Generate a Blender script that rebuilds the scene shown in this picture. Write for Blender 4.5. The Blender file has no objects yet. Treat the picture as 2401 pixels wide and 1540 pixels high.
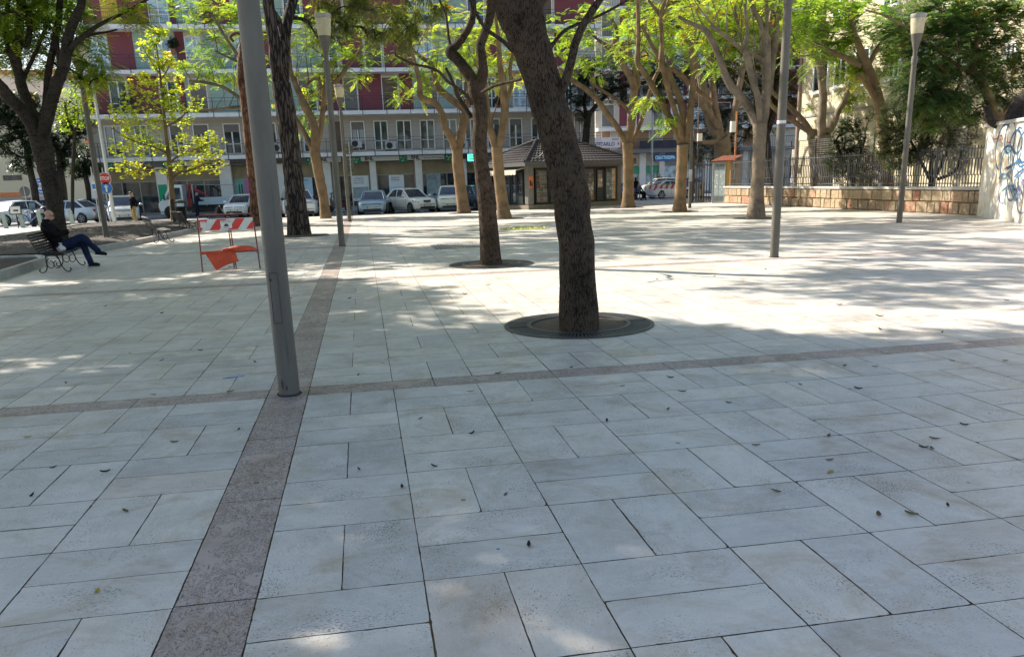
import bpy, bmesh, math, random
import numpy as np
from mathutils import Vector, Matrix
random.seed(7); RNG=np.random.default_rng(7)
SC=bpy.context.scene; COL=SC.collection; rad=math.radians
# ---------- measured camera (pixel units of the 2401-wide view of the photo), metres, X along paving, Y along the band
F=1923.;PITCH=rad(15.57);ROLL=rad(-1.78);YAW=rad(9.6);CX=1200.5;CY=958.7;H=1.70
def _axes():
    sp,cp,sy,cy=math.sin(PITCH),math.cos(PITCH),math.sin(YAW),math.cos(YAW)
    fw=Vector((sy*cp,cy*cp,-sp)); r=Vector((cy,-sy,0)); u=r.cross(fw)
    c,s=math.cos(ROLL),math.sin(ROLL)
    return c*r+s*u, c*u-s*r, fw
AR,AU,AF=_axes()
def ray(x,y): return AR*((x-CX)/F)-AU*((y-CY)/F)+AF
def G(x,y,z=0.):
    d=ray(x,y);t=(z-H)/d.z;return Vector((d.x*t,d.y*t,z))
def atY(x,y,Y):
    d=ray(x,y);t=Y/d.y;return Vector((d.x*t,Y,H+d.z*t))
def atX(x,y,X):
    d=ray(x,y);t=X/d.x;return Vector((X,d.y*t,H+d.z*t))
def ppm(p): return F/((p-Vector((0,0,H))).dot(AF))
SUN_EL=rad(38);SUN_AZ=rad(-47)   # azimuth from +Y, clockwise positive
SUN_DIR=Vector((math.sin(SUN_AZ)*math.cos(SUN_EL),math.cos(SUN_AZ)*math.cos(SUN_EL),math.sin(SUN_EL)))

# ---------- materials
MATS={}
def newmat(name):
    m=bpy.data.materials.new(name);m.use_nodes=True
    nt=m.node_tree;nt.nodes.clear()
    out=nt.nodes.new('ShaderNodeOutputMaterial');MATS[name]=m
    return m,nt,out
def N(nt,t,**k):
    n=nt.nodes.new(t)
    for a,b in k.items():
        if a.startswith('i_'):
            key=a[2:]; key=int(key) if key.isdigit() else key.replace('_',' ')
            n.inputs[key].default_value=b
        else: setattr(n,a,b)
    return n
def L(nt,a,b): nt.links.new(a,b)
def ramp(nt,fac,stops,interp='LINEAR'):
    r=nt.nodes.new('ShaderNodeValToRGB');e=r.color_ramp;e.interpolation=interp
    while len(e.elements)<len(stops): e.elements.new(.5)
    for el,(p,c) in zip(e.elements,stops):
        el.position=p;el.color=(*c,1) if len(c)==3 else c
    L(nt,fac,r.inputs[0]);return r.outputs[0]
def sc(c,f): return tuple(min(1,max(0,x*f)) for x in c[:3])
def M(name,col=(.5,.5,.5),rough=.6,metal=0.,var=.18,scale=6.,bump=0.,bscale=40.,spec=.5,emit=0.,coat=0.,tex='Object',stretch=(1,1,1)):
    if name in MATS: return MATS[name]
    m,nt,out=newmat(name)
    b=N(nt,'ShaderNodeBsdfPrincipled',i_Roughness=rough,i_Metallic=metal)
    b.inputs['Specular IOR Level'].default_value=spec
    if coat: b.inputs['Coat Weight'].default_value=coat;b.inputs['Coat Roughness'].default_value=.08
    tc=N(nt,'ShaderNodeTexCoord');mp=N(nt,'ShaderNodeMapping');mp.inputs['Scale'].default_value=stretch
    L(nt,tc.outputs[tex],mp.inputs[0])
    n=N(nt,'ShaderNodeTexNoise',i_Scale=scale,i_Detail=5.,i_Roughness=.6);L(nt,mp.outputs[0],n.inputs['Vector'])
    c=ramp(nt,n.outputs[0],[(.25,sc(col,1-var)),(.75,sc(col,1+var))])
    L(nt,c,b.inputs['Base Color'])
    if emit: L(nt,c,b.inputs['Emission Color']);b.inputs['Emission Strength'].default_value=emit
    if bump:
        n2=N(nt,'ShaderNodeTexNoise',i_Scale=bscale,i_Detail=4.);L(nt,mp.outputs[0],n2.inputs['Vector'])
        bp=N(nt,'ShaderNodeBump',i_Strength=bump,i_Distance=.02);L(nt,n2.outputs[0],bp.inputs['Height']);L(nt,bp.outputs[0],b.inputs['Normal'])
    L(nt,b.outputs[0],out.inputs[0]);return m
def glassmat(name,col=(.03,.045,.06),rough=.06):
    if name in MATS: return MATS[name]
    m,nt,out=newmat(name)
    b=N(nt,'ShaderNodeBsdfPrincipled',i_Roughness=rough);b.inputs['IOR'].default_value=1.6
    tc=N(nt,'ShaderNodeTexCoord');n=N(nt,'ShaderNodeTexNoise',i_Scale=1.7,i_Detail=3.);L(nt,tc.outputs['Object'],n.inputs['Vector'])
    L(nt,ramp(nt,n.outputs[0],[(.35,sc(col,.5)),(.7,sc(col,1.7))]),b.inputs['Base Color'])
    L(nt,b.outputs[0],out.inputs[0]);return m
def barkmat(name,c1,c2,scale=9.,bump=.7,stretch=.22,dist=.03,crack=False,cw=.55):
    if name in MATS: return MATS[name]
    m,nt,out=newmat(name)
    b=N(nt,'ShaderNodeBsdfPrincipled',i_Roughness=.9);b.inputs['Specular IOR Level'].default_value=.15
    tc=N(nt,'ShaderNodeTexCoord');mp=N(nt,'ShaderNodeMapping');mp.inputs['Scale'].default_value=(1,1,stretch)
    L(nt,tc.outputs['Object'],mp.inputs[0])
    nw=N(nt,'ShaderNodeTexNoise',i_Scale=scale*1.3,i_Detail=4.);L(nt,mp.outputs[0],nw.inputs['Vector'])
    mixv=N(nt,'ShaderNodeMix',data_type='VECTOR');mixv.inputs[0].default_value=.10 if crack else .05
    L(nt,mp.outputs[0],mixv.inputs[4]);L(nt,nw.outputs['Color'],mixv.inputs[5])
    n=N(nt,'ShaderNodeTexNoise',i_Scale=scale*5,i_Detail=8.,i_Roughness=.72,i_Distortion=.4);L(nt,mp.outputs[0],n.inputs['Vector'])
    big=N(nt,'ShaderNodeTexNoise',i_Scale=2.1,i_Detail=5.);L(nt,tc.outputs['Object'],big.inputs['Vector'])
    if crack:
        v=N(nt,'ShaderNodeTexVoronoi',feature='DISTANCE_TO_EDGE',i_Scale=scale*1.7,i_Randomness=1.);L(nt,mixv.outputs[1],v.inputs['Vector'])
        h=ramp(nt,v.outputs['Distance'],[(0,(0,0,0)),(.2,(1,1,1))])
    else:
        mp2=N(nt,'ShaderNodeMapping');mp2.inputs['Scale'].default_value=(1,1,stretch*.75);L(nt,tc.outputs['Object'],mp2.inputs[0])
        wv=N(nt,'ShaderNodeMix',data_type='VECTOR');wv.inputs[0].default_value=.035;L(nt,mp2.outputs[0],wv.inputs[4]);L(nt,nw.outputs['Color'],wv.inputs[5])
        v=N(nt,'ShaderNodeTexVoronoi',feature='DISTANCE_TO_EDGE',i_Scale=scale*6.);L(nt,wv.outputs[1],v.inputs['Vector'])
        v2=N(nt,'ShaderNodeTexNoise',i_Scale=scale*1.1,i_Detail=3.);L(nt,tc.outputs['Object'],v2.inputs['Vector'])
        va=N(nt,'ShaderNodeMath',operation='MULTIPLY_ADD');L(nt,v2.outputs[0],va.inputs[0]);va.inputs[1].default_value=.30;va.inputs[2].default_value=-.13
        vb=N(nt,'ShaderNodeMath',operation='ADD');L(nt,v.outputs['Distance'],vb.inputs[0]);L(nt,va.outputs[0],vb.inputs[1])
        h=ramp(nt,vb.outputs[0],[(.0,(0,0,0)),(.14,(1,1,1))])
    hm=N(nt,'ShaderNodeMath',operation='MULTIPLY_ADD');L(nt,h,hm.inputs[0]);hm.inputs[1].default_value=cw;L(nt,n.outputs[0],hm.inputs[2])
    cc=ramp(nt,hm.outputs[0],[(cw*.64,sc(c1,.45)),(.2+cw,c1),(.45+cw,c2)])
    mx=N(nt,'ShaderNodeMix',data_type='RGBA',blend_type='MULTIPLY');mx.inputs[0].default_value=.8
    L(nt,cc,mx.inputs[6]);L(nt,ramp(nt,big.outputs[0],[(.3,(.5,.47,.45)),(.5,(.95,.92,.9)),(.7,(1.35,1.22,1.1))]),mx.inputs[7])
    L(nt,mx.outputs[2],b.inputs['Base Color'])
    bp=N(nt,'ShaderNodeBump',i_Strength=bump,i_Distance=dist);L(nt,hm.outputs[0],bp.inputs['Height']);L(nt,bp.outputs[0],b.inputs['Normal'])
    L(nt,b.outputs[0],out.inputs[0]);return m
def leafmat(name,stops,trans=.5,gloss=.06,rough=.45):
    if name in MATS: return MATS[name]
    m,nt,out=newmat(name)
    a=N(nt,'ShaderNodeAttribute',attribute_name='tint')
    c=ramp(nt,a.outputs['Fac'],stops)
    d=N(nt,'ShaderNodeBsdfDiffuse');t=N(nt,'ShaderNodeBsdfTranslucent');g=N(nt,'ShaderNodeBsdfGlossy',i_Roughness=rough)
    L(nt,c,d.inputs[0])
    hs=N(nt,'ShaderNodeMix',data_type='RGBA',blend_type='MULTIPLY');hs.inputs[0].default_value=1.;hs.inputs[7].default_value=(2.05,1.95,1.0,1)
    L(nt,c,hs.inputs[6]);L(nt,hs.outputs[2],t.inputs[0])
    m1=N(nt,'ShaderNodeMixShader',i_0=trans);L(nt,d.outputs[0],m1.inputs[1]);L(nt,t.outputs[0],m1.inputs[2])
    m2=N(nt,'ShaderNodeMixShader',i_0=gloss);L(nt,m1.outputs[0],m2.inputs[1]);L(nt,g.outputs[0],m2.inputs[2])
    L(nt,m2.outputs[0],out.inputs[0]);return m

# ---------- objects
def tag(o,label=None,cat=None,group=None,kind=None):
    if label: o['label']=label
    if cat: o['category']=cat
    if group: o['group']=group
    if kind: o['kind']=kind
    return o
def thing(name,label,cat,loc=(0,0,0),rz=0.,group=None):
    o=bpy.data.objects.new(name,None);COL.objects.link(o);o.empty_display_size=.2
    o.location=loc;o.rotation_euler=(0,0,rz);return tag(o,label,cat,group)
def link(name,me,parent=None):
    o=bpy.data.objects.new(name,me);COL.objects.link(o)
    if parent is not None: o.parent=parent
    return o
def copy_tree(o,parent=None):
    c=o.copy();COL.objects.link(c)
    if parent is not None: c.parent=parent
    for ch in list(o.children): copy_tree(ch,c)
    return c
class MB:
    def __init__(s): s.v=[];s.f=[];s.m=[];s.mi=0
    def quad(s,*p):
        n=len(s.v);s.v+= [tuple(q) for q in p];s.f.append(tuple(range(n,n+len(p))));s.m.append(s.mi)
        return s
    def box(s,x0,x1,y0,y1,z0,z1,T=None):
        n=len(s.v)
        P=[(x,y,z) for z in (z0,z1) for y in (y0,y1) for x in (x0,x1)]
        if T is not None: P=[tuple(T@Vector(p)) for p in P]
        s.v+=P
        for f in ((0,2,3,1),(4,5,7,6),(0,1,5,4),(2,6,7,3),(0,4,6,2),(1,3,7,5)):
            s.f.append(tuple(n+i for i in f));s.m.append(s.mi)
        return s
    def ring_loft(s,rings,close=True,caps=True):
        n=len(s.v);k=len(rings[0])
        for r in rings: s.v+=[tuple(p) for p in r]
        for i in range(len(rings)-1):
            for j in range(k if close else k-1):
                a=n+i*k+j;b=n+i*k+(j+1)%k
                s.f.append((a,b,b+k,a+k));s.m.append(s.mi)
        if caps and close:
            s.f.append(tuple(n+j for j in reversed(range(k))));s.m.append(s.mi)
            e=n+(len(rings)-1)*k
            s.f.append(tuple(e+j for j in range(k)));s.m.append(s.mi)
        return s
    def tube(s,pts,r,seg=8,caps=True,flat=1.,jit=0.):
        pts=[Vector(p) for p in pts]
        if not hasattr(r,'__len__'): r=[r]*len(pts)
        rings=[];up=Vector((0,0,1));prev=None
        for i,p in enumerate(pts):
            d=(pts[min(i+1,len(pts)-1)]-pts[max(i-1,0)])
            if d.length<1e-9: d=Vector((0,0,1))
            d.normalize()
            if prev is None:
                a=d.cross(Vector((0,1,0)) if abs(d.y)<.9 else Vector((1,0,0)))
            else: a=prev-d*prev.dot(d)
            if a.length<1e-6: a=d.orthogonal()
            a.normalize();prev=a;b=d.cross(a)
            jj=jit*min(1,((pts[i]-pts[i-1]).length if i else 0)/(r[i]*1.2+1e-6));rr=[r[i]*(1+(random.random()-.5)*2*jj) for _ in range(seg)]
            rings.append([p+a*(math.cos(2*math.pi*k/seg)*rr[k])+b*(math.sin(2*math.pi*k/seg)*rr[k]*flat) for k in range(seg)])
        return s.ring_loft(rings,True,caps)
    def lathe(s,prof,seg=16,c=(0,0,0),T=None):
        rings=[]
        for (r,z) in prof:
            ring=[Vector((c[0]+r*math.cos(2*math.pi*k/seg),c[1]+r*math.sin(2*math.pi*k/seg),c[2]+z)) for k in range(seg)]
            if T is not None: ring=[T@p for p in ring]
            rings.append(ring)
        return s.ring_loft(rings)
    def prism(s,poly,z0,z1,T=None):
        a=[Vector((x,y,z0)) for x,y in poly];b=[Vector((x,y,z1)) for x,y in poly]
        if T is not None: a=[T@p for p in a];b=[T@p for p in b]
        return s.ring_loft([a,b])
    def ball(s,c,rx,ry=None,rz=None,seg=14,rows=9,T=None):
        ry=rx if ry is None else ry;rz=rx if rz is None else rz
        rings=[]
        for i in range(rows+1):
            t=math.pi*(i/rows)*.998+.003
            ring=[Vector((rx*math.sin(t)*math.cos(2*math.pi*k/seg),ry*math.sin(t)*math.sin(2*math.pi*k/seg),-rz*math.cos(t))) for k in range(seg)]
            if T is not None: ring=[T@p for p in ring]
            rings.append([p+Vector(c) for p in ring])
        return s.ring_loft(rings)
    def mesh(s,name,mats,smooth=False):
        me=bpy.data.meshes.new(name);me.from_pydata(s.v,[],s.f)
        if not isinstance(mats,(list,tuple)): mats=[mats]
        for m in mats: me.materials.append(m)
        if len(mats)>1: me.polygons.foreach_set('material_index',s.m)
        bm=bmesh.new();bm.from_mesh(me);bmesh.ops.recalc_face_normals(bm,faces=bm.faces);bm.to_mesh(me);bm.free()
        if smooth:
            me.polygons.foreach_set('use_smooth',[True]*len(me.polygons))
            try: me.set_sharp_from_angle(angle=rad(40))
            except Exception: pass
        me.update();return me
    def build(s,name,mats,parent=None,smooth=False,bevel=0.):
        o=link(name,s.mesh(name,mats,smooth),parent)
        if bevel:
            b=o.modifiers.new('bevel','BEVEL');b.width=bevel;b.segments=2;b.limit_method='ANGLE'
        return o
def spline(pts,n=4):
    """Catmull-Rom through rows of numbers"""
    P=[np.array(p,float) for p in pts]
    if len(P)<3:
        return [P[0]+(P[-1]-P[0])*t/(n) for t in range(n+1)]
    out=[]
    for i in range(len(P)-1):
        a=P[max(i-1,0)];b=P[i];c=P[i+1];d=P[min(i+2,len(P)-1)]
        for k in range(n):
            t=k/n
            out.append(.5*((2*b)+(c-a)*t+(2*a-5*b+4*c-d)*t*t+(3*b-a-3*c+d)*t**3))
    out.append(P[-1]);return out
def baked(mb,name,mats,parent,vox=.012,smooth=6):
    """union of the builder's solids as one continuous surface"""
    me=mb.mesh(name+'_raw',mats);o=bpy.data.objects.new(name+'_raw',me);COL.objects.link(o)
    r=o.modifiers.new('r','REMESH');r.mode='VOXEL';r.voxel_size=vox
    s=o.modifiers.new('s','SMOOTH');s.iterations=smooth;s.factor=.5
    dg=bpy.context.evaluated_depsgraph_get()
    m2=bpy.data.meshes.new_from_object(o.evaluated_get(dg));m2.name=name
    bpy.data.objects.remove(o);bpy.data.meshes.remove(me)
    m2.polygons.foreach_set('use_smooth',[True]*len(m2.polygons))
    if not m2.materials: m2.materials.append(mats if not isinstance(mats,(list,tuple)) else mats[0])
    return link(name,m2,parent)
def text(s,size,mat,parent,loc,rot=(math.pi/2,0,0),name='lettering',ext=.006,width=None,bold=0.):
    cu=bpy.data.curves.new(name,'FONT');cu.body=s;cu.size=size;cu.extrude=ext;cu.align_x='CENTER';cu.align_y='CENTER';cu.offset=bold
    o=bpy.data.objects.new(name+'_c',cu);COL.objects.link(o)
    dg=bpy.context.evaluated_depsgraph_get()
    me=bpy.data.meshes.new_from_object(o.evaluated_get(dg));bpy.data.objects.remove(o);bpy.data.curves.remove(cu)
    me.materials.clear();me.materials.append(mat)
    q=link(name,me,parent);q.location=loc;q.rotation_euler=rot
    if width:
        xs=[v.co.x for v in me.vertices];w=max(xs)-min(xs)
        if w>0: q.scale=(width/w,1,1)
    return q
# ================= GROUND
def stone_mat(name,base,pit,vein=False):
    m,nt,out=newmat(name)
    b=N(nt,'ShaderNodeBsdfPrincipled');b.inputs['Specular IOR Level'].default_value=.4
    uv=N(nt,'ShaderNodeUVMap',uv_map='UVMap');tc=N(nt,'ShaderNodeTexCoord')
    a=N(nt,'ShaderNodeAttribute',attribute_name='tint')
    # broad clouding + per slab tone
    n1=N(nt,'ShaderNodeTexNoise',i_Scale=2.2,i_Detail=6.,i_Roughness=.65);L(nt,uv.outputs[0],n1.inputs['Vector'])
    c1=ramp(nt,n1.outputs[0],[(.3,sc(base,.84)),(.7,sc(base,1.1))])
    tone=ramp(nt,a.outputs['Fac'],[(0,(.86,.87,.89)),(.5,(1,.99,.98)),(.85,(1.06,1.04,1.)),(1,(1.0,.93,.88))])
    mx=N(nt,'ShaderNodeMix',data_type='RGBA',blend_type='MULTIPLY');mx.inputs[0].default_value=1;L(nt,c1,mx.inputs[6]);L(nt,tone,mx.inputs[7])
    # streaks along the slab
    mp=N(nt,'ShaderNodeMapping');mp.inputs['Scale'].default_value=(3.5,9,1);L(nt,uv.outputs[0],mp.inputs[0])
    n2=N(nt,'ShaderNodeTexNoise',i_Scale=2.,i_Detail=5.,i_Roughness=.7,i_Distortion=.6);L(nt,mp.outputs[0],n2.inputs['Vector'])
    m2=N(nt,'ShaderNodeMix',data_type='RGBA',blend_type='MULTIPLY');m2.inputs[0].default_value=1
    L(nt,mx.outputs[2],m2.inputs[6]);L(nt,ramp(nt,n2.outputs[0],[(.3,(.93,.93,.93)),(.6,(1.03,1.03,1.03))]),m2.inputs[7])
    # pits
    mp3=N(nt,'ShaderNodeMapping');mp3.inputs['Scale'].default_value=(38,80,1) if not vein else (5.5,8.5,1);L(nt,uv.outputs[0],mp3.inputs[0])
    n3=N(nt,'ShaderNodeTexNoise',i_Scale=1.6 if not vein else 2.4,i_Detail=4.,i_Roughness=.75,i_Distortion=.3 if not vein else 1.5);L(nt,mp3.outputs[0],n3.inputs['Vector'])
    n4=N(nt,'ShaderNodeTexNoise',i_Scale=3.1,i_Detail=3.);L(nt,uv.outputs[0],n4.inputs['Vector'])
    ad=N(nt,'ShaderNodeMath',operation='MULTIPLY_ADD');L(nt,n4.outputs[0],ad.inputs[0]);ad.inputs[1].default_value=.35;L(nt,n3.outputs[0],ad.inputs[2])
    if vein: # thin dark veins where the noise crosses its middle
        s=N(nt,'ShaderNodeMath',operation='SUBTRACT');L(nt,n3.outputs[0],s.inputs[0]);s.inputs[1].default_value=.5
        ab=N(nt,'ShaderNodeMath',operation='ABSOLUTE');L(nt,s.outputs[0],ab.inputs[0])
        lim=N(nt,'ShaderNodeMath',operation='GREATER_THAN');L(nt,n4.outputs[0],lim.inputs[0]);lim.inputs[1].default_value=.40
        pf=ramp(nt,ab.outputs[0],[(.008,(1,1,1)),(.03,(0,0,0))])
        pm=N(nt,'ShaderNodeMath',operation='MULTIPLY');L(nt,pf,pm.inputs[0]);L(nt,lim.outputs[0],pm.inputs[1]);pf=pm.outputs[0]
    else: pf=ramp(nt,ad.outputs[0],[(.775,(0,0,0)),(.84,(1,1,1))])
    m3=N(nt,'ShaderNodeMix',data_type='RGBA');L(nt,pf,m3.inputs[0]);L(nt,m2.outputs[2],m3.inputs[6]);m3.inputs[7].default_value=(*pit,1)
    # grime patches and small stains
    n5=N(nt,'ShaderNodeTexNoise',i_Scale=.8,i_Detail=8.,i_Roughness=.7);L(nt,tc.outputs['Object'],n5.inputs['Vector'])
    m4=N(nt,'ShaderNodeMix',data_type='RGBA',blend_type='MULTIPLY');m4.inputs[0].default_value=1
    L(nt,m3.outputs[2],m4.inputs[6]);L(nt,ramp(nt,n5.outputs[0],[(.28,(.78,.76,.74)),(.5,(1,1,1)),(.75,(1.04,1.04,1.03))]),m4.inputs[7])
    fn=N(nt,'ShaderNodeTexNoise',i_Scale=95.,i_Detail=4.,i_Roughness=.75);L(nt,uv.outputs[0],fn.inputs['Vector'])
    m5=N(nt,'ShaderNodeMix',data_type='RGBA',blend_type='MULTIPLY');m5.inputs[0].default_value=1
    L(nt,m4.outputs[2],m5.inputs[6]);L(nt,ramp(nt,fn.outputs[0],[(.28,(.78,.77,.76)),(.44,(.985,.985,.985)),(.7,(1.04,1.04,1.04))]),m5.inputs[7])
    # trodden-in spots and brown stains
    vo=N(nt,'ShaderNodeTexVoronoi',i_Scale=2.6);L(nt,tc.outputs['Object'],vo.inputs['Vector'])
    vs=N(nt,'ShaderNodeSeparateColor');L(nt,vo.outputs['Color'],vs.inputs[0])
    rs_=N(nt,'ShaderNodeMath',operation='MULTIPLY_ADD');L(nt,vs.outputs[0],rs_.inputs[0]);rs_.inputs[1].default_value=-.07;rs_.inputs[2].default_value=.05
    dd=N(nt,'ShaderNodeMath',operation='LESS_THAN');L(nt,vo.outputs['Distance'],dd.inputs[0]);L(nt,rs_.outputs[0],dd.inputs[1])
    m6=N(nt,'ShaderNodeMix',data_type='RGBA',blend_type='MULTIPLY');L(nt,dd.outputs[0],m6.inputs[0]);L(nt,m5.outputs[2],m6.inputs[6]);m6.inputs[7].default_value=(.42,.40,.38,1)
    n7=N(nt,'ShaderNodeTexNoise',i_Scale=1.9,i_Detail=9.,i_Roughness=.72,i_Distortion=.8);L(nt,tc.outputs['Object'],n7.inputs['Vector'])
    m7=N(nt,'ShaderNodeMix',data_type='RGBA',blend_type='MULTIPLY');m7.inputs[0].default_value=1;L(nt,m6.outputs[2],m7.inputs[6]);L(nt,ramp(nt,n7.outputs[0],[(.50,(1,1,1)),(.62,(.86,.81,.74)),(.76,(.64,.56,.46))]),m7.inputs[7])
    L(nt,m7.outputs[2],b.inputs['Base Color'])
    rr=N(nt,'ShaderNodeMapRange');rr.inputs[3].default_value=.36;rr.inputs[4].default_value=.6;L(nt,n1.outputs[0],rr.inputs[0]);L(nt,rr.outputs[0],b.inputs['Roughness'])
    hs=N(nt,'ShaderNodeMath',operation='MULTIPLY_ADD');L(nt,pf,hs.inputs[0]);hs.inputs[1].default_value=-1.;L(nt,n2.outputs[0],hs.inputs[2])
    bp=N(nt,'ShaderNodeBump',i_Strength=.35,i_Distance=.004);L(nt,hs.outputs[0],bp.inputs['Height']);L(nt,bp.outputs[0],b.inputs['Normal'])
    L(nt,b.outputs[0],out.inputs[0]);return m
STONE=stone_mat('travertine',(.605,.565,.515),(.12,.11,.10))
PINK=stone_mat('pink_stone',(.46,.37,.33),(.10,.085,.08),vein=True)
SLV=[];SLU=[];SLT=[];SLM=[]
def slab(x0,x1,y0,y1,mi=0):
    g=.0020+random.random()*.0022
    x0+=g;x1-=g;y0+=g;y1-=g
    if x1-x0<.03 or y1-y0<.03: return
    C=[(x0,y0),(x1,y0),(x1,y1),(x0,y1)]
    if y0<10.5 and x0<9 and x0>-6: # worn, slightly ragged edges and a few chipped corners where one can see them
        P=[]
        for a in range(4):
            p=C[a];q=C[(a+1)%4];ln=math.hypot(q[0]-p[0],q[1]-p[1]);n=int(ln/.022);nx=-(q[1]-p[1])/ln;ny=(q[0]-p[0])/ln;ch=random.random()<.10;cs=random.uniform(.004,.011);dr=0
            for i in range(n):
                t=i/n;dr=.75*dr+random.gauss(0,.00055);d=max(-.0012,dr)+(random.uniform(.001,.004) if random.random()<.03 else 0)
                if ch: d+=cs*max(0,1-i*.022/.03)
                if i==0: P.append((p[0]+(nx+(q[0]-p[0])/ln)*max(0,d)*.7,p[1]+(ny+(q[1]-p[1])/ln)*max(0,d)*.7))
                else: P.append((p[0]+(q[0]-p[0])*t+nx*d,p[1]+(q[1]-p[1])*t+ny*d))
        C=P
    SLV.append(C)
    ou,ov=random.random()*50,random.random()*50;w,h=x1-x0,y1-y0
    if w>=h and mi==0 or mi==1 and w>h: SLU.append([(ou+x-x0,ov+y-y0) for x,y in C])
    else: SLU.append([(ou+y-y0,ov+x-x0) for x,y in C])
    SLT.append(min(.9,max(0,random.gauss(.48,.2))) if random.random()>.015 else 1.);SLM.append(mi)
MOD=.72;BX0,BX1=-.918,-.576
BANDS=[(-1.75,-1.45),(6.93,7.23),(15.53,15.89),(24.4,24.76),(33.2,33.56),(42.0,42.36)]
def plaza_end(x): return 50.1 if x<8 else 58.
def fill(xs,ys,rowpar,jdir):
    pass
def module(x0,x1,y0,y1,V):
    if V:
        xm=(x0+x1)/2; slab(x0,xm,y0,y1);slab(xm,x1,y0,y1)
    else:
        ym=(y0+y1)/2; slab(x0,x1,y0,ym);slab(x0,x1,ym,y1)
edges=[b for B in BANDS for b in B]
cols=[]
x=BX1;i=0
while x<24.3: cols.append((x,x+MOD,i));x+=MOD;i+=1
x=BX0;i=-1
while x>-23: cols.append((x-MOD,x,i));x-=MOD;i-=1
for (x0,x1,i) in cols:
    for k in range(len(BANDS)):
        b0,b1=BANDS[k]
        # cross band slabs
        ye=plaza_end(x0)
        # field above band k: from b1 up
        top=BANDS[k+1][0] if k+1<len(BANDS) else ye
        if k==0: # laid downward from the next band so that the joints meet it as measured
            y=top;j=0
            while y>b1+.02:
                lo=max(b1,y-MOD);module(x0,x1,lo,y,(i+j)%2==0) if y-lo>.4 else slab(x0,x1,lo,y);y-=MOD;j+=1
        else:
            y=b1;j=0
            while y<top-.02:
                hi=min(top,y+MOD);module(x0,x1,y,hi,(i+j)%2==1) if hi-y>.4 else slab(x0,x1,y,hi);y+=MOD;j+=1
for b0,b1 in BANDS:
    x=BX1
    while x<24: slab(x,min(x+1.08,24.3),b0,b1,1);x+=1.08
    x=BX0
    while x>-23: slab(x-1.08,x,b0,b1,1);x-=1.08
ys=[];y=-2.
stops=sorted(edges+[50.1])
y=-1.45
while y<50:
    nxt=[s for s in stops if s>y+.05]
    e=nxt[0] if nxt else 50.1
    n=max(1,round((e-y)/1.2));
    for q in range(n): slab(BX0,BX1,y+(e-y)*q/n,y+(e-y)*(q+1)/n,1)
    y=e
nf=len(SLV)
cn=[len(c) for c in SLV];nv=sum(cn)
V=np.zeros((nv,3));V[:,:2]=np.array([q for c in SLV for q in c])
me=bpy.data.meshes.new('paving');me.vertices.add(nv);me.vertices.foreach_set('co',V.ravel())
me.loops.add(nv);me.loops.foreach_set('vertex_index',np.arange(nv,dtype=np.int32))
me.polygons.add(nf);me.polygons.foreach_set('loop_start',np.concatenate([[0],np.cumsum(cn)[:-1]]).astype(np.int32))
me.materials.append(STONE);me.materials.append(PINK);me.polygons.foreach_set('material_index',np.array(SLM,dtype=np.int32))
uvl=me.uv_layers.new(name='UVMap');uvl.data.foreach_set('uv',np.array([q for c in SLU for q in c]).ravel())
at=me.attributes.new('tint','FLOAT','FACE');at.data.foreach_set('value',np.array(SLT))
me.update();me.validate()
tag(link('pavement',me),kind='structure')
mortar=M('mortar',(.15,.095,.045),.95,var=.75,scale=5)
asph=M('asphalt',(.10,.105,.115),.85,var=.25,scale=3,bump=.3,bscale=120)
earth=M('soil',(.036,.026,.018),.95,var=.6,scale=5,bump=.35,bscale=25)
kerbm=M('kerb_stone',(.40,.385,.36),.75,var=.2,scale=3,bump=.25,bscale=60)
whitep=M('road_paint',(.75,.75,.75),.7,var=.15,scale=10);bluep=M('road_paint_blue',(.10,.2,.5),.7,var=.25,scale=9)
b=MB();b.quad((-23,-2,-.0065),(24.6,-2,-.0065),(24.6,58,-.0065),(8,58,-.0065),(8,50.1,-.0065),(-23,50.1,-.0065));tag(b.build('pavement_bed',mortar),kind='structure')
b=MB();b.quad((-300,-120,-.16),(300,-120,-.16),(300,420,-.16),(-300,420,-.16));tag(b.build('ground',M('far_ground',(.3,.29,.27),.9)),kind='structure')
b=MB();b.quad((-90,50.1,-.1),(8.3,50.1,-.1),(8.3,58.2,-.1),(24.5,58.2,-.1),(24.5,50,-.1),(120,50,-.1),(120,130,-.1),(-90,130,-.1));tag(b.build('road',asph),kind='structure')
b=MB()
for x in np.arange(-6.5,8,2.55): b.quad((x,51,-.096),(x+.12,51,-.096),(x+.12,56.3,-.096),(x,56.3,-.096))
b.quad((-60,61.2,-.096),(60,61.2,-.096),(60,61.33,-.096),(-60,61.33,-.096))
for k in range(7): b.quad((19.5+k*.9,61.5,-.0955),(19.95+k*.9,61.5,-.0955),(19.95+k*.9,65,-.0955),(19.5+k*.9,65,-.0955))
tag(b.build('road_markings',whitep),kind='structure')
b=MB();b.quad((-22,50.5,-.095),(-14.5,50.5,-.095),(-14.5,51.6,-.095),(-22,51.6,-.095));tag(b.build('bay_marking',bluep),kind='structure')
b=MB();b.box(-23,8.15,50.1,50.28,-.1,.004);b.box(8.0,8.16,50.28,58.1,-.1,.004);b.box(8.16,24.6,58.,58.18,-.1,.004)
tag(b.build('kerb',kerbm),kind='structure')
b=MB();b.box(-19.4,19,62.8,66.2,-.12,.03);tag(b.build('far_pavement',M('far_paving',(.36,.36,.36),.8)),kind='structure')
b=MB();b.box(15,60,84.5,88.4,-.12,.03);tag(b.build('far_pavement',MATS['far_paving']),kind='structure')
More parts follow.
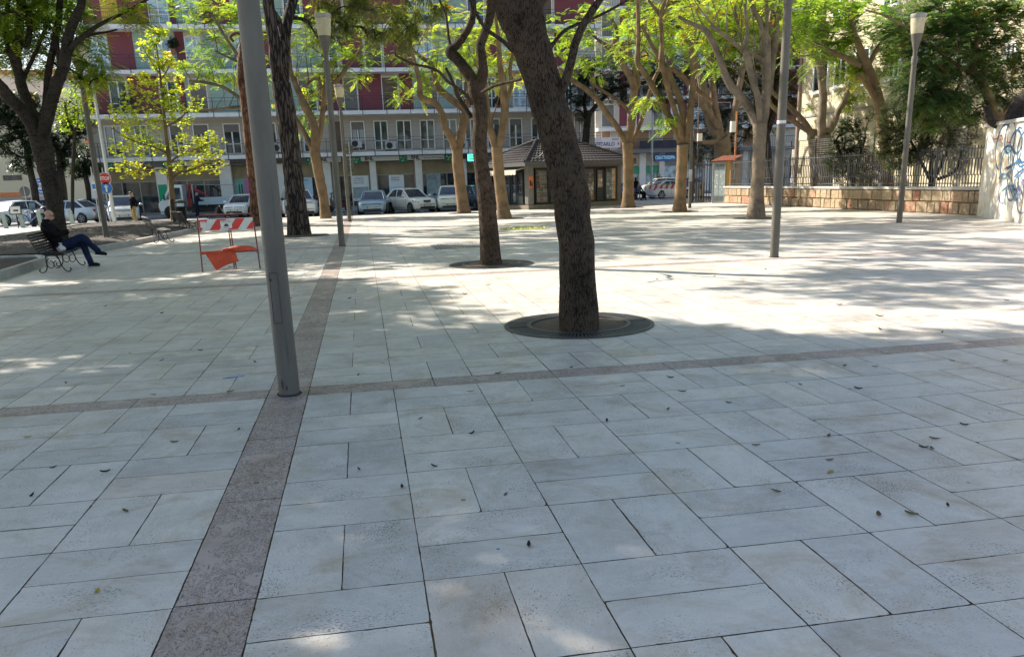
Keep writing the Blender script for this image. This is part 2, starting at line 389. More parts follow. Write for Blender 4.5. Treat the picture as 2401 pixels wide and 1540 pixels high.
# planting beds
from mathutils.bvhtree import BVHTree
SOILS=[]
def soilz(x,y):
    for t in SOILS:
        h=t.ray_cast(Vector((x,y,3)),Vector((0,0,-1)))
        if h[0] is not None: return h[0].z
    return 0.
def bed(poly,closed_edge,hmax):
    P=[Vector((*p,0)) for p in poly];c=sum(P,Vector())/len(P)
    rings=[[tuple(c+(p-c)*s+Vector((0,0,z+random.uniform(-.01,.01)))) for p in P] for s,z in ((.995,.09),(.9,.13),(.75,.13+hmax*.5),(.5,.1+hmax),(.2,.1+hmax*1.05),(.02,.1+hmax))]
    b=MB();b.ring_loft(rings,True,True);SOILS.append(BVHTree.FromPolygons(b.v,b.f));o=b.build('soil',earth,smooth=True);tag(o,kind='structure')
    b=MB();E=closed_edge
    for a,q in zip(E[:-1],E[1:]):
        a=Vector((*a,0));q=Vector((*q,0));d=(q-a);n=max(1,int(d.length/1.0));d.normalize();s=Vector((-d.y,d.x,0))*.09
        for k in range(n):
            p0=a+(q-a)*(k/n)+d*.003;p1=a+(q-a)*((k+1)/n)-d*.003
            b.ring_loft([[p0-s+Vector((0,0,-.02)),p0+s+Vector((0,0,-.02)),p0+s+Vector((0,0,.15)),p0+s*.7+Vector((0,0,.17)),p0-s*.7+Vector((0,0,.17)),p0-s+Vector((0,0,.15))],[p1-s+Vector((0,0,-.02)),p1+s+Vector((0,0,-.02)),p1+s+Vector((0,0,.15)),p1+s*.7+Vector((0,0,.17)),p1-s*.7+Vector((0,0,.17)),p1-s+Vector((0,0,.15))]])
    tag(b.build('kerb',kerbm),kind='structure')
def sm(p,n=3): return [tuple(q) for q in spline(p,n)]
fA=sm([(-7.6,16.5),(-7.72,19.1),(-7.95,21.5),(-8.15,23.1),(-8.6,24.)]);bed(fA+[(-10,24.1),(-14,23.2),(-14,16.5)],fA+[(-10,24.1),(-14,23.2)],.05)
fB=sm([(-8.5,25.8),(-8.05,26.6),(-7.82,27.7),(-7.4,31.9),(-7.12,36.8),(-6.95,43.1),(-7.4,45.6),(-8.6,47.3),(-10.2,48.5),(-12.4,49.1),(-14.2,48.7),(-14.8,47.),(-14.5,41.2),(-14.5,36.6)])
bed(fB+[(-14.6,30),(-14.6,25.4)],fB,.16)
b=MB() # leaf litter on the beds
for _ in range(1500):
    x=random.uniform(-14,-7.5);y=random.uniform(27,48.6)
    if x>-7.9+ .02*(y-27) and y<40: continue
    z=soilz(x,y)
    if z<.05: continue
    r=random.uniform(.03,.06);a=random.uniform(0,6.3);z+=random.uniform(.004,.03)
    b.quad((x+r*math.cos(a),y+r*math.sin(a),z),(x+r*.5*math.cos(a+1.6),y+r*.5*math.sin(a+1.6),z+.01),(x-r*math.cos(a),y-r*math.sin(a),z+random.uniform(-.01,.02)),(x-r*.5*math.cos(a+1.6),y-r*.5*math.sin(a+1.6),z+.01))
tag(b.build('leaf_litter',M('dry_leaf_litter',(.20,.135,.045),.8,var=.5,scale=30)),'dry yellow leaves strewn over the soil of the planting bed','leaf litter',kind='stuff')
# ================= TREES
def leaf_arrays(kind,P,D,size,rng):
    """P cluster points (n,3), D unit outward directions (n,3) -> verts (m,4,3), tint per quad"""
    n=len(P);up=np.array([0,0,1.])
    S=np.cross(D,up);S/=np.maximum(np.linalg.norm(S,axis=1,keepdims=True),1e-6)
    U=np.cross(S,D)
    Ls=size*rng.uniform(.7,1.25,(n,1))
    tint=rng.normal(.45,.2,n)
    Q=[];T=[]
    if kind=='frond' or kind=='frond_far':
        m=9 if kind=='frond' else 8
        droop=rng.uniform(.1,.55,(n,1))
        for i in range(m):
            t=(i+.7)/m
            b=P+D*Ls*t-up*(droop*Ls*t*t)
            fl=np.sin(math.pi*(.12+.80*t))
            l=Ls*.36*fl;w=Ls*(.052 if kind=='frond' else .062)
            for sg in (-1,1):
                d=S*sg*.86+D*.5-up*(.25)*rng.uniform(.2,1.,(n,1))
                v=np.cross(d,U);v/=np.maximum(np.linalg.norm(v,axis=1,keepdims=True),1e-6)
                mid=b+d*l*.5
                Q.append(np.stack([b,mid+v*w,b+d*l,mid-v*w],1));T.append(tint)
        # terminal pinna
        b=P+D*Ls*.95-up*(droop*Ls*.9);mid=b+D*Ls*.09
        Q.append(np.stack([b,mid+S*Ls*.05,b+D*Ls*.2-up*Ls*.1,mid-S*Ls*.05],1));T.append(tint)
    elif kind=='fan':
        w=Ls*.55
        a=P+D*Ls*.25
        Q.append(np.stack([a,a+D*Ls*.6+S*w,a+D*Ls*.95+U*Ls*.1,a+D*Ls*.6-S*w],1));T.append(tint)
    elif kind=='oval':
        w=Ls*.17;a=P+D*Ls*.08
        Q.append(np.stack([a,a+D*Ls*.5+S*w,a+D*Ls-up*Ls*.12,a+D*Ls*.5-S*w],1));T.append(tint)
    elif kind=='needle':
        for sg in (-1,0,1):
            d=D+S*sg*.35+rng.normal(0,.15,(n,3));w=Ls*.034
            Q.append(np.stack([P-S*w,P+S*w,P+d*Ls+S*w*.3-up*Ls*.1,P+d*Ls-S*w*.3-up*Ls*.1],1));T.append(tint)
    return np.concatenate(Q),np.concatenate(T)
def quads_mesh(name,Q,T,mat):
    n=len(Q);me=bpy.data.meshes.new(name)
    me.vertices.add(n*4);me.vertices.foreach_set('co',Q.reshape(-1).astype(np.float32))
    me.loops.add(n*4);me.loops.foreach_set('vertex_index',np.arange(n*4,dtype=np.int32))
    me.polygons.add(n);me.polygons.foreach_set('loop_start',np.arange(0,n*4,4,dtype=np.int32))
    me.materials.append(mat)
    me.attributes.new('tint','FLOAT','FACE').data.foreach_set('value',np.clip(T,0,1).astype(np.float32))
    me.update();return me
def dirs(n,rng,zlo=-.35,zhi=.7):
    a=rng.uniform(0,2*math.pi,n);z=rng.uniform(zlo,zhi,n);r=np.sqrt(1-z*z)
    return np.stack([r*np.cos(a),r*np.sin(a),z],1)
def make_tree(label,base,chains,blobs,leaf,bark,name='tree',group=None,k=5,size=.42,kind='frond',seg=10,cat='tree',seed=1,zdir=(-.35,.6),twig=.006,jit=.03,worldblobs=(),flare=1.25,maxtwig=3.2,tintshift=0.,wob=.022,dens=1.,spread=1.2,back=0.,thin=1.,sprouts=0):
    """base: ground point. chains: list of lists of (px,py,radius px[,depth offset m]); blobs: (px,py,rx px,ry px,depth offset,clusters)"""
    rng=np.random.default_rng(seed);random.seed(seed*13+5)
    base=Vector(base);root=thing(name,label,cat,base,0,group)
    tb=MB();nodes=[];nrad=[]
    W=np.array(AF)
    for ci,ch in enumerate(chains):
        P=[]
        for c in ch:
            dy=c[3] if len(c)>3 else 0.
            if c[0] is None: p=Vector(c[1]);r=c[2]
            else:
                p=atY(c[0],c[1],base.y+dy);r=c[2]/ppm(p)
            P.append((p.x,p.y,p.z,r))
        if ci==0:
            r0=P[0][3];P[0]=(P[0][0],P[0][1],-.06,r0*flare)
            if flare>1:
                p1=P[1];zz=p1[2]
                if zz>1.:
                    for z_,k_ in ((.10,1+(flare-1)*.72),(.3,1+(flare-1)*.3),(.6,1.)):
                        t=z_/zz;P.insert(len(P)-len([q for q in P if q[2]>z_]),(P[0][0]*(1-t)+p1[0]*t,P[0][1]*(1-t)+p1[1]*t,z_,(r0*(1-t)+p1[3]*t)*k_))
        S=spline(P,5)
        for j in range(1,len(S)-1):
            if ci or S[j][2]>.9: S[j][:3]+=rng.normal(0,S[j][3]*wob,3)
        pts=[Vector(s[:3])-base for s in S];rr=[max(.004,s[3]*(1+rng.normal(0,jit*.35))) for s in S]
        tb.tube(pts,rr,seg,True,jit=jit)
        st=0 if ci else len(S)//2
        for j in range(st,len(S)): nodes.append(np.array(pts[j]));nrad.append(S[j][3])
    if sprouts: # long thin upright shoots, as on pollarded limbs
        up=[i for i in range(len(nodes)) if nodes[i][2]>3.6 and nrad[i]>.035]
        for _ in range(sprouts):
            i=up[int(rng.integers(len(up)))];p=np.array(nodes[i]);d=np.array([rng.normal(0,.38),rng.normal(0,.38),1.]);ln=rng.uniform(1.3,3.2);r0=min(nrad[i]*.55,rng.uniform(.018,.036));pt=[(*p,r0)]
            for k in range(4):
                d=d+np.array([rng.normal(0,.16),rng.normal(0,.16),.05]);p=p+d/np.linalg.norm(d)*ln/4;pt.append((*p,r0*(1-.17*(k+1))))
            S=spline(pt,3);tb.tube([Vector(q[:3]) for q in S],[max(.006,q[3]) for q in S],6)
            for q in S[3:]: nodes.append(np.array(q[:3]));nrad.append(q[3])
    # leaf clusters
    C=[];CT=[]
    for bl in blobs:
        px_,py_,rx,ry,dy,n=bl[:6];n=max(2,int(n*dens));c=atY(px_,py_,base.y+dy+back);s=ppm(c)
        q=rng.normal(0,1,(n,3));q/=np.linalg.norm(q,axis=1,keepdims=True);q*=rng.uniform(.15,1,(n,1))**.45
        q=q*np.array([rx/s*spread,rx/s*.9*spread,ry/s*spread])+np.array(c-base);C.append(q);CT.append(np.full(n,rng.normal(0,.10)))
    for (c,r,n) in worldblobs:  # crown masses, mostly out of view, placed for the shade they cast
        q=rng.normal(0,1,(n,3));q/=np.linalg.norm(q,axis=1,keepdims=True);q*=rng.uniform(.15,1,(n,1))**.45
        C.append(q*np.array(r)+np.array(Vector(c)-base));CT.append(np.full(n,rng.normal(0,.10)))
    if C:
        C=np.concatenate(C);CT=np.concatenate(CT)
        nd=np.array(nodes);n0=len(nd)
        d0=np.sqrt(((C[:,None,:]-nd[None])**2).sum(2)).min(1);order=np.argsort(d0)
        parent=[-1]*n0;cap=n0+len(C)*3;ND=np.zeros((cap,3));ND[:n0]=nd;cnt=n0;par=np.full(cap,-1);leafc=np.zeros(cap)
        for ix in order:
            c=C[ix];dd=ND[:cnt]-c;pen=np.where(dd[:,2]>.1,1.6,1.);d=np.sqrt((dd**2).sum(1))*pen
            q=int(np.argmin(d));a=ND[q];v=c-a;ln=np.linalg.norm(v)
            pr=q;side=rng.normal(0,.09,3)*ln
            for t in (.36,.7,1.):
                p=a+v*t+side*math.sin(math.pi*t)+np.array([0,0,ln*.10*math.sin(math.pi*t)])
                ND[cnt]=p;par[cnt]=pr;pr=cnt;cnt+=1
            leafc[pr]+=1
        acc=leafc.copy()
        for i in range(cnt-1,n0-1,-1):
            acc[par[i]]+=acc[i]
        R=twig*np.sqrt(np.maximum(acc,1))
        # emit twig runs
        for i in range(n0+2,cnt,3):
            a=par[i-2];ids=[a,i-2,i-1,i]
            r=[float(R[j]) if j>=n0 else float(min(R[i-2]*1.15,nrad[j])) for j in ids]
            r[0]=min(r[0],r[1]*1.3)
            tb.tube([Vector(ND[j]) for j in ids],r,3 if r[1]<.03 else 5,False)
        tr=tb.build('trunk',bark,root,smooth=True)
        n=len(C)
        P=np.repeat(C,k,0)+rng.normal(0,size*.22,(n*k,3))
        cen=C.mean(0);out=np.repeat(C-cen,k,0);out/=np.maximum(np.linalg.norm(out,axis=1,keepdims=True),1e-6)
        D=dirs(n*k,rng,*zdir)+out*.35;D/=np.linalg.norm(D,axis=1,keepdims=True)
        Q,T=leaf_arrays(kind,P,D,size,rng)
        rep=len(T)//(n*k);T=T+np.tile(np.repeat(CT,k),rep)+tintshift
        link('crown',quads_mesh('crown',Q,T,leaf),root)
    else: tb.build('trunk',bark,root,smooth=True)
    return root
def gY(px_,Y,z=0): 
    p=atY(px_,430,Y);return Vector((p.x,p.y,z))
GREEN=leafmat('jacaranda_leaf',[(0,(.07,.15,.022)),(.35,(.15,.255,.034)),(.62,(.24,.32,.042)),(.88,(.34,.35,.045)),(1,(.38,.19,.03))],.64)
DKGREEN=leafmat('dark_leaf',[(0,(.012,.028,.012)),(.5,(.03,.06,.02)),(1,(.07,.10,.03))],.25,.14,.35)
MIDGREEN=leafmat('mid_green_leaf',[(0,(.035,.085,.03)),(.5,(.08,.15,.045)),(.9,(.15,.22,.05)),(1,(.30,.14,.03))],.5,.12)  # medium green foliage colour of the tree at the right edge
OLEA=leafmat('oleander_leaf',[(0,(.05,.08,.03)),(.5,(.14,.17,.08)),(1,(.28,.30,.16))],.35,.28,.3)
YELLOW=leafmat('ginkgo_leaf',[(0,(.17,.28,.03)),(.4,(.34,.42,.04)),(.75,(.48,.48,.04)),(1,(.52,.38,.03))],.55)
OLIVE=leafmat('autumn_leaf',[(0,(.03,.045,.012)),(.5,(.08,.085,.015)),(.8,(.16,.12,.015)),(1,(.25,.11,.02))],.4)
PINEN=leafmat('pine_needle',[(0,(.03,.06,.015)),(.5,(.08,.11,.02)),(1,(.18,.17,.03))],.45)
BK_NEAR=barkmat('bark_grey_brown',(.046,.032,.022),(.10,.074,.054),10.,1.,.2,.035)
BK_TAN=barkmat('bark_tan',(.115,.078,.046),(.215,.15,.09),8.,.45,.25,.02,cw=.16)
BK_GREY=barkmat('bark_pale',(.10,.08,.058),(.215,.175,.13),8.,.5,.22,.025,cw=.22)
BK_DARK=barkmat('bark_dark',(.022,.018,.016),(.062,.053,.045),8.,.8,.25,.03)
BK_PINE=barkmat('bark_pine',(.04,.031,.028),(.13,.105,.097),6.5,1.,.17,.07,True)
BK_RED=barkmat('bark_pine_red',(.12,.062,.04),(.24,.13,.085),8.,.9,.2,.04,True)

# --- the big leaning tree nearest the camera
b1=G(1358,775)
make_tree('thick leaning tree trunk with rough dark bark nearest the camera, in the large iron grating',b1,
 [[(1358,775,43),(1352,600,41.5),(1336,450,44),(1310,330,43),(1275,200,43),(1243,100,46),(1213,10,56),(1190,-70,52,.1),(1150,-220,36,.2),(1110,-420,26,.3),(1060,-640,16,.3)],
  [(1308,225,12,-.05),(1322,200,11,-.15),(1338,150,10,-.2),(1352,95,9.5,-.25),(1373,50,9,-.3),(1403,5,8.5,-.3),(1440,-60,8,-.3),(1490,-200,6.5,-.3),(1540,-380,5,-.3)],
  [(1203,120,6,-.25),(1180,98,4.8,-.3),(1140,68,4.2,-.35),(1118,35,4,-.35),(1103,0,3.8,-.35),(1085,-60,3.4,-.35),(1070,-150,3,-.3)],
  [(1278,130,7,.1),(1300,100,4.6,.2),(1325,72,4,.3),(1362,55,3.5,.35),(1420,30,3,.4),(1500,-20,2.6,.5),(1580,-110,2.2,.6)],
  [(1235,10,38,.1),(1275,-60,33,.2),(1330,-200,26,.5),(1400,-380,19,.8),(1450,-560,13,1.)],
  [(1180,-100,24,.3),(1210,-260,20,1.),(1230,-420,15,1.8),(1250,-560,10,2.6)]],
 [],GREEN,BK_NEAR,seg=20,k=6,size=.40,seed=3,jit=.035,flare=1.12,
 wob=.02,worldblobs=[((-.4,10.8,7.6),(3.6,3.2,1.5),330),((3.6,11.5,7.6),(2.6,2.8,1.3),90),((-1.2,13.2,8.4),(2.6,1.8,1.2),110),((-3.4,9.6,7.4),(2.4,2.4,1.2),170),((1.5,8.5,9.0),(2.4,2.4,1.2),60)])
# --- second dark tree
b2=G(1152,622)
make_tree('slimmer dark forked tree standing in the second iron grating behind the big leaning trunk',b2,
 [[(1152,622,22),(1146,540,22.5),(1140,470,21),(1130,400,18),(1124,340,17.5),(1126,270,18),(1118,215,19),(1112,190,17)],
  [(1114,200,15),(1092,165,14,.1),(1073,140,12.5,.2),(1055,122,12.5,.3),(1068,110,9.5,.3),(1088,85,8.5,.2),(1104,55,8,.1),(1110,20,7.2,.1),(1106,-20,6.5,.1),(1090,-120,5,.1),(1060,-240,4,.2)],
  [(1120,205,15),(1132,175,13,-.1),(1130,140,11.5,-.2),(1127,105,11,-.2),(1140,70,10.5,-.2),(1150,35,10,-.2),(1152,0,9.5,-.2),(1158,-90,8,-.3),(1170,-220,6,-.3)],
  [(1058,115,5,.3),(1052,90,3.4,.4),(1046,40,3,.6),(1030,0,2.6,.7),(1010,-70,2.4,.8)],
  [(1106,245,4.5,-.3),(1095,225,4,-.4),(1070,205,3.6,-.5),(1048,190,3.4,-.5),(1028,168,3.2,-.6),(1003,158,3,-.6),(970,151,2.8,-.6),(945,140,2.6,-.6),(928,130,2.4,-.6),(926,118,2,-.6)],
  [(1130,217,4,-.5),(1150,206,3.6,-.8),(1175,197,3.4,-1.),(1200,192,3.2,-1.2),(1222,186,3,-1.4)],
  [(1104,275,6,.2),(1085,245,5.5,.3),(1069,217,5,.3),(1060,190,3.6,.4),(1045,160,3,.4)]],
 [],GREEN,BK_NEAR,seg=14,k=6,size=.40,seed=4,flare=1.2,thin=.87,
 wob=.03,worldblobs=[((.6,18.6,8.6),(3.0,2.4,1.2),120),((4.0,18.6,9.2),(2.6,2.2,1.2),70),((1.6,21.5,9.4),(3.,1.4,.8),60),((5.,24.,9.6),(4.2,2.8,.7),150)])
J=dict(leaf=GREEN,kind='frond_far',size=.52,k=10,cat='tree',dens=1.3,back=1.2,thin=.74,sprouts=16)
# --- jacarandas towards the street and kiosk
make_tree('tan barked forked tree in front of the white hatchbacks, between dark tree and small lamp',G(1088,500),
 [[(1088,500,14.5),(1080,440,13.5),(1074,390,13),(1072,350,13)],
  [(1072,360,11),(1084,300,10.5),(1092,262,9.5),(1060,235,8,.4),(1028,207,7.5,.7),(1018,175,6,.9),(1012,152,5.5,1.),(992,138,4.5,1.1),(972,124,4,1.2),(940,95,3,1.2)],
  [(1070,355,9),(1056,320,8.5,-.3),(1044,300,8,-.4),(1038,270,7.5,-.5),(1020,242,7.2,-.6),(998,234,7,-.7),(985,225,7,-.8),(984,195,6,-.8),(978,165,5,-.8),(965,120,3.5,-.8)],
  [(1085,290,6,.6),(1098,230,5,.9),(1092,170,4,1.2),(1100,110,3,1.4)]],
 [(985,120,75,48,0,44),(1060,150,60,45,1.5,30),(960,205,50,38,-.6,26),(1095,90,70,50,1.5,36),(1000,50,80,40,0,40),(1120,170,40,35,1,14),(1020,180,55,30,-.5,22)],
 bark=BK_TAN,seed=11,**J)
make_tree('tan barked tree with a high V fork standing left of the kiosk awning',G(1183,513),
 [[(1183,513,15),(1176,460,14),(1169,400,13),(1165,345,13)],
  [(1164,352,9),(1150,305,9),(1142,268,8,.2),(1138,235,7.5,.3),(1136,190,6,.5),(1130,130,4.5,.6)],
  [(1168,350,9.5),(1178,305,9,-.2),(1184,260,9,-.2),(1183,230,9,-.3),(1178,190,8,-.3),(1172,150,6.5,-.3),(1168,90,5,-.3),(1160,30,4,-.3)],
  [(1184,250,6),(1194,220,6,.3),(1200,195,5.5,.4),(1196,160,4.5,.5),(1210,100,3.5,.6)]],
 [(1150,115,65,45,0,36),(1215,150,38,50,.5,22),(1180,40,75,40,0,40),(1140,185,38,28,0,12),(1220,60,40,35,.6,16)],
 bark=BK_TAN,seed=12,worldblobs=[((5.,35.,10.6),(4.6,4.,.9),190)],**J)
make_tree('tan barked tree forking low beside the right end of the kiosk roof',G(1472,487),
 [[(1473,487,15.5),(1473,430,13),(1473,380,13),(1471,335,13)],
  [(1466,335,7.5),(1448,300,7,.2),(1424,268,7,.4),(1400,235,6.5,.6),(1374,210,6,.8),(1337,185,5,1.),(1310,160,4,1.)],
  [(1472,345,10),(1480,290,10,-.1),(1485,240,10,-.2),(1486,205,9.5,-.2),(1478,180,8.5,-.2),(1458,150,7.5,0),(1443,125,6.5,.1),(1440,100,6,.1),(1450,80,5,.2),(1430,40,4,.3)],
  [(1487,215,7),(1496,195,6.5,.2),(1490,165,6,.3),(1479,140,6,.4),(1476,100,5,.4),(1478,75,4.5,.4),(1490,30,3.5,.5)],
  [(1480,335,6),(1495,305,5.5,.4),(1510,265,5,.6),(1518,236,4.6,.8),(1532,190,4.2,1.),(1546,163,4,1.2),(1570,110,3,1.4)],
  [(1480,270,4.5,.3),(1455,240,4,.6),(1415,215,3.6,.8),(1385,195,3,1.)],
  [(1445,132,5),(1424,110,4.5,.4),(1400,92,3.5,.7),(1375,70,2.6,1.)]],
 [(1370,110,75,45,.5,40),(1445,55,90,42,0,50),(1340,60,60,45,1,28),(1400,160,45,25,.6,14),(1500,60,55,45,.6,26),(1345,150,40,30,1.,12)],
 bark=BK_TAN,seed=13,**J)
make_tree('tan barked tree with four upright limbs standing in front of the crowd barrier',G(1593,497),
 [[(1593,497,15.5),(1596,440,13.5),(1599,390,13),(1601,340,14)],
  [(1596,335,8),(1580,295,8,.2),(1560,258,7.5,.4),(1540,220,7,.5),(1515,178,6.5,.6),(1495,146,7,.6),(1496,110,5.5,.6),(1497,70,5,.6),(1494,0,4,.6)],
  [(1600,335,7),(1590,285,6.5,-.2),(1576,240,6.5,-.3),(1568,215,6.5,-.3),(1556,170,6,-.3),(1550,150,7,-.3),(1552,100,5.5,-.3),(1549,42,5,-.3),(1560,0,4,-.3)],
  [(1604,335,8.5),(1602,280,8.5,.1),(1594,235,8,.1),(1582,205,7.5,.2),(1568,172,7,.2),(1556,150,6,.3),(1530,110,4.5,.4),(1505,60,3.5,.5)],
  [(1608,335,8),(1617,275,8,-.2),(1624,215,8,-.3),(1627,165,8,-.3),(1627,146,9,-.3),(1620,115,6.5,-.3),(1630,70,5,-.3),(1640,0,4,-.3)],
  [(1560,160,5.5),(1590,170,5,.5),(1615,192,5,.8),(1640,215,4.5,1.),(1668,238,5,1.2)],
  [(1549,42,4),(1535,20,3.5,0),(1520,0,3,0)],[(1549,42,4),(1562,20,3.5,0),(1570,-10,3,0)]],
 [(1520,80,60,55,.5,36),(1590,50,75,50,0,46),(1560,125,65,35,.3,28),(1650,60,60,50,.3,30),(1530,235,22,8,-.6,5),(1560,285,30,12,-1.2,8),(1505,240,22,10,-1.,6),(1620,100,45,45,.5,20),(1470,100,40,40,1.,16)],
 bark=BK_TAN,seed=14,worldblobs=[((13.5,37.,10.8),(4.4,3.6,1.),170)],**J)
make_tree('pale tree with a knotty many armed fork between the ochre cabin and the tall pole',G(1775,512),
 [[(1772,512,19),(1775,450,16),(1779,390,15.5),(1781,330,15),(1782,290,17)],
  [(1778,300,10),(1758,258,10,.2),(1738,228,10,.3),(1716,205,9.5,.4),(1700,175,8.5,.5),(1692,150,8,.5),(1680,118,7.5,.5),(1671,100,7,.5),(1654,72,6.5,.5),(1630,60,5,.5),(1590,40,3.5,.5)],
  [(1781,295,8),(1780,258,7.5,-.1),(1776,225,7.5,-.2),(1768,200,7.5,-.2),(1760,170,8,-.2),(1753,140,8.5,-.2),(1747,110,6,-.2),(1752,70,4.5,-.2),(1745,10,3.5,-.2)],
  [(1786,300,11),(1794,255,10.5,.1),(1797,205,10,.1),(1797,160,10,.1),(1796,120,11,.1),(1795,90,10,.1),(1782,50,6.5,.2),(1765,20,5,.2),(1758,-20,4,.2)],
  [(1797,240,7,.3),(1806,190,8,.5),(1811,140,8,.6),(1815,105,9.5,.7),(1820,75,8.5,.7),(1826,30,6,.7),(1830,-20,5,.7)],
  [(1792,145,5.5,.1),(1770,130,5,0),(1733,111,4.6,-.2),(1710,92,4.4,-.3),(1690,78,4,-.4),(1665,62,3.4,-.4)],
  [(1795,90,5,.1),(1798,45,4.5,.1),(1797,0,4,.1)],[(1815,100,5,.7),(1806,60,4.5,.8),(1812,10,4,.9)],
  [(1760,150,4,.2),(1742,105,3.6,.4),(1730,60,3.2,.5),(1722,15,3,.6)]],
 [(1700,60,75,45,.3,40),(1780,35,80,42,.2,40),(1670,120,40,35,.2,14),(1850,60,60,50,.6,28),(1740,90,50,40,.4,18),(1640,30,50,40,.5,22),(1880,130,45,40,1.2,16)],
 bark=BK_GREY,seed=15,worldblobs=[((8.,31.,9.9),(4.,3.2,.9),190),((15.4,29.4,8.3),(1.9,1.7,.9),75)],**{**J,'thin':.83,'sprouts':26})  # worldblobs add leaf masses that shade the plaza and the graffiti wall
make_tree('tan barked forked tree just left of the bright lamp, in front of the bank',G(762,512),
 [[(764,512,11.5),(758,460,11),(750,420,11.5),(742,380,12),(737,345,12)],
  [(732,350,6.5),(718,320,6,.2),(706,300,6,.3),(690,275,5.5,.4),(676,250,5,.5)],
  [(738,350,9.5),(738,310,9.5,-.1),(732,282,9,-.1),(722,262,9,0),(713,246,9.5,0),(700,215,7,.2),(688,186,6,.3),(676,150,4.5,.4)],
  [(742,350,6.5),(750,312,6.5,.1),(756,270,6,.2),(761,225,5,.3),(762,200,4.5,.3),(780,197,4.5,.4),(800,178,5,.5),(812,160,5,.6),(830,138,4,.7),(850,110,3,.8)],
  [(755,210,4),(748,190,3.5,.4),(735,186,3,.5),(720,200,2.5,.6)]],
 [(760,185,45,40,0,24),(730,215,28,30,.3,12),(815,150,55,45,.3,34),(720,130,45,50,.5,26),(790,80,75,50,.3,46),(740,260,30,22,.2,8),(720,60,55,45,.8,24),(850,90,50,50,.5,26),(705,285,18,25,.6,8)],
 bark=BK_TAN,seed=16,**{**J,'thin':1.04})
# --- the two pines behind the near post
PK=dict(leaf=PINEN,kind='needle',size=.34,k=26,cat='pine tree',zdir=(-.9,.7))
make_tree('dark two stemmed pine with deeply plated bark right of the nearest post',G(705,552),
 [[(702,552,26),(697,500,24),(690,430,22.5),(682,360,22),(675,300,22.5),(666,240,23),(659,195,22)],
  [(655,205,15),(648,150,15,-.1),(643,100,14.5,-.1),(636,60,14,-.1),(629,10,14,-.1),(622,-80,13,-.1),(610,-250,11,0),(600,-420,8,0)],
  [(664,205,13),(666,150,13,.2),(667,95,14,.3),(672,60,12,.4),(682,20,11.5,.5),(694,-30,11,.6),(715,-140,10,.8),(740,-320,7,1.)],
  [(663,80,7,.1),(652,45,6,.0),(640,25,5,0)]],
 [(790,25,70,34,.6,26),(880,45,95,40,1.,44),(975,20,70,34,1.2,26),(760,70,50,30,.4,12),(930,90,60,22,1.2,16)],bark=BK_PINE,seg=16,seed=21,name='pine_tree',flare=1.12,worldblobs=[((-3.4,31.2,12.2),(4.6,4.2,1.3),250),((0.8,32.5,11.8),(4.6,3.6,1.2),240),((-7.,31.2,11.6),(3.2,3.2,1.0),130)],**PK)
make_tree('reddish pine trunk showing just left of the nearest post',G(603,530),
 [[(601,530,14),(599,470,13.5),(594,400,14),(588,350,14),(584,290,15),(578,240,14),(570,190,14),(570,140,12.5),(576,90,11,.1),(580,40,10,.2),(585,-60,9,.2),(590,-200,7,.2)],
  [(572,85,4),(555,78,3.6,.2),(540,88,3.2,.3),(548,98,2.6,.4)]],
 [],bark=BK_RED,seed=22,name='pine_tree',flare=1.1,worldblobs=[((-6.,41.,13.),(5.,4.4,1.2),270),((-2.,43.5,12.6),(3.6,3.,1.),110)],**PK)
# foliage hanging in from the jacarandas on the street corner, left of the near post
make_tree('leafy yellow green tree behind the reddish pine, spreading over the balconies',gY(632,48.6),
 [[(640,508,9),(632,430,8.5),(626,350,8),(618,285,8)],[(618,290,6),(590,258,5,.2),(560,252,4,.3),(520,255,3.4,.4),(480,258,2.6,.4),(440,250,2,.4)],[(590,258,4,.2),(555,225,4,.3),(510,200,3.5,.3),(450,190,2.8,.3)],
  [(618,290,6),(600,220,5,-.2),(570,150,4.4,-.2),(530,90,3.4,-.2),(500,40,2.6,0)],[(612,265,5),(615,190,4,.2),(610,110,3,.4)],[(570,150,3.4),(545,140,2.8,.3),(505,120,2.4,.4)]],
 [(500,140,55,45,0,38),(540,70,60,45,.2,44),(450,160,40,28,.3,20),(480,60,45,40,.3,24),(590,50,45,50,.4,26),(430,40,40,35,.5,16),(520,185,45,18,.2,12),(620,180,25,60,.6,16),(520,20,70,25,0,30)],
 bark=BK_GREY,seed=17,**{**J,'thin':.9})
